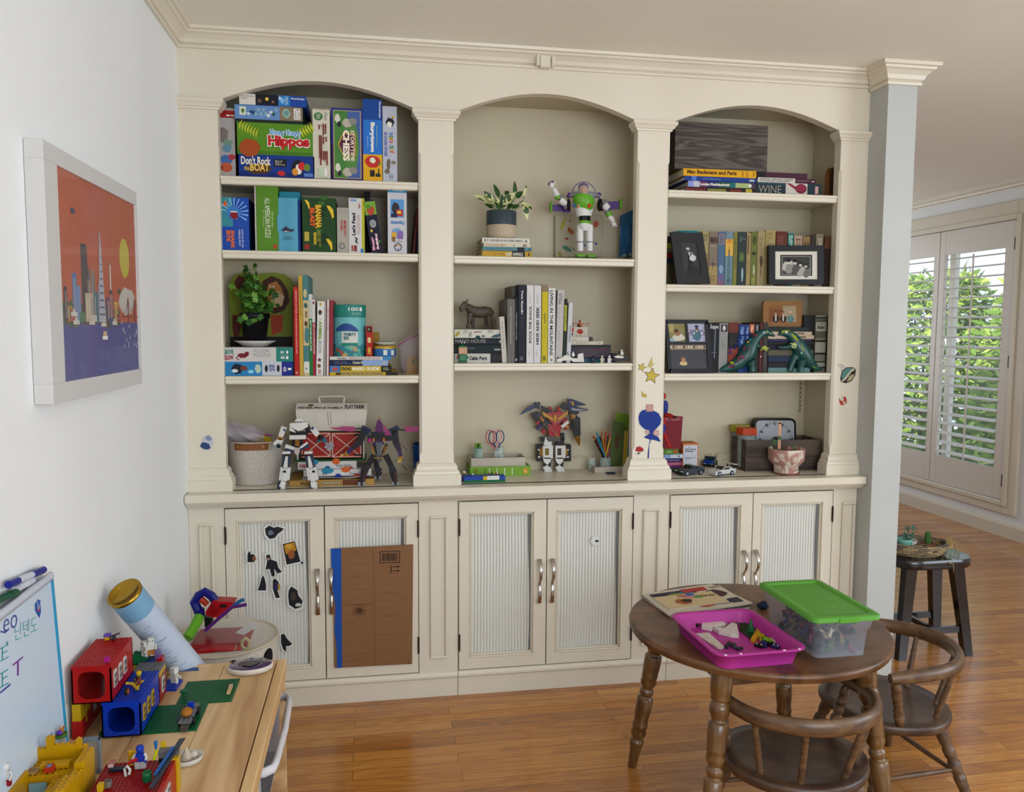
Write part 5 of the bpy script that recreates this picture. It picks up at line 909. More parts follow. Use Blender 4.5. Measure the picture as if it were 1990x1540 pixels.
old('glossy dark green classic with a small lime badge',1433,1450,451,'#2C3A38',lambda f:f.txt('THE\nFORGOTTEN\nWAR',.2,.82,.85,.92,'#8A9A8A').rect(.2,.45,.75,.62,'#4E6638').disc(.48,.53,.18,.05,'#5F7A4A').blob(.6,.2,.12,.16,'#9AB0BC',4))
old('narrow tan novel right of the glossy dark green classic',1450.5,1458.5,453,'#A08A60',lambda f:f.rect(.2,.6,.6,.95,'#6A5A48').txt('RIVER TOWN',.25,.25,.6,.5,'#5A4430',-90))
old('moss green novel with dark blotches and a pale lower spine',1459,1471,451,'#6A6F34',lambda f:f.blob(.5,.85,.4,.1,'#4A4F22',3).blob(.5,.6,.4,.04,'#2E3018',4).blob(.55,.3,.2,.12,'#A8AC84',5).rect(.2,.02,.8,.16,'#8A8A4A'))
old('beige novel with a small standing figure on its spine',1471.6,1486,449.5,'#9C8E66',lambda f:f.txt('LARK\nRISE',.2,.74,.8,.9,'#6A5E40').blob(.55,.45,.25,.12,'#5A4A3A',4).line([(.5,.38),(.52,.2)],.003,'#5A4A3A'))
old('tall straw-coloured novel, second left of the maroon spine',1486.8,1506,448,'#A0905E',lambda f:f.txt('LINDSAY\nMULLAN\nOF\nWINDSOR',.15,.72,.85,.96,'#6A5C34').blob(.6,.3,.3,.14,'#6E6A3A',5))
old('maroon clothbound classic above the landscape frame',1507,1529,450,'#5E2A1C',lambda f:f.txt('ASSEMBLY\nHORACE\nTHOMPSON\nLONDON',.15,.66,.85,.92,'#8F5F44'))
old('bright teal spine beside the maroon classic',1530,1541,453.5,'#1B7068',lambda f:f.txt('FURRAY\nON THE',.15,.62,.8,.96,'#C0D4C8',-90,.03))
old('cream novel with pinkish swirl, right of the teal spine',1542,1558,458.5,'#A5907C',lambda f:f.txt('77',.2,.74,.8,.94,'#6A3A34',bold=.0))
old('tan novel third from the right end of the old novels',1559,1573,460,'#8A6E48',bands(('BROOM',.8,.9,'#5A4424')))
old('slim dark brown novel behind the right end of the landscape frame',1574,1583.5,462,'#3A2C22',None)
old('grey novel rising above the landscape frame near its right end',1584.5,1599,455,'#7E7460',lambda f:f.txt('JONGE',.2,.64,.75,.92,'#B9AE94',-90,.02))
old('very dark brown spine at the right end of the second shelf',1601,1613.5,459,'#2E1D10',lambda f:f.rect(0,.75,1,1,'#5A3A1C'))
def ins2(m_,L):
 poly3(m_,L,[(1290,662),(1615,662),(1615,448),(1290,448)],'#1C1A1A');poly3(m_,L,[(1305,652),(1600,652),(1600,462),(1305,462)],'#A9A49A',.0002);poly3(m_,L,[(1311,647),(1594,647),(1594,467),(1311,467)],'#3C3A38',.0003)
 poly3(m_,L,bl(1370,560,60,75,.4,2),'#B5B0A6',.0004)
 for i,(x_,y_,s_)in enumerate(((1372,500,34),(1440,510,28),(1495,530,24),(1550,545,22))):
  poly3(m_,L,bl(x_+10,y_+90,s_*1.6,60,.5,i+3),['#8A8680','#55524E','#A5A098','#6E6A66'][i],.0005+i*.0001);poly3(m_,L,bl(x_,y_+18,s_*.7,s_*.9,0,i+9),'#C9C4BA',.001+i*.0001);poly3(m_,L,bl(x_,y_,s_,s_*.7,0,i+5),'#1A1817',.0012+i*.0001)
frame3d('photo_frame','wide black landscape frame with white mount and group photograph',[(1175,352),(1735,352),(1735,748),(1175,748)],.02,.018,0,'#17171A',[(1240,412),(1672,412),(1672,697),(1240,697)],ins2,mcol='#D2CDC0')
# third shelf
z=zoom(5.237,1270,570)
def ins3(m_,L):
 poly3(m_,L,[(170,495),(335,495),(325,310),(145,310)],'#8A8458');poly3(m_,L,[(165,400),(220,395),(200,312),(147,312)],'#A89A66',.0002);poly3(m_,L,bl(255,450,70,45,0,2),'#C9C4B8',.0003);poly3(m_,L,bl(245,405,38,36,.3,3),'#9A7456',.0005);poly3(m_,L,bl(232,385,30,22,.3,4),'#5A4030',.0006);poly3(m_,L,bl(190,480,30,20,.3,4),'#8FA9B8',.0006)
 poly3(m_,L,[(365,495),(530,495),(522,310),(345,310)],'#A9AAC0');poly3(m_,L,[(352,430),(525,430),(520,370),(350,370)],'#8A86A0',.0002);poly3(m_,L,bl(440,430,50,70,0,6),'#4E7080',.0003);poly3(m_,L,bl(440,360,18,20,0,6),'#6A4A3A',.0005);poly3(m_,L,bl(437,338,22,14,0,6),'#2A3350',.0006)
 for i in range(7):poly3(m_,L,bl(360+i*26,385+(i%3)*12,10,12,0,i),['#C9B8A4','#6A5A6A','#D8D4D0'][i%3],.0004)
 poly3(m_,L,[(185,772),(560,770),(540,572),(170,572)],'#4A4B50');poly3(m_,L,[(172,575),(542,573),(535,525),(165,525)],'#9A8A78',.0002)
 for i in range(14):poly3(m_,L,bl(180+i*26,548,9,20,0,i),['#C9BCA8','#5A4A44','#B59A80','#D0C8BA'][i%4],.0003)
 for i in range(7):poly3(m_,L,[(205+i*52,690),(208+i*52,690),(202+i*52,580),(199+i*52,580)],'#38393E',.0002)
 poly3(m_,L,bl(305,715,42,28,0,6),'#C9B88A',.0004);poly3(m_,L,bl(305,680,26,34,0,7),'#B5866A',.0005);poly3(m_,L,bl(303,655,20,12,0,8),'#7A5A3A',.0006)
P=[(122,268),(553,270),(605,812),(150,812)];pts_=pp(P,.03,z);base=(pts_[2]+pts_[3])/2
t=thing('photo_frame','black three-photo collage frame leaning at the left end of third shelf','picture frame',base);m_=WB(base);m=mat('#1E1F24',.35)
def L3(x,y,e=0):return PY(*z(x,y),.03-e)
for qd in([(122,268),(553,270),(556,310),(126,308)],[(122,268),(145,310),(185,772),(165,812),(150,812)],[(522,310),(553,270),(605,812),(560,770)],[(165,772),(560,770),(605,812),(150,812)],[(325,308),(345,308),(366,497),(336,497)],[(165,495),(530,495),(540,527),(166,527)]):m_.prism([L3(*a)for a in qd],(0,.014,0),m)
m_.obj('frame',t);m_=WB(base);m_.prism([L3(*a)+Vec((0,.0075,0))for a in((130,300),(550,300),(590,800),(160,800))],(0,.005,0),'#2A2A2E');m_.obj('backing',t);m_=WB(base);ins3(m_,lambda x,y,e=0:PY(*z(x,y),.036-e));m_.obj('photographs',t)
def bk3(label,u0,u1,vt,cover,art=None,Y=.06,vb=725,**k):return book(label,u0,u1,vt,vb,Y,.17,cover,art,zb=C_,**k)
bk3('black spine with white script title right of the collage frame',1377,1396,628,'#17171C',lambda f:f.txt('Suppe',.1,.86,.95,.97,'#C9C9C9',bold=.02).line([(.65,.85),(.6,.3)],.003,'#8A97A6').rect(.2,.40,.8,.41,'#8A7A94'),side='#131318')
bk3('light grey biography with a small portrait at the top of its spine',1397,1414,628.5,'#8E8E8C',lambda f:f.rect(.2,.83,.92,.97,'#1C1426').disc(.55,.90,.2,.055,'#C4B8B8').txt('The\nComplete\nWorks',.3,.5,.8,.62,'#6A6A68'))
bk3('thick rust and black spine beside the light grey biography',1415,1434,627,'#1C1814',lambda f:f.rect(0,.8,1,1,'#6A3020').rect(0,.06,1,.5,'#8A3A26').txt('THE\nNOVELS',.2,.58,.8,.7,'#4A4440'))
bk3('blue hardcover with pale vertical title, left of two blue spines',1435,1447.5,631,'#23427A',spine('TREEPTHS','#8FA9D0',.3,.7,.6,.95,bold=.03))
bk3('thinner blue hardcover with pale title, right of two blue spines',1448,1455,631,'#22407A',spine('THE TIME','#9AB0D0',.25,.75,.6,.95,bold=.03))
bk3('orange-topped dark spine in the middle of third shelf row',1455.7,1465,630,'#2A2420',lambda f:f.rect(0,.8,1,1,'#A8502A').txt('TELL',.25,.82,.75,.98,'#E0C4A8',-90,.04))
bk3('near-black spine with light grey title beside the orange-topped one',1465.6,1475,629.5,'#1E2222',spine('PERMISSION','#9AA0A0',.3,.7,.65,.97,bold=.03))
bk3('oxblood spine with a pale droplet behind the first dinosaur',1476,1482,627,'#55201E',lambda f:f.disc(.5,.32,.25,.02,'#C9A0A0'))
bk3('dark grey spine next to the lying pile on third shelf',1482.6,1492,627,'#3C3836',lambda f:f.txt('HARVEST',.3,.12,.7,.4,'#6A6664',-90))
yy=C_;Yp=.06
specs=[('pale teal book, lowest of the lying pile behind the dinosaurs',715,724.5,'#5F7F7A','#8FA8A4'),('black book, second lowest of the lying pile behind the dinosaurs',704,715,'#17171C',None),('blue-black book, third from the bottom behind the dinosaurs',692,704,'#1E2A4A','#3A5A8A'),('grey-olive book in the lower middle of the lying pile',680.5,692,'#5A5644','#8A8670'),('dark navy book with a narrow red line in the lying pile',671,680.5,'#15182A','#6A2A24'),('black book with orange patch in the middle of the lying pile',665,671,'#1A1614','#9A5A2A'),('purple book just below the two cream paperbacks',659.5,665,'#2A2450','#8A4A34'),('cream paperback, lower of the two in the lying pile',652,659.5,'#B5A48E','#7A6A54'),('cream paperback, upper of the two in the lying pile',645,652,'#B9A893','#7A6A54'),('dark green hardback on top of the lying pile, under the gold frame',636,645,'#1B2A26',None)]
for i,(lab,vt,vb,c,c2)in enumerate(specs):
 w_=(1493,1578 if i>8 else 1574+(i*5)%9)
 def ar(f,c2=c2,i=i):
  if c2:f.rect(.62,.25,.82,.75,c2)
  if i in(7,8):f.txt('FICTION',.68,.3,.82,.7,'#5A4A3A')
  if i==8:f.txt('SLIM',.5,.25,.6,.75,'#5A4A3A',bold=.03)
 if i==9:w_=(1493,1572)
 o=flat(lab,w_[0],w_[1],vt,vb,Yp,.16,c,ar,zb=yy);yy=top(o)
base=Vec((PY(1520,636,.09).x,.09,yy));Pz=zoom(5.237,1270,570)
t=thing('photo_frame','gold rounded frame with three seated people on the lying books','picture frame',base);m_=WB(base)
cs=[(1117,100),(1125,82),(1145,75),(1490,75),(1508,85),(1514,105),(1512,325),(1500,342),(1480,345),(1140,340),(1122,330),(1116,310)];m_.prism(pp([(a,b_+1)for a,b_ in cs],.09,z),(0,.014,0),mat('#8A6230',.45));m_.obj('frame',t)
m_=WB(base);L=lambda x,y,e=0:PY(*z(x,y),.0897-e);poly3(m_,L,[(1175,292),(1458,292),(1452,127),(1178,127)],'#7A4A1E');poly3(m_,L,[(1315,292),(1456,292),(1450,130),(1318,130)],'#A08E70',.0001);poly3(m_,L,[(1180,160),(1315,160),(1315,130),(1180,130)],'#8A5A22',.0001)
for x_,c in((1245,'#2A1614'),(1320,'#2E1A18'),(1395,'#5A7A7A')):poly3(m_,L,bl(x_,262,42,42,0,int(x_)),c,.0003);poly3(m_,L,bl(x_,205,15,19,0,4),'#B58A6A',.0005);poly3(m_,L,bl(x_,192,17,10,0,4),'#4A3A30' if x_<1390 else '#B9B4AA',.0006);poly3(m_,L,[(x_-6,285),(x_+6,285),(x_+8,222),(x_-8,222)],'#C9C0B4' if x_<1390 else '#6A8A8A',.0005)
m_.obj('photograph',t)
bk3('tall black box file behind the right-hand dinosaur',1560,1583,613,'#121215',Y=.08,vb=722)
bk3('tall grey banded volume at the far right of third shelf',1584,1605,613,'#7A7868',lambda f:[f.rect(0,a_,1,b2,c)for a_,b2,c in((.94,.965,'#1A1815'),(.88,.93,'#55533F'),(.72,.88,'#9A978C'),(.60,.72,'#5A584A'),(.53,.56,'#1A1815'),(.35,.53,'#9A988C'),(.31,.34,'#1A1815'),(.2,.31,'#77756A'),(.17,.19,'#1A1815'),(.1,.17,'#9A988C'),(.07,.09,'#1A1815'))]and f.txt('Auden',.15,.76,.8,.82,'#3A3830',bold=.03).txt('W. H.',.35,.84,.65,.86,'#3A3830')and None,Y=.07,vb=722)
# dinosaurs
def dino(label,body,limbs,spots,base):
 t=thing('papier_mache_dinosaur',label,'craft',base);q=lambda x,y,Y=.06:PY(*z(x,y),Y)-base;m=noisy('dino_paint','#0E3833','#15504A',30,.35);m_=MB()
 m_.tube([q(x,y)for x,y,r_ in body],[r_ for x,y,r_ in body],m,20)
 for dy,pts in limbs:m_.tube([q(x,y,.06+dy)for x,y,r_ in pts],[r_ for x,y,r_ in pts],m,14)
 m_.obj('body',t)
 def yb(x,y):
  best=.06
  for(ax,ay,ar),(bx_,by,br)in zip(body,body[1:]):
   dx,dy=bx_-ax,by-ay;k=max(0,min(1,((x-ax)*dx+(y-ay)*dy)/(dx*dx+dy*dy)));r_=ar+(br-ar)*k;e=math.hypot(x-ax-k*dx,y-ay-k*dy)*.000363
   if e<r_:best=min(best,.06-math.sqrt(r_*r_-e*e))
  return best
 for k,(x_,y_,a_,b2,ang,c)in enumerate(spots):
  P=[PY(*z(*p_),yb(*p_)-.0006-.0002*(k%4))for p_ in bl(x_,y_,a_,b2,ang,int(x_+y_))];c0=PY(*z(x_,y_),yb(x_,y_)-.0008-.0002*(k%4));m_=WB(base);n=len(P);m_.add(P+[c0],[((i+1)%n,i,n)for i in range(n)],mat(c,.4),True);m_.obj('paint_patch',t)
 return t,q
base=Vec((PY(1450,724,.05).x,.05,C_+.001))
t,q=dino('dark green painted dinosaur with magenta spots and blue spines, left one',[(665,790,.003),(700,778,.012),(770,755,.020),(850,715,.028),(925,650,.036),(965,580,.036),(1000,510,.029),(1045,450,.021),(1090,412,.017),(1150,398,.0145),(1200,420,.009),(1232,436,.004)],[(-.02,[(980,690,.022),(1000,750,.013),(1005,795,.014)]),(.03,[(950,700,.02),(955,795,.013)]),(-.012,[(1030,520,.012),(1075,550,.008),(1110,560,.006)])],[(1063,470,30,18,1.9,'#A8B83A'),(962,497,13,12,0,'#C99A2A'),(985,474,12,10,0,'#2A7AA8'),(983,632,13,12,0,'#C99A2A'),(798,708,24,15,.3,'#A8A02A'),(905,650,40,22,.3,'#6A1F3E'),(868,670,12,40,.2,'#6A1F3E'),(790,745,50,15,-.1,'#6A1F3E'),(1035,430,26,12,-.3,'#6A1F3E'),(925,560,14,28,.2,'#6A1F3E'),(965,570,9,30,.2,'#4A2A4A'),(1175,398,42,12,.5,'#8A9A32'),(1015,745,16,14,.6,'#8A9A32'),(1130,402,14,14,0,'#D8D8D4'),(1131,403,8,8,0,'#141414')],base)
m_=MB();m_.tube([q(755,610),q(790,620),q(770,560),q(835,560),q(820,540),q(870,500),q(845,470),q(900,460),q(880,430),q(950,430),q(990,400)],.004,mat('#1E2F7A',.5),8);m_.obj('back_spines',t)
m_=MB();R=random.Random(3);m_.tube([q(1090+R.uniform(-5,85),565+R.uniform(-30,30),.025)for _ in range(16)],.0022,mat('#B9C45A',.5),6);m_.obj('yarn_flower',t)
base=Vec((PY(1545,724,.05).x,.05,C_+.001))
t,q=dino('dark green painted dinosaur with yellow head and lime back, right one',[(1712,778,.004),(1660,765,.012),(1600,720,.022),(1545,660,.033),(1500,600,.037),(1465,530,.032),(1425,465,.024),(1385,425,.019),(1335,403,.016),(1290,410,.010),(1266,425,.004)],[(-.02,[(1505,680,.024),(1495,750,.014),(1495,797,.014)]),(.0,[(1450,640,.022),(1405,730,.014),(1380,795,.013)]),(-.012,[(1400,540,.012),(1340,555,.008),(1265,550,.004)])],[(1345,388,55,14,-.1,'#8F9A2A'),(1440,445,60,18,.95,'#96A42A'),(1525,560,60,14,1.1,'#96A42A'),(1352,398,13,12,0,'#D8D8D4'),(1353,395,8,8,0,'#141414'),(1450,500,14,12,0,'#5A5058'),(1505,610,10,12,0,'#8FC0A0'),(1640,755,30,9,.5,'#7A9A2A')],base)
m_=MB();m_.tube([q(1375+R.uniform(0,85),528+R.uniform(-32,35),.012)for _ in range(16)],.0022,mat('#C0CC8A',.5),6);m_.obj('yarn_flower',t)
# ------------------------------------------------------------------ things on the worktop
z=zoom(4.523,400,740)
def gy(u,v,zz=ZT):return PZ(u,v,zz).y
BW=1.0
def bar(mb,p,q,w,d,m,w2=None,ch=0): # an upright-section box from p to q, w wide in the picture plane and d deep
 w2=w if w2 is None else w2;w,w2,d=w*BW,w2*BW,d*min(BW,1.15)
 p,q=Vec(p),Vec(q);t_=(q-p);s_=Vec((t_.z,0,-t_.x)).normalized();Y_=Vec((0,1,0));w2=w if w2 is None else w2
 V=[p-s_*w/2-Y_*d/2,p+s_*w/2-Y_*d/2,p+s_*w/2+Y_*d/2,p-s_*w/2+Y_*d/2,q-s_*w2/2-Y_*d/2,q+s_*w2/2-Y_*d/2,q+s_*w2/2+Y_*d/2,q-s_*w2/2+Y_*d/2]
 mb.add(V,[(0,3,2,1),(4,5,6,7),(0,1,5,4),(1,2,6,5),(2,3,7,6),(3,0,4,7)],m)
 # rope basket
Yb_=.06;r=.112;cx=PY(490,900,Yb_+.0).x+.004;base=Vec((cx,Yb_+r*.9,ZT+.0005));hb_=.168
M_ROPE=noisy('cotton_rope','#B5AB9E','#CFC7BC',160,.85,bump=.5)
t=thing('rope_basket','round white coiled-rope basket with a brown leather handle on the worktop','basket',base);m_=MB();prof=[(r*.86,0)]
n_=20
for i in range(n_):
 zz_=hb_*i/n_;rr_=r*(.90+.14*(i/n_));prof+=[(rr_-.0015,zz_+.0005),(rr_+.0015,zz_+hb_/n_*.5)]
prof+=[(r*1.04,hb_),(r*1.0,hb_),(r*.86,.01),(.001,.008)]
m_.lathe(prof,M_ROPE,48,sq=.92);m_.obj('rope_body',t)
m_=MB();q=lambda x,y,Y:PY(*z(x,y),Y)-base
rl=r*1.045
def onb(a,zz_,e):return(sin(a)*(rl+e),-cos(a)*(rl+e)*.92,zz_)
m_.grid(lambda s_,t_:onb(-.62+1.12*s_,hb_-.030+.026*t_,.002),14,1,mat('#8A5A34',.55));m_.grid(lambda s_,t_:onb(-.62+1.12*s_,hb_-.030+.026*t_,.0005),14,1,mat('#8A5A34',.55));h_=m_.obj('leather_handle',t)
for a_ in(-.5,.32):m_=MB();p_=Vec(onb(a_,hb_-.016,.002));m_.cyl(p_,p_+Vec((sin(a_),-cos(a_),0))*.003,.0045,mat('#A87A4A',.4,.3),n=12);m_.obj('rivet',h_)
tt=thing('zip_bag','large clear zip bag with magenta seal bulging out of the rope basket','plastic bag',base+Vec((-.03,0,hb_-.04)))
bb=Vec(base+Vec((-.03,0,hb_-.04)))
m_=MB();R=random.Random(2)
m_.grid(lambda s_,t_:Vec((-.075+.145*s_,-.045+.05*sin(t_*2.8)*-1+.01*sin(9*s_),.03+.085*t_*(1-.45*s_)+.006*sin(13*s_+5*t_))),16,12,mat('#C4BEC8',.12,0,0,.5));m_.grid(lambda s_,t_:Vec((-.075+.14*s_,.03+.008*sin(7*s_+3*t_),.03+.08*t_*(1-.45*s_))),12,8,mat('#C4BEC8',.12,0,0,.35));m_.obj('bag_film',tt)
m_=MB();m_.tube([(-.076+.17*s_/10,-.05+.002*s_,.107-.052*(s_/10)**.8)for s_ in range(11)],[(.0015,.0035)]*11,mat('#A8327A',.35),6,flat=(0,1,0));m_.obj('zipper',tt)
t2=thing('toy_piece','yellow plastic toy poking out of the rope basket','toy',base+Vec((.03,-.02,hb_-.045)));m_=MB();m_.prism([(-.035,0,0),(-.04,0,.04),(-.02,0,.058),(.0,0,.062),(.02,0,.05),(.03,0,.045),(.035,0,.02),(.03,0,0)],(0,.02,0),mat('#C9A81E',.4));m_.obj('plastic_body',t2)
# art boxes and barn
Yq=.045
o=bx('wooden_game_box','long flat bamboo game box lying lowest under the paint boxes','board game',562,728,933,944.5,gy(640,944.5),.2,'#B08A4A',lambda f:f.rect(.62,.05,.86,.95,'#6A3A24').txt('BELLE CLAIR',.13,.25,.32,.75,'#5A3A1A',bold=.04).rect(.38,.25,.6,.75,'#5A4A3A')and[f.rect(.385+.018*k,.3,.393+.018*k,.7,'#D8C9A4')for k in range(12)],zb=ZT)
yy=o.location.z+o['h'];y1_=o.location.y
def g1(f,l='PS'):f.rect(0,0,1,1,'#C9C6C4').disc(.35,.85,.09,.5,'#2F86A0').disc(.62,.95,.07,.45,'#C4622A').disc(.505,.0,.045,.35,'#1E2F86').disc(.78,.0,.05,.3,'#A8342E').txt('Paint Sticks',.68,.15,.92,.5,'#3A3838',bold=.0).txt(l,.28,.15,.34,.5,'#2A4F7A',bold=.03)
t_=thing('paper_sheet','crumpled white paper sheet sticking out under the paint boxes','paper',(PY(655,930,.04).x,y1_+.01,yy));m_=MB();m_.grid(lambda s_,q_:(-.13+.27*s_,-.012+.15*q_,.001+.006*abs(sin(s_*5+q_*2))+.003*s_),18,6,mat('#C4C4C8',.7));m_.obj('sheet',t_)
o=bx('paint_stick_box','white dotted paint stick box, lower of the two under the barn','art supplies',590,722,913,931,y1_+.02,.15,'#BDBAB8',g1,zb=yy+.011)
o=bx('paint_stick_box','white dotted paint stick box with red word, directly under the barn','art supplies',579,693,897.5,913,y1_+.035,.15,'#BDBAB8',lambda f:f.rect(0,0,1,1,'#CBC8C6').disc(.27,.95,.08,.4,'#2F86A0').disc(.65,.98,.07,.42,'#C4622A').disc(.5,.0,.05,.4,'#1E2F86').disc(.9,.0,.04,.25,'#A8342E').txt('CHUNKIES',.02,.2,.3,.7,'#A8243A',bold=.05).txt('-Paint Sticks-',.64,.25,.92,.65,'#3A3838'),zb=o.location.z+o['h'])
zz0=o.location.z+o['h'];Yt=y1_+.05;base=Vec((PY(643,890,Yt).x,Yt,zz0+.0005));q=lambda x,y,Y=None:PY(*z(x,y),Yt if Y is None else Y)-base
t=thing('toy_barn','vintage plastic toy barn with white roof, red doors and carry handle','toy',base);MWB=mat('#C9C3B6',.45)
m_=MB();a_=q(778,718);c_=q(1412,685);m_.box(a_.x,-.006,0,c_.x,.13,c_.z,mat('#155A34',.4),.002);m_.obj('green_base',t)
m_=MB();w0,w1=q(800,690).x,q(1395,690).x;zf=c_.z;zr=q(1100,440).z;m_.box(w0,.002,zf,w0+.006,.12,zr,MWB);m_.box(w1-.006,.002,zf,w1,.12,zr,MWB);m_.box(w0,.115,zf,w1,.12,zr,MWB);m_.obj('walls',t)
for x0_,x1_ in((838,1098),(1106,1368)):
 d_=MB();p0=q(x0_,682);p1=q(x1_,452);d_.box(p0.x,-.001,p0.z,p1.x,.004,p1.z,mat('#A3281E',.45));f=Face(d_,(p0.x,-.001,p0.z),(p1.x-p0.x,0,0),(0,0,p1.z-p0.z))
 for k in range(1,8):f.rect(k/8-.004,0,k/8+.004,1,'#7A1C16')
 c='#D0B9A4';f.line([(.03,.05),(.97,.05),(.97,.95),(.03,.95),(.03,.05)],.0035,c).line([(.03,.05),(.97,.95)],.0035,c).line([(.03,.95),(.97,.05)],.0035,c)
 for yv in(.1,.9):f.rect(0 if x0_<1000 else.75,yv-.035,.25 if x0_<1000 else 1,yv+.035,'#17120F')
 d_.obj('door',t)
m_=MB();lo=[q(805,440),q(1398,440)];mid=[q(785,262),q(1418,262)];tp=[q(788,207),q(1420,207)]
V=[lo[0]+Vec((0,-.004,0)),lo[1]+Vec((0,-.004,0)),mid[0]+Vec((0,.02,0)),mid[1]+Vec((0,.02,0)),tp[0]+Vec((0,.05,0)),tp[1]+Vec((0,.05,0)),tp[0]+Vec((0,.075,0)),tp[1]+Vec((0,.075,0)),lo[0]+Vec((0,.125,0)),lo[1]+Vec((0,.125,0))]
m_.add(V,[(0,1,3,2),(2,3,5,4),(4,5,7,6),(6,7,9,8),(0,2,4,6,8),(1,9,7,5,3),(0,8,9,1)],MWB)
f=Face(m_,V[0],V[1]-V[0],V[2]-V[0]);f.ring(.5,.5,0,0,0,MWB);f.line([(.28,.3),(.28,.92),(.73,.92),(.73,.3)],.0008,'#8A857A').rect(.46,.25,.475,.9,'#A09A8C').rect(.50,.25,.515,.9,'#A09A8C')
f=Face(m_,V[2],V[3]-V[2],V[4]-V[2]);f.txt('FISHER-PRICE FAMILY',.03,.15,.66,.45,'#3A3630',bold=.04).txt('PLAY FARM',.68,.15,.95,.75,'#3A3630',bold=.04).blob(.2,.65,.05,.18,'#6A4A34',3).txt('',0,0,0,0,BLK).line([(.42,.55),(.57,.55),(.57,.8),(.42,.8),(.42,.55)],.0006,'#8A3A2A')
m_.obj('roof',t)
m_=MB();m_.tube([q(1005,213,Yt+.062),q(992,150,Yt+.062),q(1000,137,Yt+.062),q(1208,137,Yt+.062),q(1218,150,Yt+.062),q(1208,213,Yt+.062)],[(.006,.0045)]*6,MWB,8,flat=(0,1,0));m_.obj('carry_handle',t)
# white brick robot
BW=1.35
Yr=gy(572,950)+.012;base=Vec((PY(574,948,Yr).x,Yr,ZT+.0004));q=lambda x,y,dy=0:PY(*z(x,y),Yr+dy)-base
t=thing('brick_robot','white and blue brick-built robot holding a grey six-bladed wheel','toy robot',base);W1,NB,BK,SV,OR=mat('#CFCDC8',.3),mat('#2F3B52',.3),mat('#17171A',.35),mat('#8A8E94',.3),mat('#A8701E',.35)
def studs(mb,c,n,m,u=.006):
 for i in range(n):p_=c+Vec(((i-(n-1)/2)*u,0,0));mb.cyl(p_,p_+Vec((0,0,.0016)),.0022,m,n=8)
for sx,K in((-1,dict(foot=(672,925),sh1=(690,850),sh2=(700,770),th=(712,655),hip=(740,590))),(1,dict(foot=(955,925),sh1=(945,850),sh2=(925,770),th=(905,655),hip=(880,600)))):
 m_=MB();bar(m_,q(*K['foot'])+Vec((0,-.012,-.0)),q(K['sh1'][0],880)+Vec((0,-.008,0)),.014,.03,W1);fz=q(*K['foot']).z
 bar(m_,q(K['foot'][0]-12,948),q(K['foot'][0]-8,900),.018,.034,NB);bar(m_,q(K['foot'][0]+6,952,-.014),q(K['foot'][0]+6,895,-.012),.012,.012,W1)
 bar(m_,q(K['sh1'][0]-26,870),q(K['sh2'][0]-14,760),.012,.026,W1,.016);bar(m_,q(K['sh1'][0]+28,870),q(K['sh2'][0]+22,760),.012,.026,W1,.016);bar(m_,q(K['sh1'][0]+2,880,-.006),q(K['sh2'][0],770,-.006),.014,.02,W1);bar(m_,q(K['sh1'][0]-12,885,-.012),q(K['sh2'][0]-12,740,-.012),.0035,.006,BK);bar(m_,q(K['sh1'][0]+16,885,-.012),q(K['sh2'][0]+12,740,-.012),.0035,.006,BK);bar(m_,q(K['sh1'][0]-10,800,-.017),q(K['sh1'][0]+14,800,-.017),.006,.003,BK)
 m_.obj('lower_leg',t);m_=MB();bar(m_,q(*K['sh2']),q(*K['th']),.019,.022,NB,.023);bar(m_,q(K['sh2'][0],765,-.012),q(K['th'][0],665,-.012),.012,.008,W1,.006);bar(m_,q(K['th'][0]-36,632),q(K['th'][0]+34,628),.007,.024,W1);m_.obj('thigh',t)
m_=MB();bar(m_,q(700,575),q(790,600),.012,.02,W1,.010);bar(m_,q(905,565),q(812,605),.012,.02,NB,.010);bar(m_,q(700,600),q(780,622),.008,.022,NB);bar(m_,q(895,545,-.01),q(830,590,-.01),.006,.004,W1);m_.prism([q(775,590,-.014),q(828,590,-.014),q(822,640,-.014),q(803,660,-.014),q(780,640,-.014)],(0,.02,0),mat('#B5A8A4',.3));bar(m_,q(755,560),q(855,560),.02,.018,BK);bar(m_,q(805,520,-.012),q(805,572,-.012),.011,.006,OR)
for k in range(3):bar(m_,q(790,530+k*13,-.016),q(822,530+k*13,-.016),.0014,.001,'#2A1C10')
m_.obj('hips',t)
m_=MB();bar(m_,q(805,545),q(805,470),.026,.022,BK,.03);bar(m_,q(738,495),q(880,492),.012,.026,W1);bar(m_,q(745,462),q(895,460),.008,.03,BK);m_.prism([q(738,378,-.016),q(895,365,-.016),q(898,408,-.016),q(815,446,-.020),q(735,405,-.016)],(0,.034,0),W1);m_.prism([q(770,430,-.018),q(735,408,-.018),q(735,440,-.018),q(790,460,-.018)],(0,.01,0),W1);bar(m_,q(880,390),q(905,440),.014,.024,BK);studs(m_,q(808,488,.004),6,W1);m_.obj('torso',t)
m_=MB();bar(m_,q(820,390),q(820,345),.012,.014,W1,.014);m_.prism([q(782,350,-.009),q(800,335,-.009),q(845,335,-.009),q(860,352,-.009),q(840,385,-.009),q(800,385,-.009)],(0,.004,0),W1);m_.prism([q(795,355,-.010),q(817,368,-.010),q(845,355,-.010),q(835,382,-.010),q(805,382,-.010)],(0,.001,0),BK);bar(m_,q(821,340),q(822,320),.005,.012,W1,.001);m_.prism([q(805,370,-.0105),q(835,370,-.0105),q(828,388,-.0105),q(812,388,-.0105)],(0,.001,0),NB);m_.obj('head',t)
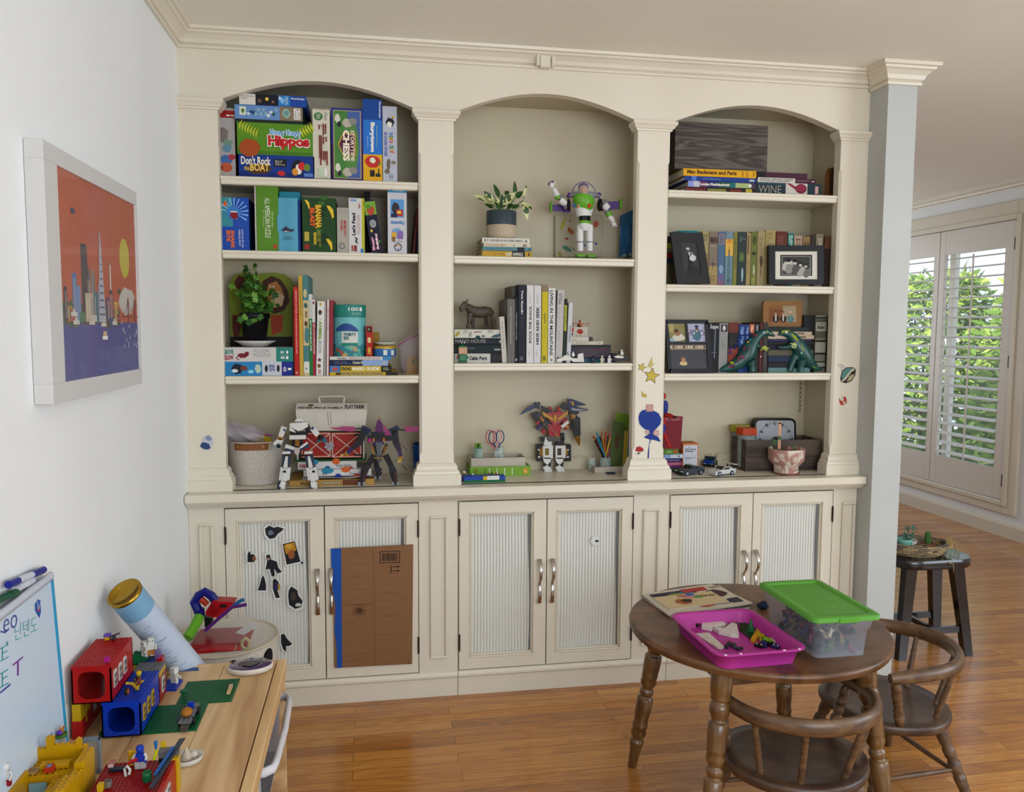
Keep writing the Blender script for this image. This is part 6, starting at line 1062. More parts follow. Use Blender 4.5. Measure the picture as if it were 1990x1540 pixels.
for sx,pts in((-1,((690,415),(660,490),(640,560))),(1,((940,425),(985,480),(1030,510)))):
 m_=MB();a_,b_,c_=[q(*p_)for p_ in pts];bar(m_,a_+Vec((0,0,.004)),b_,.015,.022,W1,.013);bar(m_,q(pts[0][0]+6,428,-.012),q(pts[0][0]-8,412,-.012)if sx>0 else q(pts[0][0]-6,440,-.012),.008,.002,'#4A4F7A');bar(m_,b_,b_.lerp(c_,.4),.013,.018,OR);bar(m_,b_.lerp(c_,.3)+Vec((-.004*sx,0,0)),c_,.013,.018,W1 if sx<0 else BK,.015);m_.obj('arm',t)
 m_=MB()
 if sx<0:bar(m_,q(628,545),q(622,598),.022,.022,SV,.018);bar(m_,q(600,560,-.01),q(640,520,-.01),.008,.01,W1);m_.sphere(q(640,575,-.008),.009,BK,10,6);m_.obj('fist',t)
 else:bar(m_,c_,q(1055,540),.012,.014,mat('#2A5F7A',.3));m_.sphere(q(990,530),.007,mat('#3A6F7A',.3),10,6);m_.obj('fist',t)
m_=MB();cc=q(1085,578,-.018)
for k in range(6):
 a=radians(60*k+12);d=Vec((cos(a),0,sin(a)));n_v=Vec((-d.z,0,d.x));m_.prism([cc+d*.003-n_v*.002,cc+d*.012-n_v*.0065,cc+d*.0195-n_v*.001,cc+d*.017+n_v*.005,cc+d*.006+n_v*.004],(0,.003,0),SV)
m_.cyl(cc+Vec((0,-.003,0)),cc+Vec((0,.01,0)),.003,SV,n=10);m_.obj('bladed_wheel',t)
# dark purple brick robot
BW=1.45
Yr=gy(740,943)+.012;base=Vec((PY(740,942,Yr).x,Yr,ZT+.0004));q=lambda x,y,dy=0:PY(*z(x,y),Yr+dy)-base
t=thing('brick_robot','black and purple brick-built robot with translucent pink flame blades','toy robot',base);DK,PR,PK,GD=mat('#1D1B20',.3),mat('#3A2458',.3),mat('#B0407E',.15,0,.3,.75),mat('#8A6A24',.3,.4)
m_=MB();m_.prism([q(1495,520,-.012),q(1488,420,-.012),q(1510,350,-.012),q(1530,345,-.012),q(1560,400,-.012),q(1565,520,-.012)],(0,.026,0),mat('#5A1E5E',.2,0,.2,.9));m_.prism([q(1515,400,-.008),q(1528,308,-.008),q(1542,400,-.008)],(0,.008,0),mat('#B0503A',.2,0,.3,.85));m_.prism([q(1560,390,-.014),q(1590,420,-.014),q(1640,490,-.014),q(1610,540,-.014),q(1580,530,-.014),q(1570,460,-.014)],(0,.008,0),PK);m_.obj('head',t)
m_=MB();bar(m_,q(1420,505),q(1640,500),.014,.026,DK);bar(m_,q(1450,470),q(1610,470),.012,.022,DK);bar(m_,q(1515,500),q(1515,560),.03,.024,PR);m_.sphere(q(1438,525,-.014),.0085,mat('#B02A7A',.15),12,8);[bar(m_,q(x_,505,-.014),q(x_,540,-.014),.005,.004,OR)for x_ in(1475,1565)];bar(m_,q(1520,540,-.010),q(1522,650,-.012),.018,.02,mat('#55585E',.3),.008);bar(m_,q(1475,560),q(1505,640),.008,.016,BK);bar(m_,q(1590,560),q(1555,640),.008,.016,BK)
for k in range(5):bar(m_,q(1452+k*5,575+k*17,-.012),q(1475+k*4,590+k*15,-.012),.0022,.006,OR);bar(m_,q(1592-k*5,575+k*17,-.012),q(1570-k*4,590+k*15,-.012),.0022,.006,OR)
m_.obj('torso',t)
m_=MB();m_.prism([q(1490,655,-.012),q(1560,655,-.012),q(1545,705,-.012),q(1522,725,-.012),q(1505,705,-.012)],(0,.02,0),mat('#4A4D54',.3));bar(m_,q(1480,680,-.013),q(1560,680,-.013),.003,.004,GD);m_.obj('hips',t)
for pts,Yd in((((1480,655),(1425,740),(1395,790),(1370,900)),0),(((1580,655),(1625,740),(1645,800),(1665,900)),0),(((1495,680),(1500,760),(1520,800),(1510,850)),.05)):
 m_=MB();a_,b_,c_,d_=[q(*p_,Yd)for p_ in pts];bar(m_,a_,b_,.016,.018,DK,.014);m_.sphere(b_,.009,mat('#3A3C42',.3),10,6);m_.obj('thigh',t)
 m_=MB();bar(m_,b_,c_,.014,.018,mat('#2A2830',.3),.02);bar(m_,c_,d_,.019,.02,DK,.012);bar(m_,c_+Vec((.006,-.011,0)),d_+Vec((.003,-.011,.002)),.006,.003,mat('#4A2A30'));m_.obj('lower_leg',t)
 m_=MB();f0=d_.copy();zf=q(1370,928,Yd).z if Yd==0 else q(1510,862,Yd).z
 for dx in(-.0085,.0,.0085):bar(m_,f0+Vec((dx,-.008,.006)),Vec((f0.x+dx*1.2,f0.y-.012,max(zf,.0005))),.0065,.012,SV if dx else DK)
 m_.obj('foot',t)
for sx,pts in((-1,((1400,440),(1350,540),(1290,590),(1225,655))),(1,((1660,445),(1670,540),(1700,610),(1715,690)))):
 m_=MB();a_,b_,c_,d_=[q(*p_)for p_ in pts];bar(m_,a_+Vec((0,0,.008)),b_,.016,.02,DK,.018);bar(m_,b_,c_,.018,.018,mat('#26252B',.3),.012);bar(m_,c_,c_.lerp(d_,.7),.012,.014,PR,.009);m_.sphere(b_,.010,DK,10,6);m_.obj('arm',t)
 m_=MB();bar(m_,q(1440 if sx<0 else 1620,455),q(1370 if sx<0 else 1695,408),.018,.02,mat('#1A2448',.3),.012);m_.obj('shoulder_pad',t)
 m_=MB();[bar(m_,d_+Vec((-.004+.004*k,0,.004)),d_+Vec((-.012+.006*k,-.004,-.012))if sx>0 else d_+Vec((-.018,-.003,-.008+.006*k)),.0028,.003,GD if k<3 else PR)for k in range(4)];bar(m_,c_.lerp(d_,.6),d_,.014,.012,GD,.010);m_.obj('claw',t)
 m_=MB()
 if sx<0:bar(m_,q(1370,422),q(1310,425),.004,.004,BK);m_.prism([q(*a,-.002)for a in((1310,405),(1200,403),(1150,415),(1085,412),(1130,430),(1200,440),(1260,450),(1310,445))],(0,.005,0),PK)
 else:bar(m_,q(1695,432),q(1755,436),.004,.004,BK);m_.prism([q(*a,-.002)for a in((1750,410),(1790,398),(1830,410),(1850,398),(1872,415),(1868,450),(1830,448),(1780,455),(1750,450))],(0,.005,0),PK)
 m_.obj('flame_blade',t)
m_=MB();bar(m_,q(1700,545),q(1765,610),.002,.002,mat('#7A2A4A'));bar(m_,q(1725,740),q(1772,795),.0022,.002,BK);bar(m_,q(1770,793),q(1778,805),.003,.003,GD);m_.obj('spear',t)
# cups half behind the pilaster
p=PZ(814,925,ZT);t=thing('cup','opaque blue plastic tumbler half hidden behind a pilaster','cup',(PY(822,900,.16).x,.17,ZT));m_=MB();hz=PY(815,864,.14).z-ZT;m_.lathe([(.030,.0005),(.036,.003),(.042,hz),(.040,hz),(.034,.005),(.001,.005)],mat('#0F4A8A',.35),32);m_.obj('tumbler',t)
t=thing('cup','translucent pale tumbler in front of the blue one','cup',(PY(822,915,.075).x,.085,ZT));m_=MB();hz=PY(815,900,.06).z-ZT;m_.lathe([(.022,.0005),(.026,.003),(.030,hz),(.029,hz),(.024,.005),(.001,.005)],mat('#8FA4AC',.2,0,0,.45),32);m_.obj('tumbler',t)
# ------------------------------------------------------------------ worktop, middle bay
z=zoom(5.103,860,740)
Yg=gy(960,926);o=bx('board_game_box','lime green flat game box under the white wooden tray','board game',913.5,1031.5,907.5,925.5,Yg,.12,'#6E9A34',lambda f:[f.rect(0,0,1,1,'#7BA33A')]+[f.rect(.31+.125*k-(.0 if k else 0),.1,.325+.125*k,.85,'#D0D6B9')for k in range(4)]+[f.rect(.33+.125*k,.25,.335+.125*k,.7,'#5A7A2A')for k in range(4)]+[f.blob(.91,.5,.045,.35,'#C9923A',3,j=.15),f.blob(.91,.45,.03,.2,'#D9B05A',4),f.rect(.24,.15,.255,.85,'#5A7A2A')]and None,zb=ZT)
zg=o.location.z+o['h']
def tray(name,label,x0,x1,Y0,D,z0,H,m,rz=0,th=.006,org=None):
 w=x1-x0;t=thing(name,label,'tray',((x0+x1)/2,Y0,z0+.0004),(0,0,rz));m_=MB();m_.box(-w/2,0,0,w/2,D,.004,m);m_.obj('bottom',t)
 m_=MB();m_.box(-w/2,0,.0041,w/2,th,H,m,.0008);m_.box(-w/2,D-th,.0041,w/2,D,H,m,.0008);m_.box(-w/2,th,.0041,-w/2+th,D-th,H,m,.0008);m_.box(w/2-th,th,.0041,w/2,D-th,H,m,.0008);m_.obj('sides',t);return t
MTR=noisy('whitewashed_wood','#A69C8C','#B8AF9F',14,.6,stretch=(1,1,8))
xa,xb=PY(915.5,895,Yg+.005).x,PY(1021.5,895,Yg+.005).x;H1=PY(968,890.5,Yg+.005).z-zg
tray('wooden_tray','small white-washed tray with glass jars on the green game box',xa,xb,Yg+.005,.11,zg,H1,MTR)
def jar(label,cx,cy,z0,r,h,m=None,name='glass_jar',taper=1.0):
 t=thing(name,label,'jar',(cx,cy,z0+.0005));m_=MB();m_.lathe([(r*.8,0),(r*.95,.004),(r,h*.3),(r*.93*taper,h*.8),(r*1.0,h*.92),(r*1.06,h),(r*1.0,h),(r*.88,h*.8),(r*.93,h*.3),(r*.8,.004),(.001,.004)],m or mat('#C9DDD4',.05,0,0,.28),28);m_.obj('glass',t);return t
p=PY(929,888,Yg+.05);zt0=zg+.0045
jar('small round glass jar with green paper inside, left in the white-washed tray',p.x,Yg+.05,zt0,.0215,PY(929,871,Yg+.05).z-zt0)
t=thing('tape_dispenser','lime green tape block standing in the left glass jar','stationery',(p.x,Yg+.05,zt0+.006));q=PY(928,861.5,Yg+.05).z-zt0-.006;m_=MB();m_.box(-.0135,-.006,q-.018,.0135,.006,q,mat('#6E9A2A',.4),.003);m_.cyl((0,-.0065,q-.009),(0,.0065,q-.009),.006,BLK,n=16);m_.obj('dispenser_body',t);m_=MB();m_.lathe([(.012,0),(.0145,.004),(.0145,q-.02),(.001,q-.02)],mat('#3A7A5A',.4),20);m_.obj('green_roll',t)
p=PY(967,890,Yg+.05);jar('round glass jar holding the children\'s scissors, right in the white-washed tray',p.x+.003,Yg+.05,zt0,.023,PY(967,869,Yg+.05).z-zt0)
def scissors(label,ring_l,ring_r,tip,Yd,c1,c2):
 cy=Yg+.05+Yd;base=Vec((p.x+.003,cy,zt0+.006));t=thing('scissors',label,'scissors',base);q=lambda x,y:PY(*z(x,y),cy)-base
 for i,(rg,c)in enumerate(((ring_l,c1),(ring_r,c2))):
  m_=MB();cx_,cz_,a_,b_=rg;P=[q(cx_+a_*cos(2*pi*k/18),cz_+b_*sin(2*pi*k/18))+Vec((0,.002*i,0))for k in range(18)];m_.tube(P,[(.0028,.0022)]*18,mat(c,.4),8,closed=True,flat=(0,1,0));m_.tube([q(cx_,cz_+b_)+Vec((0,.002*i,0)),q(cx_*.4+tip[0]*.6,660)+Vec((0,.002*i,0)),q(tip[0],700)+Vec((0,.002*i,0))],[.003,.0032,.0025],mat(c,.4),8);m_.obj('handle',t)
 m_=MB();m_.box(q(tip[0],700).x-.004,-.0008,.003,q(tip[0],700).x+.004,.0008,q(tip[0],695).z,mat('#A9ABAE',.25,1));m_.obj('blades',t)
scissors('coral pink handled scissors standing in the right glass jar',(472,560,42,66),(548,550,40,60),(528,770),-.012,'#C4586A','#D0909A')
scissors('navy blue handled scissors behind the coral pink ones',(498,565,40,62),(572,560,38,66),(552,770),.012,'#20386A','#2A4F7A')
t=thing('glue_stick','small dark red stick beside the scissors in the glass jar','stationery',(p.x+.008,Yg+.047,zt0+.006));m_=MB();m_.cyl((0,0,0),(0,0,.032),.0045,mat('#7A2024',.4),n=14);m_.obj('barrel',t);m_=MB();m_.cyl((0,0,.032),(0,0,.036),.0035,mat('#B04A4A',.4),n=12);m_.obj('cap',t)
# brick plate with bits
Yp_=gy(940,938.5);x0_,x1_=PY(902,935,Yp_).x,PY(982,935,Yp_).x
t=thing('brick_baseplate','little blue and green brick plate with a white sign at the worktop edge','building bricks',((x0_+x1_)/2,Yp_,ZT+.0003));w_=x1_-x0_;hG=PY(940,933.5,Yp_).z-ZT;hB=PY(940,927,Yp_).z-ZT
m_=MB();m_.box(-w_/2,0,0,w_/2,.045,hG,mat('#12663A',.3),.0005);m_.obj('green_plate',t)
m_=MB();m_.box(-w_/2,0,hG,w_/2,.045,hB,mat('#1E48A0',.3),.0005)
for i in range(13):
 for j in range(5):m_.cyl((-w_/2+w_*(i+.5)/13,.0045+j*.009,hB),(-w_/2+w_*(i+.5)/13,.0045+j*.009,hB+.003),.0024,mat('#1E48A0',.3),n=8)
m_.obj('blue_bricks',t);m_=MB();m_.box(-w_*.04,-.001,hG,w_*.06,.001,hB+.001,mat('#C9A81E',.35));m_.obj('yellow_brick',t);m_=MB();m_.box(w_*.06,-.0012,hG+.0005,w_*.35,.001,hB+.002,WHT);Face(m_,(w_*.06,-.0012,hG+.0005),(w_*.29,0,0),(0,0,hB-hG)).txt('THIS WAY',.1,.3,.9,.8,'#444444');m_.obj('white_sign',t)
for i,(x_,c,d_)in enumerate(((-.27,'#C9C9C4','white'),(.12,'#7A2A1E','dark red'),(.20,'#3A2A1E','brown'),(.3,'#A8241C','red'))):
 tb=thing('toy_brick',d_+' loose brick piece standing on the blue studs','building brick',((x0_+x1_)/2+w_*x_,Yp_+.03,ZT+hB+.0031));m_=MB();brick(m_,-.003,-.003,0,1,1,.005,c,.006);m_.obj('brick_body',tb)
minifig('brick_figure','tiny orange and green figure with purple fan at the left edge of the blue plate',Vec((PY(904,925,Yp_+.02).x,Yp_+.062,ZT+.0003)),1.0,'#4F9A3A','#C9C9C4',head='#B5502A',hat='#D8D6D0')
t=thing('toy_weapon','upright orange flame piece in front of the green game box','building brick',(PY(926,920,Yg-.004).x,Yg-.006,ZT));m_=MB();m_.tube([(0,0,0.001),(0,0,.028)],[.0012,.0014],mat('#A8621E',.4),8);m_.sphere((0,0,.030),.003,mat('#A8621E'),8,6);m_.obj('flame',t)
t=thing('plastic_piece','translucent violet fan-shaped piece against the pilaster base','toy',(PY(896,930,Yp_+.03).x+.004,Yp_+.03,ZT));m_=MB();m_.prism([(-.006,0,.0005),(.012,0,.0005),(.009,0,.012),(-.001,0,.03),(-.010,0,.034),(-.006,0,.02)],(0,.003,0),mat('#6A5A9A',.2,0,0,.7));m_.obj('fan',t)
# big winged robot
BW=1.3
Yr=gy(1070,917)+.016;base=Vec((PY(1075,916,Yr).x,Yr,ZT+.0004));q=lambda x,y,dy=0:PY(*z(x,y),Yr+dy)-base
t=thing('brick_robot','tall red, black and gold brick-built robot with blue bird wings','toy robot',base);RD,GL,BL_=mat('#9A1A20',.3),mat('#9A7020',.3,.2),mat('#1A2858',.3)
for x_,sx in((1037,-1),(1160,1)):
 m_=MB();m_.frustum((q(x_,905).x,-.004,0),.0175,.022,(q(x_,905).x,.0,.018),.012,.014,W1);m_.prism([q(x_-42,868,-.022),q(x_,905,-.026),q(x_+40,868,-.022),q(x_,838,-.018)],(0,.02,0),W1);m_.obj('foot',t)
 m_=MB();bar(m_,q(x_,860),q(x_,800),.019,.02,DK,.024);m_.prism([q(x_-40,772,-.016),q(x_+40,772,-.016),q(x_+30,810,-.018),q(x_,838,-.022),q(x_-30,810,-.018)],(0,.008,0),W1);bar(m_,q(x_+2,768),q(x_+2,640),.032,.028,W1,.034);bar(m_,q(x_-50 if sx<0 else x_+45,750),q(x_-48 if sx<0 else x_+45,655),.008,.024,GL);bar(m_,q(x_-2,740,-.015),q(x_-2,672,-.015),.013,.003,mat('#7A6A34',.2)if sx<0 else mat('#4A4038',.2));bar(m_,q(x_-30,770,-.015),q(x_+38,770,-.015),.004,.003,BK);m_.obj('shin',t)
 m_=MB();bar(m_,q(x_+sx*78,795,.005),q(x_+sx*78,632,.005),.019,.03,BK);[bar(m_,q(x_+sx*92,650+k*36,-.012),q(x_+sx*68,650+k*36,-.012),.0045,.006,W1 if k%2 else BK)for k in range(5)];bar(m_,q(x_+sx*70,680,-.014),q(x_+sx*70,740,-.014),.004,.004,GL);m_.obj('leg_armour',t)
 m_=MB();bar(m_,q(x_,640),q(x_+8,560),.026,.024,W1 if sx<0 else DK,.022);m_.obj('thigh',t)
m_=MB();bar(m_,q(1100,600),q(1100,540),.040,.026,mat('#55504A',.3),.04);m_.cyl(q(1050,575,-.016),q(1050,575,-.006),.009,mat('#55504A',.3),n=14);bar(m_,q(1185,590),q(1185,520),.012,.024,DK);bar(m_,q(985,600),q(988,560),.01,.02,DK);m_.obj('hips',t)
m_=MB();bar(m_,q(1100,545),q(1105,430),.036,.028,RD,.046);m_.prism([q(1040,315,-.016),q(1190,310,-.016),q(1240,330,-.016),q(1165,420,-.018),q(1110,445,-.018),q(1060,400,-.018)],(0,.032,0),RD);m_.prism([q(985,305,-.020),q(1030,325,-.020),q(1100,375,-.020),q(1095,398,-.020),q(1060,385,-.020),q(1000,345,-.020)],(0,.006,0),GL);m_.prism([q(1248,300,-.020),q(1205,325,-.020),q(1140,375,-.020),q(1148,398,-.020),q(1190,375,-.020),q(1240,335,-.020)],(0,.006,0),GL);m_.prism([q(985,248,-.012),q(1040,275,-.012),q(1090,300,-.012),q(1080,330,-.012),q(1000,310,-.012)],(0,.024,0),DK);bar(m_,q(1150,262),q(1145,320),.010,.02,RD);bar(m_,q(1055,262),q(1075,300),.010,.02,RD);bar(m_,q(1115,340,-.02),q(1115,410,-.02),.010,.004,GL);bar(m_,q(1120,310),q(1120,355),.014,.024,mat('#3A2A24',.3));bar(m_,q(1010,520,-.004),q(990,490,-.004),.012,.016,RD);m_.obj('torso',t)
m_=MB();bar(m_,q(1180,460,-.012),q(1245,405,-.012),.010,.012,W1);bar(m_,q(1190,420),q(1240,400),.022,.02,RD);bar(m_,q(1200,400,.004),q(1235,480,.004),.018,.018,RD);m_.prism([q(1200,420,-.018),q(1222,430,-.018),q(1258,460,-.018),q(1250,475,-.018),q(1215,462,-.018)],(0,.004,0),GL);m_.obj('side_armour',t);m_=MB();bar(m_,q(935,430),q(955,395),.010,.018,RD);bar(m_,q(930,480),q(975,440),.012,.016,mat('#3A2058',.3));m_.obj('side_armour',t)
m_=MB();m_.prism([q(760,345,-.004),q(830,275,-.004),q(900,235,-.004),q(940,232,-.004),q(935,262,-.004),q(860,300,-.004)],(0,.006,0),BL_);bar(m_,q(930,275),q(945,220),.016,.018,mat('#2A3038',.3));bar(m_,q(905,232),q(965,222),.006,.01,mat('#3A4450'));[bar(m_,q(820+k*28,303-k*18,-.0065),q(842+k*28,285-k*18,-.0065),.0016,.001,'#8A94A0')for k in range(4)];m_.obj('wing',t)
m_=MB();m_.prism([q(1238,178,-.004),q(1290,185,-.004),q(1420,235,-.004),q(1418,246,-.004),q(1340,248,-.004),q(1330,262,-.004),q(1445,285,-.004),q(1442,298,-.004),q(1350,308,-.004),q(1255,305,-.004),q(1250,260,-.004)],(0,.007,0),BL_);m_.prism([q(1255,210,-.0055),q(1290,207,-.0055),q(1308,232,-.0055),q(1300,250,-.0055),q(1280,246,-.0055),q(1288,228,-.0055)],(0,.001,0),GL);m_.prism([q(1275,270,-.0055),q(1440,290,-.0055),q(1350,302,-.0055),q(1290,300,-.0055)],(0,.001,0),'#9A9C98');bar(m_,q(1185,280),q(1225,230),.02,.02,DK);m_.obj('wing',t)
m_=MB();bar(m_,q(895,365),q(955,340),.026,.028,DK,.022);bar(m_,q(925,330),q(1000,405),.020,.022,mat('#232328',.3),.02);bar(m_,q(935,325,-.014),q(1005,405,-.014),.007,.003,OR);bar(m_,q(1000,405),q(1125,530),.026,.026,mat('#2E2A26',.3),.022);bar(m_,q(1015,390,-.014),q(1120,505,-.014),.010,.003,mat('#17171A',.3));[bar(m_,q(1010+k*25,440+k*22,-.0155),q(1035+k*25,415+k*22,-.0155),.002,.002,'#8A8478')for k in range(5)];m_.obj('cannon_arm',t)
m_=MB();m_.tube([q(1120,535),q(1150,570),q(1185,610),q(1220,648)],[.0165,.015,.008,.001],mat('#8A5E1C',.35,.2),14);[m_.tube([q(1115+k*14,530+k*13),q(1125+k*14,540+k*13)],.0172-.0018*k,GL,12)for k in range(4)];m_.obj('drill_tip',t)
m_=MB();bar(m_,q(1285,330),q(1295,380),.012,.016,OR);bar(m_,q(1255,322),q(1345,320),.008,.018,DK);bar(m_,q(1320,370),q(1335,545),.026,.026,mat('#1E1E20',.3),.018);m_.prism([q(1325,335,-.006),q(1365,385,-.006),q(1362,490,-.006),q(1335,440,-.006)],(0,.012,0),DK);bar(m_,q(1265,480),q(1300,440),.012,.016,DK);[m_.sphere(q(1318+k*3,420+k*35,-.015),.003,mat('#4A4A4C'),8,5)for k in range(3)];m_.obj('drill_arm',t)
m_=MB();m_.tube([q(1330,545),q(1345,590),q(1358,650)],[.0125,.010,.001],mat('#8A5E1C',.35,.2),14);m_.obj('drill_tip',t)
# right tray with pencils
BW=1.0
Yk=gy(1155,921.5);pa,pb,pc=PZ(1155.7,921,ZT),PZ(1211.5,919.5,ZT),PZ(1133,905,ZT)
ang=math.atan2((pb-pa).y,(pb-pa).x);wL=(pb-pa).length;dL=min((pc-pa).length,.085)
base_m=(pa+pb)/2;t=tray('wooden_tray','white-washed tray holding pencils at the right of the middle bay',base_m.x-wL/2-.0,base_m.x+wL/2,base_m.y,dL+.02,ZT,.027,MTR,rz=ang)
t['label']='white-washed tray holding a glass of pencils, right side of the middle bay'
pj=Vec((PY(1176,900,Yk+.05).x,Yk+.045,ZT+.0052));jar('short clear glass packed with coloured pencils',pj.x,pj.y,pj.z,.026,.058,name='drinking_glass')
R=random.Random(8);cols=[('crimson','#8A1E2A'),('sky blue','#2F8AA8'),('black','#1A1A1C'),('navy','#1E2A5A'),('orange','#B5622A'),('dark red','#6A1A1E'),('teal','#1F6A6E'),('ochre','#A8822A'),('coral','#B5503A'),('brown','#5A3420'),('charcoal','#2A2A2E'),('rose','#A8465A'),('yellow','#C0A02A'),('green','#2E5A34')]
tips=[(1468,515),(1512,470),(1490,560),(1550,520),(1575,470),(1540,565),(1505,530),(1583,530),(1617,468),(1600,560),(1640,510),(1660,480),(1672,540),(1655,545)]
for k,((nm,c),(tx,ty))in enumerate(zip(cols,tips)):
 yt=pj.y+R.uniform(-.02,.02);T=PY(*z(tx,ty),yt);a=R.random()*6.28;B_=pj+Vec((cos(a)*.012-(T.x-pj.x)*.35,sin(a)*.008,.006));d=(T-B_)
 tp=thing('pencil',nm+' coloured pencil standing in the short glass on the right tray','pencil',B_,group='coloured pencils in the glass');m_=MB();m_.cyl((0,0,0),d*.9,.0035,mat(c,.35),n=6,smooth=False);m_.obj('barrel',tp);m_=MB();m_.cyl(d*.9,d*.97,.0034,mat('#C49A6A',.6),r1=.0012,n=6);m_.cyl(d*.97,d,.0012,mat(c,.5),r1=.0002,n=6);m_.obj('tip',tp)
jar('tiny clear jar of bits beside the pencil glass',PY(1152,890,Yk+.055).x,Yk+.07,ZT+.0052,.0165,.05)
# leaning books at the far right of the middle bay
def lean_book(label,pts,Y0,Y1,c,th=.008,art=None):
 P=pp(pts,Y0,z);base=Vec((P[0].x,.12,ZT));t=thing('book',label,'book',base);m_=WB(base);
 q4=[PY(*z(*a),y_)for a,y_ in pts2]if 0 else P
 m_.prism(P,(.0,th,0),mat(c,.5));
 if art:art(m_,lambda x,y,e=.0004:PY(*z(x,y),Y0-e))
 m_.obj('cover',t);m_=WB(base);m_.prism([p_+Vec((.0,th,0))for p_ in P],(0,.006,0),mat('#C4BBA0',.7));m_.obj('pages',t);return t
lean_book('tall lime green book leaning at the back behind the pencil tray',[(1705,880),(1835,895),(1852,345),(1720,308)],.19,.19,'#7A9A34',.006,lambda m_,L:[poly3(m_,L,[(1725,345+k*14),(1830,365+k*14),(1830,368+k*14),(1725,348+k*14)],'#4A6A1E')for k in range(3)])
lean_book('olive green picture book with a brown deer leaning in front of the lime one',[(1665,870),(1778,892),(1805,425),(1690,388)],.165,.165,'#4F5F2E',.006,lambda m_,L:[poly3(m_,L,bl(1733,610,28,90,.1,4),'#5A4028',.0006),poly3(m_,L,[(1712,540),(1718,460),(1724,540)],'#5A4028',.0006),poly3(m_,L,[(1742,540),(1752,465),(1752,545)],'#5A4028',.0006)])
lean_book('narrow yellow-edged animal magazine behind the olive picture book',[(1788,885),(1832,890),(1842,505),(1812,495)],.155,.155,'#B59A2A',.004)
lean_book('slim turquoise book tucked against the third pilaster',[(1828,898),(1862,898),(1870,470),(1848,470)],.13,.13,'#2A6A84',.005)
t=thing('book','small navy book lying flat beneath the leaning green books','book',(PY(1205,925,.0).x,gy(1205,922),ZT));m_=MB();m_.box(-.022,0,.0004,.016,.12,.006,mat('#1E2F4A',.5),.001);m_.obj('cover',t);m_=MB();m_.box(-.0222,.003,.0015,.0162,.117,.005,'#C9C0A8');m_.obj('pages',t)
# ------------------------------------------------------------------ worktop, right bay
z=zoom(4.326,1220,680)
Ys=gy(1305,918)
stack=(('dark green tin box, lowest of the pile beside the third pilaster',911.5,918,1290,1318,'#3A5A3A'),('thin purple box in the pile beside the third pilaster',906,911.5,1290,1326,'#6A3A6E'),('pink book in the pile beside the third pilaster',899,906,1290,1325,'#A84A6E'),('navy book with small lettering in the pile beside the third pilaster',892,899,1290,1324,'#22255A'),('pale blue and white box in the pile beside the third pilaster',883.5,892,1290,1327,'#8A9AC4'))
yy=ZT
for i,(lab,vt,vb,u0,u1,c)in enumerate(stack):
 o=flat(lab,u0,u1,vt,vb,Ys+.004*i,.12,c,(lambda f:f.rect(.35,.1,1,.9,'#C4C4C8').rect(.75,.3,.85,.7,'#6A6A70'))if i==4 else(lambda f:f.txt('STORY BOX',.2,.3,.9,.7,'#C4A0B4'))if i in(2,3)else None,zb=yy);yy=top(o)
o=bx('card_game_box','lime green flat game box on top of the pile beside the third pilaster','card game',1290,1319,872,883.5,Ys+.01,.1,'#5E8A2A',lambda f:f.disc(.78,.5,.16,.3,'#A8302A').txt('Labels',.2,.35,.5,.65,'#C9D6A0').txt('game',.68,.4,.88,.6,'#E0C84A'),zb=yy);yy=o.location.z+o['h']
Yo=gy(1340,912)+.0
o=bx('flash_card_box','orange sight-words card box with a white front label','card game',1326.5,1356.5,862,911,Yo,.07,'#B5622A',lambda f:f.rect(0,0,1,1,'#C0703A').rect(.05,0,.95,.93,'#C4C4CC').txt('Sight Words\n& Phonics',.15,.66,.85,.8,'#2A2A34',bold=.04).txt('300 sight words\n58 Phonics',.15,.38,.85,.47,'#4A4A5A',bold=.02).rect(.05,.52,.95,.525,'#8A8A90').rect(.25,.12,.75,.14,'#7A7A84').disc(.4,.84,.03,.015,BLK),zb=ZT,bev=.002)
t=thing('red_folder','dark red card folder with white writing propped behind the game pile','folder',(PY(1308,860,.12).x,.12,yy));base=t.location.copy();m_=WB(base);P=[PY(*z(*a),.12)for a in((300,820),(445,820),(463,562),(300,552))];P[0].z=P[1].z=yy+.0005;m_.prism(P,(0,.006,0),mat('#7A1E2A',.6));f=Face(m_,P[0],P[1]-P[0],P[3]-P[0]);f.txt('ART IDEAS',.02,.84,.98,.93,'#B59AA0',bold=-.01);m_.obj('cover',t)
t=thing('toy_figure','red and blue jointed toy figure seated behind the third pilaster','toy figure',(PY(1295,860,.05).x,.05,yy));base=t.location.copy();q=lambda x,y,Y=.05:PY(*z(x,y),Y)-base;RR,BB=mat('#A81C20',.4),mat('#1C2F8A',.4)
m_=MB();m_.tube([q(303,560),q(312,500),q(312,455),q(308,430)],[.010,.013,.014,.008],BB,12);m_.tube([q(318,525),q(318,440)],[.008,.009],RR,10);m_.obj('torso',t);m_=MB();m_.sphere(q(303,390),(.010,.010,.013),RR,12,8);m_.obj('head',t)
m_=MB();m_.tube([q(318,440),q(328,490),q(322,525)],[.006,.005,.004],RR,10);m_.obj('arm',t);m_=MB();m_.tube([q(312,545),q(350,555,.0),q(385,565,-.02)],[.009,.010,.006],RR,12);m_.tube([q(385,565,-.02),q(410,570,-.025)],[.006,.004],mat('#3A1014'),8);m_.obj('leg',t);m_=MB();m_.tube([q(303,560),q(300,640),q(310,720),q(345,800)],[.009,.008,.007,.006],RR,12);m_.tube([q(300,630),q(303,700)],[.009,.008],BB,12);m_.tube([q(330,805),q(372,812)],[.006,.005],RR,8);m_.obj('leg',t)
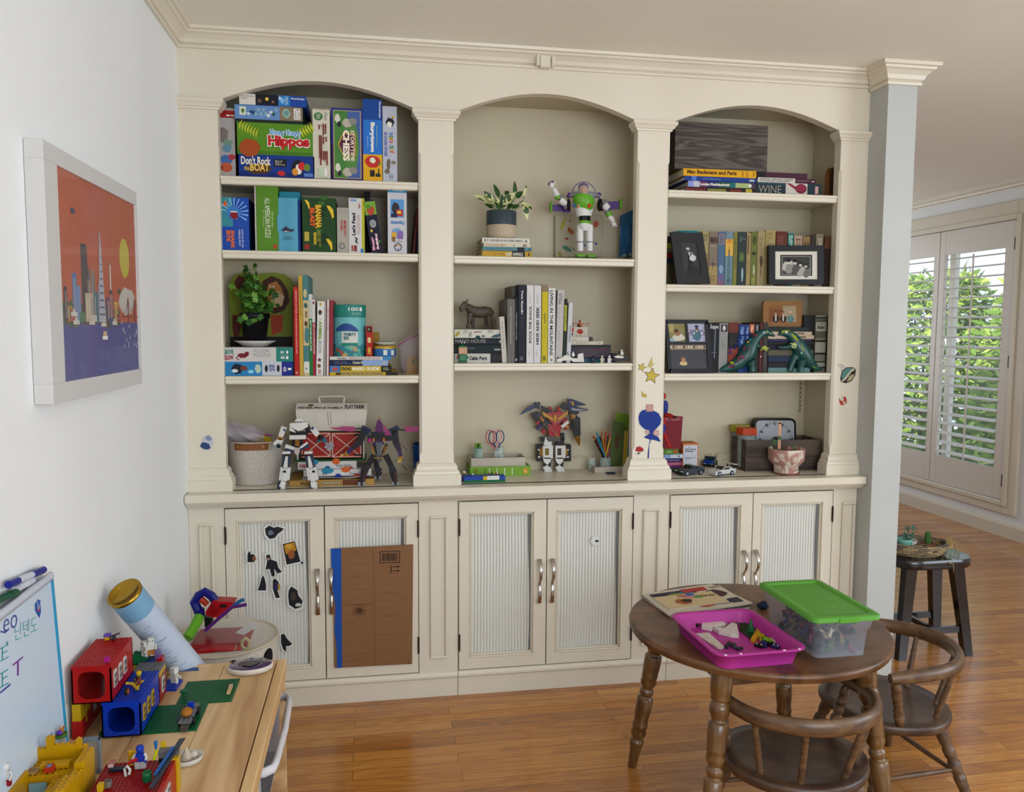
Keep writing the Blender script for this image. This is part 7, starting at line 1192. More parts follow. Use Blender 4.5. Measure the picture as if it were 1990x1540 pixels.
# toy cars
def car(label,u0,u1,vb,hgt,body,rz,kind,L=.078):
 S_=L/.078;L=.078
 p=PZ((u0+u1)/2,vb,ZT);t=thing('toy_car',label,'toy car',(p.x,p.y+.024*S_,ZT+.0003),(0,0,rz));t.scale=(S_,)*3;B1,GLS,TY=mat(body,.3),mat('#15161A',.1),mat('#141416',.6);a,w=L/2,L*.23
 m_=MB()
 if kind=='truck':
  m_.box(-a,-w,.008,a,w,.020,B1,.002);m_.box(-a*.35,-w*.95,.020,a*.75,w*.95,.036,mat('#23363A',.15),.003);m_.box(-a,-w,.020,-a*.35,w,.025,B1,.001);m_.box(-a*1.03,-w,.006,-a*.9,w,.012,TY);m_.box(-a*.5,-w*1.02,.012,a*.4,-w*.98,.018,'#7A9A2A')
 else:
  prof=[(-a,.005),(-a*1.02,.011),(-a*.75,.0165),(-a*.35,.018),(-a*.05,.026),(a*.35,.026),(a*.7,.020),(a,.019),(a*.98,.006)];m_.prism([(x_,-w,z_)for x_,z_ in prof],(0,2*w,0),B1);m_.box(-a*1.02,-w*1.05,.004,-a*.7,w*1.05,.008,TY if kind=='grey' else B1)
 m_.obj('car_body',t)
 m_=MB()
 if kind=='truck':m_.box(-a*.4,-w,.036,a*.8,w,.0395,mat('#C4C0B4',.4),.001);[m_.cyl((-a*.2+k*.012,-w*.4,.0395),(-a*.2+k*.012,-w*.4,.0412),.0024,WHT,n=8)for k in range(4)];m_.obj('roof',t)
 else:
  m_.prism([(-a*.34,-w*.8,.0186),(-a*.05,-w*.8,.0264),(a*.02,-w*.8,.0264),(a*.02,w*.8,.0264),(-a*.05,w*.8,.0264),(-a*.34,w*.8,.0186)][:3]+[(-a*.05,w*.8,.0266),(-a*.34,w*.8,.0188)][:2],(0,0,.0006),GLS)if 0 else m_.add([(-a*.34,-w*.8,.0188),(-a*.05,-w*.8,.0266),(-a*.05,w*.8,.0266),(-a*.34,w*.8,.0188)],[(0,3,2,1)],GLS)
  for sy in(-1,1):m_.add([(-a*.28,sy*w*1.01,.0185),(-a*.03,sy*w*1.01,.0245),(a*.3,sy*w*1.01,.0245),(a*.45,sy*w*1.01,.0190)],[(0,1,2,3)if sy>0 else(3,2,1,0)],GLS)
  m_.obj('windows',t)
 for sx in(-.62,.62):
  for sy in(-1,1):m_=MB();r_=.0085 if kind=='truck' else.0072;m_.cyl((a*sx,sy*w*.80,r_),(a*sx,sy*w*1.10,r_),r_,TY,n=18);m_.cyl((a*sx,sy*w*1.10,r_),(a*sx,sy*w*1.115,r_),r_*.62,mat('#8A90A0',.3,.5),n=14);m_.obj('wheel',t)
 if kind=='white':m_=MB();m_.box(a*.75,-w*1.25,.031,a*1.12,w*1.25,.033,B1,.0006);[m_.box(a*.85,sy*w*.8-.001,.019,a*.95,sy*w*.8+.001,.031,TY)for sy in(-1,1)];m_.obj('rear_wing',t)
 m_=MB();[m_.box(-a*1.025,sy*w*.7-.004,.0115,-a*.96,sy*w*.7+.004,.014,mat('#C4C8CC',.2))for sy in(-1,1)];m_.obj('headlights',t)
 return t
car('dark grey toy sports car parked left of the white one',1316,1377,925.5,0,'#3A3F46',.30,'grey',.116)
car('white toy sports car with a rear wing on the worktop',1380,1438,926,0,'#C4C4C0',.30,'white',.108)
t=car('blue toy off-road truck with a pale roof behind the two sports cars',1368,1404,908,0,'#1A3F8A',.95,'truck',.098)
# crate with jars and timer
pf0,pf1,pl=PZ(1448,917,ZT),PZ(1593,914,ZT),PZ(1405,905,ZT)
zc_=PY(1448,857,pf0.y).z
wC=(pf1-pf0).length;angC=math.atan2((pf1-pf0).y,(pf1-pf0).x);MC2=woody('crate_board_wood','#241A12','#40322A','#5A4A3E',1.1,'X',.7,9);Hc=zc_-ZT;dC=min(.23,.25-pf0.y)
t=thing('wooden_crate','dark weathered open crate with jars and a dial timer on the worktop','crate',((pf0.x+pf1.x)/2,(pf0.y+pf1.y)/2,ZT+.0004),(0,0,angC))
m_=MB();m_.box(-wC/2,0,0,wC/2,dC,.008,MC2);m_.obj('bottom',t);m_=MB();m_.box(-wC/2,0,.008,wC/2,.010,Hc*.45,MC2,.001);m_.box(-wC/2,0,Hc*.46,wC/2,.010,Hc,MC2,.001);m_.obj('front_board',t);m_=MB();m_.box(-wC/2,dC-.01,.008,wC/2,dC,Hc,MC2,.001);m_.obj('back_board',t)
m_=MB();e0,e1_=dC*.30,dC*.62;z1_,z2_=Hc*.55,Hc*.78
for b_ in((.010,.008,dC-.01,z1_),(.010,z2_,dC-.01,Hc),(.010,z1_,e0,z2_),(e1_,z1_,dC-.01,z2_)):m_.box(-wC/2,b_[0],b_[1],-wC/2+.010,b_[2],b_[3],MC2)
m_.obj('side_board',t);m_=MB();m_.box(wC/2-.010,.010,.008,wC/2,dC-.01,Hc,MC2);m_.obj('side_board',t)
cyc=pf0.y+.05
def lidjar(label,u,vt,vl,ul,ur,Y,c,hexa=True):
 cx_=PY(u,vl,Y).x;r_=(PY(ur,vl,Y).x-PY(ul,vl,Y).x)/2;zt_=PY(u,vt,Y).z;zl=PY(u,vl,Y).z;z0=ZT+.0090;t=thing('storage_jar',label,'jar',(cx_,Y+r_,z0));m_=MB();m_.lathe([(r_*.8,0),(r_*.84,.003),(r_*.84,zl-z0),(r_*.80,zl-z0),(r_*.8,.004),(.001,.004)],mat('#B9C4C4',.08,0,0,.35),24);m_.obj('jar_body',t);m_=MB();m_.lathe([(r_,zl-z0),(r_*1.02,zl-z0+.002),(r_*.98,zt_-z0),(.001,zt_-z0)],mat(c,.4),8,smooth=False);m_.obj('lid',t)
lidjar('clear jar with a faceted orange lid in the crate',1460,834,847,1441,1479,cyc-.03,'#B5421A')
lidjar('clear jar with a pale yellow lid behind the orange-lidded one',1447,828,841,1428,1466,cyc+.06,'#A8A03A')
Yt=cyc+.055;base=Vec((PY(1507,880,Yt).x,Yt,ZT+.0090));t=thing('dial_timer','square dial timer with black rim and white face standing in the crate','timer',base);q=lambda x,y,e=0:PY(*z(x,y),Yt-e)-base
def rrect(x0,y0,x1,y1,r,n=5):
 P=[]
 for cx_,cy_,a0 in((x1-r,y0+r,-90),(x1-r,y1-r,0),(x0+r,y1-r,90),(x0+r,y0+r,180)):
  for k in range(n+1):a=radians(a0+90*k/n);P.append((cx_+r*cos(a),cy_+r*sin(a)))
 return P
P=rrect(1062,578,1415,930,45);m_=MB();m_.prism([q(*a)for a in P],(0,.03,0),mat('#17171A',.4));m_.obj('housing',t)
m_=MB();m_.prism([q(*a,.0005)for a in rrect(1078,595,1398,915,35)],(0,-.0008,0),mat('#A9ACB2',.4));L=lambda x,y,e=0:q(x,y,.0015+e)
for k in range(-20,21):
 a=radians(k*6);r0_,r1_=(115,150)if k%5==0 else(130,150);c_=Vec((1238,755));d=Vec((sin(a),-cos(a)));n_=Vec((d.y,-d.x))*(2.2 if k%5==0 else 1.2)
 P=[c_+d*r0_+n_,c_+d*r1_+n_,c_+d*r1_-n_,c_+d*r0_-n_];m_.add([L(*p_)for p_ in P],[(3,2,1,0)],BLK)
def tq(s_,x0,y0,x1,y1):
 vs,fs=glyphs(s_,.04);m_.add([L(x0+(x1-x0)*a_,y1-(y1-y0)*b_)for a_,b_ in vs],fs,'#2A2A2E')
tq('0',1227,605,1240,630);tq('55',1155,622,1182,645);tq('5',1295,622,1308,645);tq('10',1342,675,1368,696);tq('15',1366,740,1392,762);tq('50',1110,680,1136,701);tq('45',1100,745,1124,765)
m_.obj('dial_face',t);m_=MB();m_.cyl(L(1245,755),L(1245,755,.012),.013,mat('#17171A',.4),n=24);m_.obj('knob',t)
# marbled pot
pc_=PZ(1527,925.5,ZT);hT=.004;rS=(PY(1551.5,925,pc_.y).x-PY(1502,925,pc_.y).x)/2;cy_=pc_.y+rS;t=thing('marbled_pot','pink and cream marbled pot with a seedling and wooden stick','plant pot',(PY(1527,920,cy_).x,cy_,ZT+.0004));zT_=PY(1527,872,cy_-.03).z-ZT-.004;rT=(PY(1560,880,cy_).x-PY(1495.5,880,cy_).x)/2
MMB=noisy('marbled_clay','#A8786E','#D0C4B4',14,.3,lo=.42,hi=.55,dist=2.2,detail=2)
m_=MB();m_.lathe([(rS*.9,0),(rS,.002),(rS,.006),(rS*.95,.007),(.001,.006)],mat('#8A5A4A',.5),30);m_.obj('saucer',t)
m_=MB();m_.lathe([(rS*.86,.0071),(rS*.90,zT_*.33),(rT*.85,zT_*.44),(rT*.97,zT_*.55),(rT,zT_*.95),(rT*.985,zT_),(rT*.93,zT_),(rT*.9,zT_*.86),(.001,zT_*.84)],MMB,36);m_.obj('pot_body',t)
m_=MB();m_.sphere((0,0,zT_*.845),(rT*.88,rT*.88,.004),noisy('potting_soil','#1E140E','#3A281C',150,.9,bump=1),20,6);m_.obj('soil',t)
q=lambda x,y,Y=None:PY(*z(x,y),cy_ if Y is None else Y)-t.location
m_=MB();a_,b_=q(1272,835),q(1273,606);m_.box(a_.x-.006,-.001,a_.z,a_.x+.006,.001,b_.z-.004,mat('#C49A78',.6));m_.cyl((a_.x,-.001,b_.z-.004),(a_.x,.001,b_.z-.004),.006,mat('#C49A78',.6),n=16);m_.obj('wooden_stick',t)
m_=MB();st=MB()
for(x0,y0),(x1,y1),wd,dy in(((1262,770),(1195,755),.006,-.02),((1262,775),(1205,800),.006,-.015),((1275,760),(1280,720),.008,-.005),((1395,800),(1405,868),.007,-.02),((1380,830),(1378,790),.004,0)):bleaf(m_,q(x0,y0,cy_+dy),q(x1,y1,cy_+dy*1.3)-q(x0,y0,cy_+dy),Vec((0,-1,.4)),(q(x1,y1)-q(x0,y0)).length,wd*.8,MG)
st.tube([q(1270,830),q(1268,800),q(1275,760)],.0012,mat('#2A2E1E'),6);st.tube([q(1378,838),q(1382,805),q(1395,800)],.0012,mat('#5A5A3A'),6);m_.obj('leaves',t);st.obj('stems',t)
# ------------------------------------------------------------------ stickers and paper taped to the woodwork
def sticker(name,label,layers,Y,cat='sticker',zz=None,group=None,e=.0003):
 P0=pp(layers[0][0],Y,zz);c=sum(P0,Vec())/len(P0);t=thing(name,label,cat,c,group=group);m_=MB();m_.X=Matrix.Translation(-c)
 for i,(pts,col)in enumerate(layers):
  P=[p_+Vec((0,-e*.4*i,0))for p_ in pp(pts,Y-.0008,zz)];m_.prism(P,(0,-e,0),mat(col,.5)if isinstance(col,str)else col)
 m_.obj('printed_sheet',t);return t
def starpts(cx,cy,r,rot=0,q_=.45):return[(cx+r*(1 if i%2==0 else q_)*cos(radians(rot+36*i)),cy+r*(1 if i%2==0 else q_)*sin(radians(rot+36*i)))for i in range(10)]
Yp=-.001
sticker('star_cutout','large yellow paper star taped near the top of the third pilaster decorations',[(starpts(200,220,72,-80),'#1F1C14'),(starpts(200,220,63,-80),'#C4AE4A')],Yp,'paper cutout',z)
sticker('star_cutout','small yellow paper star left of the large one',[(starpts(118,148,42,-70),'#2A261A'),(starpts(118,148,36,-70),'#C4B25A')],Yp,'paper cutout',z)
sticker('star_cutout','thin crooked yellow paper star above the large one',[([(160,150),(185,100),(205,58),(208,115),(230,118),(205,135),(195,165),(180,140)],'#BFB274')],Yp,'paper cutout',z)
sticker('star_cutout','torn yellow paper scrap below the large star',[([(115,340),(135,372),(163,375),(152,395),(160,410),(140,395),(120,400)],'#B9A44A')],Yp,'paper cutout',z)
BLU=mat('#1C3C8E',.6)
t=sticker('paper_lollipop','big blue paper disc on a wavy stem taped to the third pilaster',[([(120,510),(165,500),(215,510),(260,535),(282,580),(275,625),(245,660),(215,690),(212,712),(258,735),(277,776),(215,758),(196,757),(182,800),(178,900),(183,1008),(173,1010),(163,940),(170,850),(186,757),(133,737),(168,715),(185,690),(130,660),(98,625),(88,575),(98,535)],BLU)],Yp,'paper craft',z)
sticker('washi_tape','square of pink tape holding the top of the blue paper disc',[([(155,460),(215,460),(213,521),(153,521)],'#B98A86'),([(162,468),(208,468),(206,512),(161,512)],'#C49A94')],Yp-.0008,'tape',z)
sticker('washi_tape','round pink sticker at the neck of the blue paper disc, right one',[(bl(240,700,30,30,0,1),'#B9908A'),(bl(240,700,18,18,0,2),'#CDB0A8')],Yp-.0008,'tape',z)
sticker('washi_tape','crumpled pale pink sticker at the neck of the blue paper disc, left one',[([(140,680),(175,672),(185,700),(165,722),(150,705)],'#C4A49C')],Yp-.0008,'tape',z)
sticker('round_sticker','small red and white round sticker low on the third pilaster',[(bl(98,850,45,38,0,3),'#D8D4CC'),([(62,850),(72,820),(100,812),(128,828),(135,850),(100,862)],'#A83028'),(bl(90,872,14,8,0,2),'#4A4038')],Yp,'sticker',z)
sticker('oval_drawing','coloured-in teal and cream oval paper cutout on the right pilaster',[([(1788,235),(1800,180),(1840,148),(1890,147),(1918,165),(1910,220),(1880,265),(1835,282),(1790,270)],'#1E1C18'),([(1794,235),(1806,184),(1842,154),(1885,153),(1860,185),(1810,245)],'#5F8F86'),([(1792,262),(1812,245),(1862,186),(1888,154),(1912,168),(1880,190),(1830,255),(1800,270)],'#C9C4B4'),([(1838,272),(1860,225),(1905,190),(1900,225),(1875,258)],'#B9AA84'),(bl(1890,195,16,14,0,3),'#2A2018')],Yp,'paper cutout',z)
sticker('round_sticker','small red-capped round sticker on the right pilaster under the teal cutout',[(bl(1808,430,40,42,0,3),'#B04038'),(bl(1800,415,20,22,0,4),'#CFC8BC'),(bl(1818,445,14,18,0,5),'#C4B09A')],Yp,'sticker',z)
sticker('clear_tape','scrap of shiny clear tape above the teal cutout',[([(1755,120),(1800,115),(1835,150),(1800,180),(1785,150)],mat('#D8D4CC',.15,0,0,.5))],Yp,'tape',z)
sticker('character_sticker','small blue and white scribbled sticker low on the left pilaster',[(bl(402,862,14,16,.4,3),'#C4C4CC'),(bl(399,867,12,7,.3,5),'#3A4F7A'),(bl(405,852,7,6,.3,6),'#8A94B0')],Yp)
gd=-.0215+.012
def dsticker(label,outline,inner,scale=1.10):
 cx_=sum(p_[0]for p_ in outline)/len(outline);cy_=sum(p_[1]for p_ in outline)/len(outline)
 big=[(cx_+(x-cx_)*scale+(2.0 if x>cx_ else-2.0),cy_+(y-cy_)*scale+(2.0 if y>cy_ else-2.0))for x,y in outline]
 sticker('die_cut_sticker',label,[(big,'#D6D4CE'),(outline,'#23252B')]+inner,-.0085,'sticker',group='stickers on the glass of the left cabinet door')
dsticker('dark winged-vehicle sticker at the top of the left cabinet glass',[(515,1028),(523,1022),(532,1026),(540,1024),(552,1028),(546,1034),(540,1038),(534,1046),(524,1048),(517,1040)],[(bl(526,1036,6,6,0,2),'#6A7484')])
dsticker('two tiny figures sticker at the left of the cabinet glass',[(481,1078),(484,1071),(488,1078),(494,1078),(498,1086),(494,1093),(481,1093)],[(bl(494,1086,4,6,0,2),'#8A5A3A')])
dsticker('stout black figure sticker with top hat in the middle of the cabinet glass',[(517,1080),(524,1078),(527,1088),(538,1092),(541,1104),(548,1112),(540,1115),(533,1106),(534,1120),(528,1121),(524,1106),(516,1108),(519,1092)],[(bl(522,1087,3,3,0,2),'#B09080')])
dsticker('square orange and brown portrait sticker on the cabinet glass',[(549,1058),(573,1052),(584,1092),(557,1098)],[([(551,1060),(572,1054),(576,1070),(556,1078)],'#B5822A'),(bl(566,1078,8,10,0,3),'#9A5A34'),(bl(562,1062,8,6,0,4),'#D0A040')],1.06)
dsticker('small black caped figure sticker on the cabinet glass',[(508,1124),(511,1118),(514,1124),(517,1136),(517,1148),(501,1148),(505,1136)],[])
dsticker('small purple and yellow figure sticker on the cabinet glass',[(530,1128),(535,1125),(540,1130),(545,1140),(539,1148),(544,1162),(536,1163),(530,1145)],[(bl(536,1140,5,8,0,2),'#3A2A5A'),([(540,1134),(546,1142),(541,1150)],'#B59A3A')])
dsticker('large dark armoured bust sticker at the lower right of the cabinet glass',[(561,1148),(566,1140),(572,1144),(578,1148),(580,1158),(588,1168),(586,1180),(574,1184),(562,1176),(560,1160)],[(bl(570,1160,6,10,0,2),'#4A4038'),(bl(580,1176,7,4,0,2),'#C4C4B8')])
dsticker('black flapping figure sticker low on the cabinet glass beside the toy basket',[(546,1234),(552,1232),(558,1242),(568,1252),(562,1256),(556,1256),(556,1268),(550,1262),(546,1250)],[])
sticker('round_sticker','small dark green dot sticker at the corner of the orange portrait',[(bl(587,1094,4,4,0,1),'#C9C9C4'),(bl(587,1094,3,3,0,1),'#1E4A34')],-.009)
sticker('round_sticker','small white round sticker on the right glass door of the middle cabinet',[([(1157+9*cos(a*.5),1052+9*sin(a*.5))for a in range(13)],'#D8D8D6'),(bl(1160,1052,4,3,0,2),'#3A3A3A')],-.009)
# cardboard sheet
MCB=noisy('brown_cardboard','#7A5230','#86603C',9,.8,stretch=(1,1,30),bump=.15)
P=pp([(646,1067),(803,1059),(801,1291),(650,1299)],-.028);base=(P[0]+P[2])/2
t=thing('cardboard_sheet','brown cardboard sheet covering most of the second cabinet door','cardboard',base);m_=WB(base);m_.prism([P[3],P[2],P[1],P[0]][::-1],(0,.004,0),MCB);f=Face(m_,P[3],P[2]-P[3],P[0]-P[3])
f.rect(.515,0,.52,1,'#6A4626').rect(0,.525,.52,.53,'#6E4A2A').line([(.60,.87),(.85,.87),(.85,.965),(.60,.965),(.60,.87)],.0028,'#1E1610')
for k in range(9):f.rect(.63+k*.022,.885,.63+k*.022+(.010 if k%3 else.014),.95,'#1E1610')
f.line([(.76,.835),(.83,.835)],.0025,'#1E1610').line([(.76,.80),(.83,.80)],.0025,'#1E1610').poly([(.82,.845),(.85,.835),(.82,.825)],'#1E1610').poly([(.82,.81),(.85,.80),(.82,.79)],'#1E1610').rect(.735,.785,.745,.845,'#1E1610').ring(.33,.475,.085,.055,.001,'#4A3018').ring(.33,.475,.06,.04,.001,'#4A3018').blob(.33,.475,.05,.03,'#5A3C20',4).rect(.95,.0,.955,.03,BLK)
m_.obj('board',t)
P=pp([(643,1067),(663,1066),(665,1298),(655,1299),(654,1260),(650,1225),(652,1180),(645,1130)],-.0285);base=sum(P,Vec())/len(P);t=thing('painters_tape','strip of bright blue tape along the left edge of the cardboard','tape',base);m_=WB(base);m_.prism(P,(0,-.0006,0),mat('#1C55A8',.6));m_.obj('strip',t)
# ------------------------------------------------------------------ round table, chairs and what lies on the table
TC=Vec((1.805,-.905,0));TR,TH=.378,.575
MT_TOP=noisy('brown_laminate','#4E382A','#5A4233',40,.32,stretch=(1,6,1),coat=.15)
MT_EDGE=woody('table_edge_wood','#3A2414','#5A3A20','#6E4A2C',1,'Z',.35,6)
MT_LEG=woody('turned_leg_wood','#38220F','#563618','#70502A',1.2,'Z',.28,6,coat=.3)
t=thing('round_table','low round brown table with turned legs in front of the right cabinet','table',(TC.x,TC.y,0))
m_=MB();m_.lathe([(TR-.012,TH-.028),(TR-.004,TH-.024),(TR-.006,TH-.019),(TR,TH-.014),(TR+.001,TH-.008),(TR-.002,TH-.002),(TR-.006,TH)],MT_EDGE,96);m_.lathe([(TR-.006,TH-.0001),(.001,TH-.0001)],MT_TOP,96,smooth=False,caps=False);m_.add([((TR-.012)*cos(2*pi*k/48),(TR-.012)*sin(2*pi*k/48),TH-.028)for k in range(48)],[tuple(range(47,-1,-1))],MT_EDGE);m_.obj('tabletop',t)
def turned(L,s=1.0,kind='table'):
 if kind=='table':K=[(0,.015),(.06,.016),(.13,.0195),(.17,.0235),(.18,.0225),(.185,.018),(.20,.018),(.215,.024),(.235,.0255),(.262,.021),(.268,.0245),(.28,.0255),(.292,.024),(.30,.0225),(.38,.0265),(.455,.0265),(.462,.024),(.468,.0185),(.478,.0185),(.484,.0225),(.50,.0235),(.512,.0225),(.518,.018),(.530,.0185),(.548,.0245),(.565,.0265),(.59,.0225),(.596,.0265),(.605,.0255),(.66,.0275),(.725,.0275),(.732,.0255),(.738,.020),(.752,.020),(.775,.0265),(.80,.0285),(.825,.0255),(.832,.021),(.84,.0255),(.85,.0275),(.862,.0255),(.87,.0285),(.93,.0305),(1,.0305)]
 elif kind=='post':K=[(0,.0085),(.08,.014),(.2,.0165),(.25,.0165),(.27,.012),(.3,.0155),(.36,.0165),(.42,.0115),(.48,.0145),(.55,.0155),(.6,.012),(.64,.0155),(.72,.0165),(.78,.0125),(.84,.016),(.92,.0155),(1,.010)]
 else:K=[(0,.0125),(.15,.015),(.3,.0185),(.34,.0185),(.36,.014),(.40,.018),(.5,.019),(.54,.014),(.58,.018),(.66,.019),(.70,.0145),(.76,.019),(.88,.0205),(1,.0165)]
 return[(r_*s,z_*L)for z_,r_ in K]
def between(mb,prof,p,q,m,n=18):
 p,q=Vec(p),Vec(q);d=(q-p).normalized();X0=mb.X;R_=Vec((0,0,1)).rotation_difference(d).to_matrix().to_4x4();mb.X=X0@Matrix.Translation(p)@R_;mb.lathe(prof,m,n);mb.X=X0
foot0=PZ(1228,1490,0)-TC;foot0.z=0;tops=[]
for k in range(4):
 a=pi/2*k;R_=Matrix.Rotation(a,3,'Z');fo=R_@foot0;tp=R_@(foot0*.76);tp.z=TH-.03;tops.append(tp);m_=MB();Ln=(tp-fo).length;between(m_,turned(Ln),fo,tp,MT_LEG,24);lg=m_.obj('leg',t)
 if k==1:
  n_=MB();d=(tp-fo).normalized();c=fo+d*Ln*.36;n_.sphere(c+Vec((-.004,-.0262,0)),(.008,.0025,.012),mat('#1E2F4A',.4),10,6);n_.obj('paint_blot',lg)
m_=MB()
for k in range(4):
 a,b_=tops[k]*.97,tops[(k+1)%4]*.97;d=(b_-a).normalized();n_=Vec((d.y,-d.x,0)).normalized();s0,s1=a+d*.01,b_-d*.01;z0,z1=TH-.085,TH-.0285
 V=[s0-n_*.009,s1-n_*.009,s1+n_*.009,s0+n_*.009];m_.add([(v.x,v.y,z0)for v in V]+[(v.x,v.y,z1)for v in V],[(0,3,2,1),(4,5,6,7),(0,1,5,4),(1,2,6,5),(2,3,7,6),(3,0,4,7)],MT_EDGE)
m_.obj('apron',t)
# chairs
def chair_mats(a,b_,c):return noisy('worn_'+a.strip('#'),a,b_,14,.42,stretch=(1,1,1),lo=.35,hi=.75,detail=8,dist=.6,coat=.1)
MC_S=noisy('worn_seat_wood','#35221A','#5E432E',11,.4,lo=.35,hi=.72,detail=8,dist=.8,coat=.1)
MC_W=noisy('worn_bow_wood','#4A3220','#80603E',16,.42,stretch=(1,1,3),lo=.35,hi=.85,detail=8,dist=.8,coat=.15)
def make_chair(label,loc,rz,SH_=.275,AH=.455,EXT=.165):
 t=thing('captains_chair',label,'chair',loc,(0,0,rz));P=[] # local: faces +Y
 n=40
 for k in range(n):
  a=2*pi*k/n;x_=.205*cos(a);y_=.197*sin(a);
  if y_>0:s_=1-.0*y_;x_=.198*abs(cos(a))**.55*(1 if cos(a)>=0 else-1)*(1-.10*(y_/.195));y_=y_*.86+.018*cos(a*2)*0
  P.append((x_,y_))
 m_=MB()
 rings=[(.965,-.030),(.99,-.024),(1,-.014),(.995,-.005),(.97,0),(.80,-.003),(.45,-.010)]
 V=[(x_*k_,y_*k_,SH_+dz)for k_,dz in rings for x_,y_ in P];V+=[(0,0,SH_-.011),(0,0,SH_-.03)];F=[(i*n+k,i*n+(k+1)%n,(i+1)*n+(k+1)%n,(i+1)*n+k)for i in range(len(rings)-1)for k in range(n)]+[((len(rings)-1)*n+k,(len(rings)-1)*n+(k+1)%n,len(V)-2)for k in range(n)]+[(k,len(V)-1,(k+1)%n)for k in range(n)]
 m_.add(V,F,MC_S,True);m_.obj('seat',t)
 # bow (arm and back rail)
 m_=MB();pts=[];rad=[]
 N_=34
 for k in range(N_+1):
  u=k/N_;a=pi*(u);
  s_=abs(u-.5)*2
  if s_<.62:th=(u-.5)/.31*radians(90)*.98;x_=.205*sin(th);y_=-.01-.205*cos(th)
  else:e=(s_-.62)/.38;x_=.205*(1 if u>.5 else-1)*(1+.015*e-.05*e*e);y_=-.006+EXT*e
  w_=.024+.004*s_ if s_<.8 else.028;hh=.019-.004*(s_>.7)
  pts.append((x_,y_,AH-.016+.010*(1-s_)**1.0));e2=min(1,max(0,(s_-.9)/.1));rad.append(((.0250-.006*s_)*(1-.25*e2),(.0135+.006*s_)*(1-.35*e2)))
 m_.tube(pts,rad,MC_W,14,flat=(0,0,1));m_.obj('arm_bow',t)
 for sx in(-1,1):m_=MB();p,q=Vec((sx*.165,.065,SH_-.004)),Vec((sx*.198,min(.115,EXT-.025),AH-.030));between(m_,turned((q-p).length,.95,'post'),p,q,MC_W,16);m_.obj('arm_post',t)
 for ang in(-62,-24,24,62)if True else():th=radians(ang);m_=MB();p,q=Vec((.162*sin(th),-.01-.150*cos(th),SH_-.004)),Vec((.202*sin(th),-.01-.200*cos(th),AH-.022));m_.tube([p,p.lerp(q,.5),q],[.0085,.0095,.0075],MC_W,12);m_.obj('spindle',t)
 L_=[]
 for sx,sy in((-1,1),(1,1),(1,-1),(-1,-1)):p,q=Vec((sx*.185,sy*.175-.01,0)),Vec((sx*.115,sy*.105-.005,SH_-.028));m_=MB();between(m_,turned((q-p).length,1.0,'chair'),p,q,MC_W,16);m_.obj('leg',t);L_.append((p,q))
 for i,j,f_ in((0,3,.42),(1,2,.42),(0,1,.52),(3,2,.36)):a,b_=L_[i][0].lerp(L_[i][1],f_),L_[j][0].lerp(L_[j][1],f_);m_=MB();m_.tube([a,(a+b_)/2,b_],[.006,.0085,.006],MC_W,10);m_.obj('stretcher',t)
 return t
make_chair("worn wooden captain's chair nearest the camera, tucked under the near edge of the round table",(1.825,-1.10,0),radians(3),EXT=.07)
make_chair("worn wooden captain's chair at the right side of the round table",(2.275,-.845,0),radians(94),EXT=.14)
# pink tray
MPK=mat('#B03A90',.35,name='pink_plastic')
P0,P1=PZ(1395,1287,TH),PZ(1548,1280,TH);cen=Vec((1.668,-1.03,TH+.0005));
b0=[PZ(*p_,TH)for p_ in((1390,1288),(1548,1281))];rimF=[PZ(*p_,TH+.045)for p_ in((1382,1277),(1562,1262),(1467,1184),(1309,1190))]
cen=sum(rimF,Vec())/4;cen.z=TH+.0005;angT=math.atan2((rimF[1]-rimF[0]).y,(rimF[1]-rimF[0]).x);wT=((rimF[1]-rimF[0]).length+(rimF[2]-rimF[3]).length)/2;dT=((rimF[3]-rimF[0]).length+(rimF[2]-rimF[1]).length)/2
def rrp(hw,hd,r,n=6):return[(x_,y_)for x_,y_ in rrect(-hw,-hd,hw,hd,r,n)]
def shell(mb,secs,m,close_bottom=True):
 n=len(secs[0][0]);V=[(x_,y_,z_)for P_,z_ in secs for x_,y_ in P_];mb.add(V,[(i*n+k,i*n+(k+1)%n,(i+1)*n+(k+1)%n,(i+1)*n+k)for i in range(len(secs)-1)for k in range(n)],m,True)
 mb.add([V[k]for k in range(n)],[tuple(range(n-1,-1,-1))],m);mb.add(V[-n:],[tuple(range(n))],m)
t=thing('pink_tray','bright pink plastic tray of loose building bricks on the round table','tray',cen,(0,0,angT));TRAY=t
hw,hd,H_=wT/2*1.03,dT/2*1.03,.045;m_=MB();shell(m_,[(rrp(hw-.022,hd-.022,.03),0),(rrp(hw-.012,hd-.012,.034),H_-.003),(rrp(hw-.002,hd-.002,.036),H_-.005),(rrp(hw,hd,.038),H_-.002),(rrp(hw-.001,hd-.001,.037),H_),(rrp(hw-.013,hd-.013,.032),H_-.0005),(rrp(hw-.015,hd-.015,.031),H_-.004),(rrp(hw-.025,hd-.025,.027),.003)],MPK);m_.obj('tray_body',t)
for x_ in(-.8,-.48,.45,.78):m_=MB();m_.sphere((hw*x_,-hd+.007,H_+.0002),(.004,.004,.0012),WHT,10,5);m_.obj('rivet',t)
def onT(u,v,zz=TH+.0038):return PZ(u,v,zz)
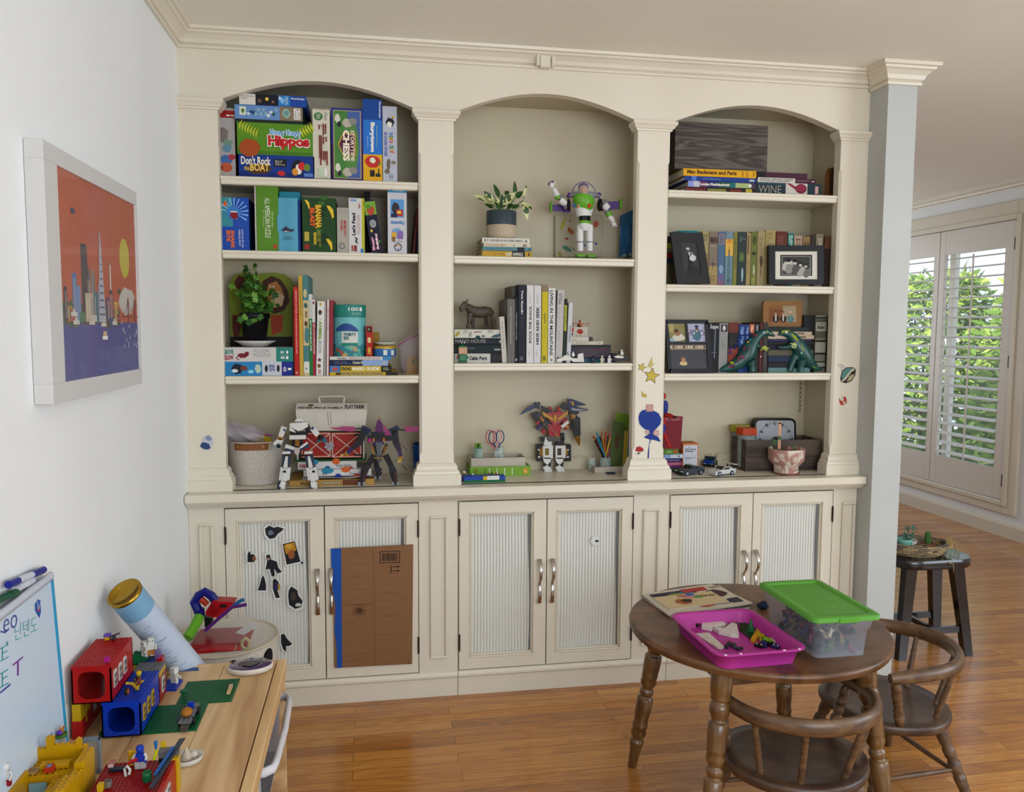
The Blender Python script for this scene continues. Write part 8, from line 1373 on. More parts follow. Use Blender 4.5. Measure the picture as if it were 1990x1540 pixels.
def slab(name,label,pts,z0,h_,c,cat='building bricks',studs_=0,group=None,parts=None,rough=.35):
 P=[PZ(u,v,z0)for u,v in pts];c_=sum(P,Vec())/len(P);c_.z=z0;t=thing(name,label,cat,c_,group=group);m_=MB();m_.X=Matrix.Translation(-c_);m_.prism(P[::-1]if(P[1]-P[0]).cross(P[2]-P[1]).z<0 else P,(0,0,h_),mat(c,rough))
 if studs_:
  x0,x1=min(p.x for p in P),max(p.x for p in P);y0,y1=min(p.y for p in P),max(p.y for p in P)
  def inside(x,y):
   r_=False
   for i in range(len(P)):
    a,b_=P[i],P[i-1]
    if(a.y>y)!=(b_.y>y)and x<(b_.x-a.x)*(y-a.y)/(b_.y-a.y)+a.x:r_=not r_
   return r_
  x=x0+studs_/2
  while x<x1:
   y=y0+studs_/2
   while y<y1:
    if inside(x,y):m_.cyl((x,y,z0+h_),(x,y,z0+h_+.0018),studs_*.3,mat(c,rough),n=8)
    y+=studs_
   x+=studs_
 m_.obj('bricks',t);return t
zt=zoom(3.685,1220,1100);tb=TH+.0042;sh=lambda pts:[zt(*p_)for p_ in pts]
slab('brick_plate','long white wedge-shaped studded plate lying left in the pink tray',sh([(485,497),(580,490),(690,590),(670,602),(640,597)]),tb,.0045,'#CFC6BC',studs_=.008)
slab('brick_spaceship','white angular brick-built ship hull, left one in the pink tray',sh([(528,455),(545,400),(600,395),(640,420),(655,400),(700,440),(620,455),(600,470)]),tb,.012,'#CFC8BE')
slab('brick_spaceship','white angular brick-built wing in the centre of the pink tray',sh([(612,465),(690,475),(740,435),(780,445),(795,520),(740,515),(650,492)]),tb,.012,'#CFC8BE')
slab('brick_plate','white plate with an orange creature printed on it, back of the pink tray',sh([(705,378),(835,364),(843,385),(715,408)]),tb,.018,'#CFC8BE')
slab('toy_brick','long yellow brick lying across the pink tray',sh([(880,548),(960,403),(998,412),(915,556)]),tb,.010,'#C08E1A','building brick')
slab('brick_plate','dark green plate with brown bricks beside the little pine tree',sh([(800,430),(860,400),(930,490),(880,530),(800,465)]),tb,.006,'#2A4A24',studs_=.008)
pt=onT(*zt(880,492));t=thing('toy_tree','tiny dark green toy pine tree standing in the pink tray','toy tree',pt+Vec((0,0,.0072)));m_=MB()
for k in range(5):m_.lathe([(.0115-.0018*k,.003+.0062*k),(.0035,.0115+.0062*k),(.001,.0125+.0062*k)],mat('#1A5A36',.4),12)
m_.obj('needles',t);m_=MB();m_.cyl((0,0,0),(0,0,.004),.003,mat('#1A5A36'));m_.obj('stem',t)
def jumble(name,label,spots,cat='building bricks',z0=None,cols=None,seed=1,s=1):
 c=sum((onT(*zt(*p_))for p_ in spots),Vec())/len(spots);t=thing(name,label,cat,c);R=random.Random(seed);m_=MB()
 for i,p_ in enumerate(spots):
  q_=onT(*zt(*p_))-c;a=R.random()*3;sx,sy,sz=[R.uniform(.005,.012)*s for _ in range(3)];X0=Matrix.Translation(q_+Vec((0,0,sz*.62+.0004)))@Matrix.Rotation(a,4,'Z')@Matrix.Rotation(R.uniform(-.25,.25),4,'X');m_.X=X0;m_.box(-sx,-sy*.6,-sz*.5,sx,sy*.6,sz*.5,R.choice(cols),.0006)
  for k in(-1,1):m_.cyl((k*sx*.5,0,sz*.5),(k*sx*.5,0,sz*.5+.0017),.0022,mat(cols[i%len(cols)]),n=8)
 m_.obj('bricks',t);return t
jumble('brick_car','small black and orange brick vehicle in the far left corner of the pink tray',[(450,430),(480,420),(500,440),(470,410)],cols=['#1C1A1C','#2A2426','#8A4A1E'],seed=2)
jumble('brick_model','dark red and grey brick pieces at the front of the pink tray',[(710,590),(740,575),(765,590),(800,603)],cols=['#3A3A40','#8A2420','#4A4A50'],seed=3)
jumble('brick_model','pile of dark brown and orange brick pieces at the back of the pink tray',[(870,400),(900,390),(935,385),(945,405),(905,415),(845,395)],cols=['#2A1E1A','#5A2A1A','#3A3E44','#8A4A1E','#6A2A4A'],seed=4,s=1.2)
jumble('brick_model','jumble of yellow, green and white brick pieces at the right of the pink tray',[(950,520),(980,505),(1000,520),(960,545),(1020,535),(985,540)],cols=['#B0A01E','#2A4A24','#C9C4BA','#1C1A1C'],seed=5)
jumble('brick_model','jumble of white, purple and lime brick pieces at the front right of the pink tray',[(940,585),(975,580),(1010,575),(1045,560),(1080,560),(1060,590),(1100,575),(1000,560)],cols=['#C9C4BA','#2A2A6A','#7AA02A','#B9A89A','#1C1A1C'],seed=6,s=1.15)
jumble('brick_model','purple and tan brick pieces between the white hull and the printed plate',[(700,425),(720,415),(750,425),(780,420),(770,440),(690,405)],cols=['#5A2A5A','#B9A89A','#8A6A5A'],seed=7)
# tote box with green lid
bf=[PZ(1577,1279,TH),PZ(1681,1275,TH)];LH=.120;lid4=[PZ(*p_,TH+LH)for p_ in((1573,1205),(1707,1197),(1598,1124),(1480,1132))]
cB=sum(lid4,Vec())/4;cB.z=TH+.0005;aB=math.atan2((lid4[1]-lid4[0]).y,(lid4[1]-lid4[0]).x);wB=((lid4[1]-lid4[0]).length+(lid4[2]-lid4[3]).length)/2;dB=((lid4[3]-lid4[0]).length+(lid4[2]-lid4[1]).length)/2
t=thing('storage_tote','clear plastic tote of toy figures with a green lid on the round table','storage box',cB,(0,0,aB));hw,hd=wB/2,dB/2;MGN=mat('#5E9C3C',.4,name='green_plastic');MCL=mat('#C4CCDC',.12,0,0,.22,name='cloudy_plastic')
m_=MB();shell(m_,[(rrp(hw-.026,hd-.030,.018),0),(rrp(hw-.020,hd-.022,.022),LH*.62),(rrp(hw-.015,hd-.017,.022),LH*.65),(rrp(hw-.010,hd-.010,.024),LH-.012)][:4],MCL);m_.f.pop();m_.m.pop();m_.sm.pop();m_.obj('clear_body',t)
m_=MB();shell(m_,[(rrp(hw,hd,.022),LH-.013),(rrp(hw,hd,.022),LH-.003),(rrp(hw-.004,hd-.004,.020),LH),(rrp(hw-.020,hd-.024,.012),LH),(rrp(hw-.023,hd-.027,.010),LH-.004)],MGN)
m_.box(-.028,-hd-.003,LH-.016,.028,-hd+.001,LH-.001,MGN,.002);m_.box(-.028,hd-.001,LH-.016,.028,hd+.003,LH-.001,MGN,.002);lid=m_.obj('lid',t)
m_=MB();m_.tube([(.03+.012*cos(a),-.03+.008*sin(a),LH-.0038)for a in[2*pi*k/18 for k in range(18)]],.0007,MGN,6,closed=True);m_.tube([(.024,-.032,LH-.0038),(.03,-.028,LH-.0038),(.036,-.032,LH-.0038)],.0008,MGN,6);m_.obj('embossed_mark',lid)
# toys inside the tote (a tangle nobody could count)
m_=MB();R=random.Random(11);cols=['#3A5A34','#8A2A24','#23252E','#2A3A5A','#5A6A3A','#7A3A5A','#8A7A4A','#5A2A24','#1F4A40','#2A2A2A','#33483A','#B5A890']
for k in range(150):
 zz_=R.random()**1.3*.062;x_=R.uniform(-1,1)*(hw-.040);y_=R.uniform(-1,1)*(hd-.045);m_.X=Matrix.Translation((x_,y_,.008+zz_*(1+.35*(y_<0))))@Euler((R.random()*3,R.random()*3,R.random()*3)).to_matrix().to_4x4();c=mat(R.choice(cols),.4)
 if k%3==0:m_.sphere((0,0,0),(R.uniform(.007,.014),R.uniform(.006,.011),R.uniform(.005,.009)),c,8,5)
 elif k%3==1:m_.box(-.014,-.006,-.005,.014,.006,.005,c,.001)
 else:m_.cyl((-.015,0,0),(.015,0,0),.005,c,r1=.003,n=6)
o=m_.obj('toy_jumble',None,cB,(0,0,aB));tag(o,'tangle of small coloured toy figures inside the clear tote','toys',kind='stuff')
# magazines
def mag(label,pts,z0,th,cover,art=None,name='magazine',cat='magazine'):
 P=[PZ(u,v,z0+th)for u,v in pts];c=sum(P,Vec())/4;c.z=z0;t=thing(name,label,cat,c);Q=[p-c for p in P]
 m_=MB();m_.prism([(p.x,p.y,0)for p in Q],(0,0,th*.85),mat('#C9C2B4',.7));m_.obj('pages',t)
 m_=MB();U,V_=Q[1]-Q[0],Q[3]-Q[0];m_.prism([(p.x,p.y,th*.86)for p in Q],(0,0,th*.14),mat(cover,.35));f=Face(m_,(Q[0].x,Q[0].y,th),(U.x,U.y,0),(V_.x,V_.y,0),e=.0002)
 if art:art(f)
 m_.obj('cover',t);return t
mag('black magazine lowest on the round table, only its edges showing',[(1307,1201),(1458,1180),(1382,1142),(1246,1158)],TH+.0004,.004,'#2A2A2E')
mag('comic magazine with a pale border lying under the beige explorer magazine',[(1300,1196),(1463,1172),(1382,1135),(1247,1155)],TH+.0046,.004,'#C4B9A8',lambda f:f.rect(.05,.05,.95,.93,'#C9BFAE').rect(.06,.35,.6,.92,'#23203A').blob(.35,.75,.15,.1,'#7A8A3A',3).blob(.5,.8,.1,.1,'#3A6A8A',4).rect(.45,.78,.75,.95,'#A8382E').blob(.78,.6,.14,.2,'#4A2A34',5).blob(.7,.2,.2,.1,'#2A3A6A',6).blob(.5,.15,.1,.07,'#A8543A',7).rect(.8,.1,.93,.3,'#3A3A40').txt('KIDS',.80,.82,.92,.9,BLK))
mag('beige explorer magazine on top with cartoon stickers on its cover',[(1301,1184),(1418,1170),(1368,1151),(1268,1162)],TH+.009,.003,'#C4AF8A',lambda f:f.rect(0,0,1,1,'#C9B48E').txt('Explorer Mag',.62,.56,.97,.76,'#2A2620',0,.04).blob(.35,.42,.16,.26,'#9A5A2A',3).blob(.42,.45,.1,.15,'#2A1A14',4).disc(.45,.85,.08,.1,'#B5706A').disc(.6,.88,.08,.1,'#4A5A9A').disc(.53,.68,.08,.09,'#C48A8A').disc(.68,.66,.08,.1,'#5A8A5A').disc(.78,.72,.05,.07,'#B58A3A'))
p=PZ(1478,1186,TH);t=thing('cloth_scrap','small dark blue cloth bundle between the pink tray and the tote','cloth',(p.x+.012,p.y+.01,TH+.0004));m_=MB();m_.sphere((0,0,.009),(.018,.02,.009),mat('#1A2A44',.8),12,8);m_.sphere((.01,.012,.010),(.012,.012,.010),mat('#1A2A44',.8),10,6);m_.obj('cloth',t)
# ------------------------------------------------------------------ framed print on the left wall
Xf=.036;yA,yB,zA,zB_=-1.352,-.706,1.293,1.820
t=thing('framed_print','white framed city skyline print with orange sky on the left wall','picture',(.001,(yA+yB)/2,(zA+zB_)/2));cx_,cz_=(yA+yB)/2,(zA+zB_)/2;MWF=mat('#CFCDCB',.4,name='white_frame_lacquer')
m_=MB();fw=.022;a,b_,c,d=yA-cx_,yB-cx_,zA-cz_,zB_-cz_
pa,pb,pc_,pd=-1.281-cx_,-.680-cx_-.0,1.334-cz_,1.783-cz_
for q_ in((a,c,b_,pc_-.008),(a,pd+.004,b_,d),(a,pc_-.008,pa-.006,pd+.004),(pb-.04+.0,pc_-.008,b_,pd+.004)):pass
pb=yB-cx_-.012
for q_ in((a,c,b_,pc_),(a,pd,b_,d),(a,pc_,pa,pd),(pb,pc_,b_,pd)):m_.box(0,q_[0],q_[1],Xf,q_[2],q_[3],MWF,.0008)
m_.obj('frame',t);m_=MB();m_.box(.004,pa,pc_,.031,pb,pd,mat('#A0A09C'));O_=(.0311,pa,pc_);f=Face(m_,O_,(0,pb-pa,0),(0,0,pd-pc_),e=.00001);
SK='#B0562E';f.rect(0,0,1,1,SK).rect(0,0,1,.285,'#4A4A8A').disc(.82,.66,.075,.115,'#B9AE34',32)
R=random.Random(5)
for x_,y_,w_,c2 in((.70,.40,.3,'#B9B4AE'),(.71,.42,.25,'#BDB8B0')):f.blob(x_+.13,y_,.15,.08,c2,3)
for k in range(16):f.blob(.02+.045*k,.31+.02*R.random(),.035,.05+.03*R.random(),R.choice(['#3E5A34','#5A4A2A','#2F4A3A','#6A6A34']),k)
for x_,w_,h_,c2 in((.235,.075,.675,'#46303A'),(.13,.05,.52,'#4F6A9A'),(.17,.05,.46,'#6A86B0'),(.30,.035,.50,'#7A7A6E'),(.345,.05,.55,'#8A7A6A'),(.27,.09,.43,'#B5A890'),(.38,.045,.44,'#4A7A86'),(.43,.04,.48,'#6A8AA0'),(.49,.03,.40,'#5A3A5A'),(.04,.03,.45,'#3A2A34'),(.07,.05,.36,'#9A7A3A'),(.53,.05,.42,'#6A4A6A'),(.585,.045,.46,'#A04A34'),(.64,.05,.40,'#C4A44A'),(.10,.06,.34,'#A8442E'),(.2,.06,.33,'#4A7A5A'),(.33,.07,.32,'#B9B4A8'),(.45,.06,.31,'#A8A0A0'),(.56,.06,.31,'#3A5A8A'),(.67,.05,.33,'#8A3A2A')):
 f.rect(x_,.285,x_+w_,h_,c2)
 for j in range(3):f.rect(x_+w_*(.15+.3*j),.30,x_+w_*(.25+.3*j),h_-.02,R.choice(['#C4BEAE','#7A8AA0','#3A3440']))
f.poly([(.425,.285),(.465,.76),(.475,.76),(.52,.285)],'#A9ABB4')
for k in range(10):f.rect(.437+.0042*k,.32+.038*k,.510-.0040*k,.33+.038*k,'#5A6478')
f.rect(.585,.44,.605,.60,'#C4BEB4').poly([(.57,.44),(.595,.47),(.62,.44)],'#2A3A4A').rect(.590,.60,.600,.625,'#8A8A8A').poly([(.30,.5),(.318,.58),(.33,.5)],'#4A5A6A')
BR='#8A2E2A';f.rect(.76,.315,1,.325,BR)
for x_ in(.85,.96):f.rect(x_-.008,.285,x_+.008,.43,BR)
f.line([(.76,.33),(.80,.345),(.85,.42),(.90,.345),(.96,.42),(1,.37)],.0018,BR)
for k in range(16):x_=.72+.26*R.random();y_=.13+.15*R.random();f.poly([(x_,y_),(x_+.006,y_+.022),(x_+.01,y_)],WHT)
for x_,y_ in((.1,.33),(.45,.28),(.12,.29),(.3,.29),(.6,.29)):f.rect(x_,y_-.02,x_+.07,y_,'#C4C0B8').rect(x_+.02,y_,x_+.05,y_+.015,'#B9B4A8')
f.rect(.46,.19,.53,.21,WHT).rect(.47,.21,.52,.235,'#C9A88A').blob(.16,.82,.03,.015,'#2A3A5A',3).blob(.72,.46,.025,.02,'#4A4A2A',4)
m_.obj('printed_sheet',t);m_=MB();m_.box(.0335,pa+.0005,pc_+.0005,.0345,pb-.0005,pd-.0005,mat('#FFFFFF',.02,0,0,.05,spec=1.0,coat=1.0));m_.obj('glass_pane',t)
# ------------------------------------------------------------------ stool with a basket of cacti in the far room
sp_=Vec((3.13,.125,0));HS=.448;MST=noisy('black_stained_wood','#120E0E','#1E1818',30,.22,stretch=(1,5,1),coat=.4)
t=thing('black_stool','low black wooden stool behind the wall end, carrying a woven basket','stool',sp_);m_=MB();P=rrp(.19,.135,.10,10)
shell(m_,[([(x_*.97,y_*.97)for x_,y_ in P],HS-.040),(P,HS-.034),(P,HS-.008),([(x_*.975,y_*.97)for x_,y_ in P],HS)],MST);m_.obj('seat',t)
for sx in(-1,1):
 for sy in(-1,1):m_=MB();m_.frustum((sx*.165,sy*.105,0),.019,.016,(sx*.115,sy*.07,HS-.040),.027,.02,MST);m_.obj('leg',t)
for sy in(-1,1):m_=MB();m_.box(-.15,sy*.095-.008,.105,.15,sy*.095+.008,.135,MST);m_.obj('stretcher',t)
m_=MB();m_.box(-.008,-.095,.108,.008,.095,.132,MST);m_.obj('stretcher',t)
def weave():
 m,b_,N,L=nodes_of('woven_rush',.8);tx=N('ShaderNodeTexCoord');br=N('ShaderNodeTexBrick',inp={'Scale':1,'Mortar Size':.0012,'Brick Width':.035,'Row Height':.009});br.inputs['Color1'].default_value=(*rgb('#B59A6C'),1);br.inputs['Color2'].default_value=(*rgb('#4A443E'),1);br.inputs['Mortar'].default_value=(*rgb('#2A2018'),1);L(tx.outputs['UV'],br.inputs['Vector'])
 s=N('ShaderNodeSeparateXYZ');L(tx.outputs['Object'],s.inputs[0]);at_=N('ShaderNodeMath',operation='ARCTAN2');L(s.outputs['Y'],at_.inputs[0]);L(s.outputs['X'],at_.inputs[1]);k=N('ShaderNodeMath',operation='MULTIPLY');k.inputs[1].default_value=.14;L(at_.outputs[0],k.inputs[0]);cb=N('ShaderNodeCombineXYZ');L(k.outputs[0],cb.inputs[0]);L(s.outputs['Z'],cb.inputs[1]);L(cb.outputs[0],br.inputs['Vector']);L(br.outputs['Color'],b_.inputs['Base Color']);return m
bs=Vec((3.09,.12,HS+.0005));t=thing('woven_basket','shallow oval basket woven in straw and dark rush on the black stool','basket',bs);m_=MB();m_.lathe([(.118,0),(.135,.01),(.143,.03),(.142,.052),(.137,.058),(.131,.052),(.132,.03),(.12,.010),(.001,.008)],weave(),48,sq=.72);m_.obj('basket_body',t)
m_=MB();RF=mat('#B9A06E',.8);R=random.Random(3);c=Vec((.142,-.02,.045))
for k in range(9):m_.tube([c+Vec((.004*k*.3,.0,.020*cos(a)))+Vec((.010*sin(a),.012*sin(a+.3*k),0))for a in[2*pi*i/12 for i in range(13)]],.0022,RF,6)
for tip in((.03,.0,.035),(.075,-.03,-.03),(.045,-.04,-.06),(.05,-.01,-.01)):m_.tube([c,c+Vec((tip[0]*.5,tip[1]*.3,abs(tip[2])*.35)),c+Vec(tip)],[.0018,.0016,.0008],RF,6)
m_.tube([(.05,-.105,.0),(.075,-.15,-.012),(.085,-.14,-.05)],[.0015,.0015,.0008],RF,6);m_.obj('raffia_knot',t)
def pot(mb,c,r_,h_,m):mb.lathe([(r_*.75,0),(r_*.95,h_*.8),(r_,h_),(r_*.9,h_),(r_*.8,h_*.8),(.001,h_*.78)],m,20)
c=bs+Vec((.055,-.005,.0085));t=thing('potted_cactus','small ribbed upright cactus in a terracotta pot in the woven basket','plant',c);m_=MB();pot(m_,c,.030,.038,mat('#8A5540',.7));m_.obj('pot',t);m_=MB();n=24;prof=[(.0118,.03),(.0125,.05),(.0125,.075),(.010,.086),(.004,.090)]
V=[];
for r_,z_ in prof:V+=[(cos(2*pi*k/n)*r_*(1+.12*(k%2)),sin(2*pi*k/n)*r_*(1+.12*(k%2)),z_)for k in range(n)]
m_.add(V,[(i*n+k,i*n+(k+1)%n,(i+1)*n+(k+1)%n,(i+1)*n+k)for i in range(4)for k in range(n)]+[tuple(4*n+k for k in range(n))],mat('#4A6A34',.6));m_.obj('cactus_body',t)
c=bs+Vec((-.045,.02,.0085));t=thing('potted_succulent','blue-green branching succulent in a mint pot half behind the wall end','plant',c);m_=MB();pot(m_,c,.036,.055,mat('#7FB0A0',.4));m_.obj('pot',t);m_=MB();R=random.Random(4)
for k in range(34):p_=Vec((.022+R.uniform(-.025,.02),R.uniform(-.02,.02),.055+R.random()*.055));bleaf(m_,p_,Vec((R.uniform(-1,1),R.uniform(-1,1),R.uniform(-.1,.9))),Vec((0,-.3,1)),.018,.005,mat('#4F7A6A',.5))
m_.obj('leaves',t);m_=MB();m_.tube([(.01,0,.04),(.02,0,.08),(.018,0,.11)],.0022,mat('#5A5A3A'),6);m_.obj('stem',t)
c=bs+Vec((.01,-.045,.0085));t=thing('potted_succulent','low pinkish succulent in a shallow clay dish between cactus and mint pot','plant',c);m_=MB();m_.lathe([(.018,0),(.030,.030),(.032,.034),(.028,.034),(.022,.028),(.001,.026)],mat('#A8866A',.7),20);m_.obj('pot',t);m_=MB()
for k in range(22):a=k*2.4;bleaf(m_,Vec((0,0,.028)),Vec((cos(a),sin(a),.5+.05*k)),Vec((0,0,1)),.014+.0004*k,.004,mat(['#6A7A4A','#8A5A5A','#5A7A5A'][k%3],.5))
m_.obj('leaves',t)
c=bs+Vec((.0,.045,.0085));t=thing('white_dish','small white dish behind the low pinkish succulent in the basket','dish',c);m_=MB();m_.lathe([(.015,0),(.03,.02),(.033,.040),(.031,.040),(.027,.02),(.001,.006)],mat('#C4C0B8',.4),20);m_.obj('dish',t)
# ------------------------------------------------------------------ pine play table against the left wall
TZ=.532;MPI=woody('pine_planks','#A87C50','#C79F70','#DDBB8C',.8,'Y',.5,10);MPE=woody('pine_side','#B98E5A','#D8B27E','#E6C894',.8,'Y',.5,6)
YT0,YT1,XT1=-1.80,-.86,.432
t=thing('play_table','low pine storage table covered in building bricks along the left wall','table',(.22,-1.33,0));bs=t.location.copy()
def WBx():m=MB();m.X=Matrix.Translation(-bs);return m
m_=WBx();m_.box(.001,YT0+.02,TZ-.018,.136,YT1-.020,TZ,MPI,.001);m_.box(.137,YT0+.02,TZ-.018,.270,YT1-.020,TZ,MPI,.001);m_.box(.271,YT0+.02,TZ-.018,.405,YT1-.020,TZ,MPI,.001);m_.obj('top_planks',t)
m_=WBx();m_.box(.408,YT0,TZ-.040,XT1,YT1,TZ,MPE,.0015);m_.box(.001,YT1-.018,TZ-.040,.4075,YT1,TZ,MPI,.001);m_.box(.001,YT0,TZ-.040,.4075,YT0+.018,TZ,MPI,.001);m_.obj('top_rails',t)
for y0,y1 in((YT0,YT0+.02),(-1.415,-1.397),(YT1-.02,YT1)):m_=WBx();m_.box(.001,y0,0,XT1-.004,y1,TZ-.0405,MPI,.001);[m_.box(.03,y1 if y1<-1 else y0-.010,z_,XT1-.03,y1+.010 if y1<-1 else y0,z_+.014,MPE)for z_ in(.10,.20,.30,.40)];m_.obj('side_panel',t)
m_=WBx();m_.box(.001,YT0+.021,.03,.012,YT1-.021,TZ-.041,MPI);m_.obj('back_panel',t)
p0,p1=PZ(557,1338,.445),PZ(530,1440,.445);y0,y1=-1.30,-.90
t=thing('storage_bin','white plastic bin pulled slightly out of the pine play table','storage bin',(.3,(y0+y1)/2,.30));m_=MB();W_,xe=(y1-y0)/2,.146;MBN=mat('#C4C8D4',.35,0,0,.8)
m_.grid(lambda a,b_:(xe-.03*(1-b_),-W_+.03+2*(W_-.03)*a,.14*b_-.0),6,4,MBN);m_.box(-.20,-W_+.03,0,xe-.03,W_-.03,.004,MBN);m_.grid(lambda a,b_:(-.2+(xe+.17)*a,-W_+.012+.018*(1-b_),.14*b_),6,4,MBN);m_.grid(lambda a,b_:(-.2+(xe+.17)*a,W_-.012-.018*(1-b_),.14*b_),6,4,MBN);m_.obj('bin_body',t)
m_=MB();m_.tube([(-.2,-W_+.006,.146),(xe-.02,-W_+.006,.146),(xe-.004,-W_+.020,.146),(xe,-W_+.05,.146),(xe+.004,0,.146),(xe,W_-.05,.146),(xe-.004,W_-.020,.146),(xe-.02,W_-.006,.146),(-.2,W_-.006,.146)],[(.012,.009)]*9,mat('#D4D2D6',.4),8,flat=(0,0,1));m_.obj('rim',t)
# whiteboard and markers
tr=PX(95,1120,.014);yb_=tr.y;zt_=tr.z
t=thing('whiteboard','white dry-erase board with coloured handwriting leaning on the left wall','whiteboard',(.03,yb_-.25,TZ+.0005));W_=.50;hh=zt_-TZ;sl=.018/hh
m_=MB();O=Vec((.012,.25,0));
def bp(a,b_,e=0):return Vec((.006-.018*b_+e,.25-W_*a,hh*b_)) # a from the right edge towards the camera
MWBD=mat('#C9D8E6',.25,coat=.3);m_.add([bp(0,0),bp(1,0),bp(1,1),bp(0,1),bp(0,0,-.008),bp(1,0,-.008),bp(1,1,-.008),bp(0,1,-.008)],[(3,2,1,0),(4,5,6,7),(0,1,5,4),(1,2,6,5),(2,3,7,6),(3,0,4,7)],MWBD);m_.obj('writing_surface',t)
m_=MB();m_.tube([bp(0,0,.001),bp(0,1,.001)],.0035,mat('#2F8FB4',.4),6);m_.tube([bp(0,1,.001),bp(1,1,.001)],[(.006,.010)]*2,mat('#C4C8D4',.4),6,flat=(1,0,0));m_.obj('edge_trim',t)
m_=MB();F_=Face(m_,bp(1,0,.0006),bp(0,0)-bp(1,0),bp(1,1)-bp(1,0),e=.00008)
def bd(u,v): # board coordinates of a pixel
 N_=(bp(0,0)-bp(1,0)).cross(bp(1,1)-bp(1,0));o_=bp(1,0)+t.location;d=ray(u,v);k=(o_-CAM_P).dot(N_)/d.dot(N_);p=CAM_P+d*k-o_;U=bp(0,0)-bp(1,0);V=bp(1,1)-bp(1,0);return p.dot(U)/U.dot(U),p.dot(V)/V.dot(V)
def wr(s_,u0,v0,u1,v1,c,bold=.0):
 vs,fs=glyphs(s_,bold);a0,b0=bd(u0,v1);a1,b1=bd(u1,v0);w0,h0=a1-a0,None
 top0,bot0,top1,bot1=bd(u0,v0+(v1-v0)*.35),bd(u0,v1),bd(u1,v0),bd(u1,v0+(v1-v0)*.65)
 m_.add([F_.P(*((1-x_)*((1-y_)*bot0[i]+y_*top0[i])+x_*((1-y_)*bot1[i]+y_*top1[i])for i in(0,1)))for x_,y_ in vs],fs,c);F_.k+=1
wr('eo',6,1192,33,1232,'#4A4A9A',-.01);wr('닌텐도',28,1196,72,1246,'#4FA8A0',-.015);wr('正',-10,1252,16,1292,'#3A9A96',-.01);wr('正',-10,1300,16,1344,'#3A9A96',-.01);wr('T',24,1276,44,1322,'#8A3A9A',-.01)
F_.line([bd(*p_)for p_ in((0,1347),(19,1331))],.003,'#3A4A9A').line([bd(*p_)for p_ in((12,1249),(14,1252))],.004,'#3A9A96').line([bd(*p_)for p_ in((90,1440),(101,1425))],.002,'#3A3AA0').line([bd(*p_)for p_ in((0,1228),(10,1230))],.0025,'#4A4A9A')
m_.obj('handwriting',t);m_=MB();F_=Face(m_,bp(1,0,.0006),bp(0,0)-bp(1,0),bp(1,1)-bp(1,0),e=.00008)
F_.poly([bd(*p_)for p_ in((73,1165),(78,1168),(79,1190),(76,1202),(68,1188),(67,1175))][::-1],'#2A5AA8').poly([bd(*p_)for p_ in((73,1177),(76,1180),(76,1190),(71,1188))][::-1],'#A83A5A').line([bd(*p_)for p_ in((71,1168),(74,1185),(78,1172))],.002,'#C4D8E4')
m_.obj('doodle',t)
zt_b=zt_
def marker(label,a,b_,c,capc,Xo):
 A=PX(a[0],a[1],Xo);B_=PX(b_[0],b_[1],Xo);A.z=max(A.z,0);c0=(A+B_)/2;t=thing('marker',label,'marker',c0);d=(B_-A);n_=MB();n_.cyl(A+d*.25-c0,A+d*.65-c0,.0065,mat(c,.35),n=16);n_.obj('barrel',t);n_=MB();n_.cyl(A+d*.65-c0,B_-c0,.0075,mat(capc,.3),n=16);n_.obj('cap',t);n_=MB();n_.cyl(A-c0,A+d*.25-c0,.0072,mat(capc,.3),n=16);n_.obj('end_plug',t)
marker('blue-capped white marker lying on top of the whiteboard',(16,1137),(84,1108),'#C9CDD8','#1E2A8A',.014)
marker('dark green marker at the left edge on top of the whiteboard',(-8,1168),(31,1152),'#1E5A3E','#1E5A3E',.014)
marker('slim white marker between the blue and dark green ones on the whiteboard',(28,1148),(62,1128),'#D0D4DC','#C4C8D4',.012)
# gift tube
A=PX(241,1152,.060);B_=PY(428,1374,-.735);c0=A;t=thing('cardboard_tube','long white canister with pale blue band and gold end leaning on the wall','tube',(A+B_)/2);L0=t.location.copy();d=(B_-A);R0=Vec((0,0,1)).rotation_difference(-d.normalized()).to_matrix().to_4x4();LT=d.length
m_=MB();m_.X=Matrix.Translation(B_-L0)@R0;rT=.041;m_.lathe([(rT,.002),(rT,LT*.87),],mat('#BCC6D6',.4),40);Q=MB()
for k in range(34): # printed lines of small text round the canister
 zz=LT*(.05+.78*k/34);a0=3.9+.25*sin(k*2.1);
 for j in range(2):
  s0=a0+j*.75+.1*sin(k*5);s1=s0+.25+.3*abs(sin(k*1.7+j));m_.grid(lambda s_,q_:(cos(s0+(s1-s0)*s_)*(rT+.0003),sin(s0+(s1-s0)*s_)*(rT+.0003),zz+.0016*q_),6,1,'#7E8AA0' if k%7 else '#3A4A8A')
m_.lathe([(rT+.0003,LT*.03),(rT+.0003,LT*.031)],mat('#8A94A8',.5),40);m_.obj('printed_sleeve',t)
m_=MB();m_.X=Matrix.Translation(B_-L0)@R0;m_.lathe([(rT+.0006,LT*.87),(rT+.0006,LT*.985)],mat('#7FA8C4',.35),40);m_.obj('blue_band',t)
m_=MB();m_.X=Matrix.Translation(B_-L0)@R0;m_.lathe([(rT+.001,LT*.984),(rT+.0015,LT),(rT-.003,LT+.001),(rT-.005,LT-.006),(.001,LT-.007)],mat('#A8842E',.22,.9),40);m_.obj('gold_end',t)
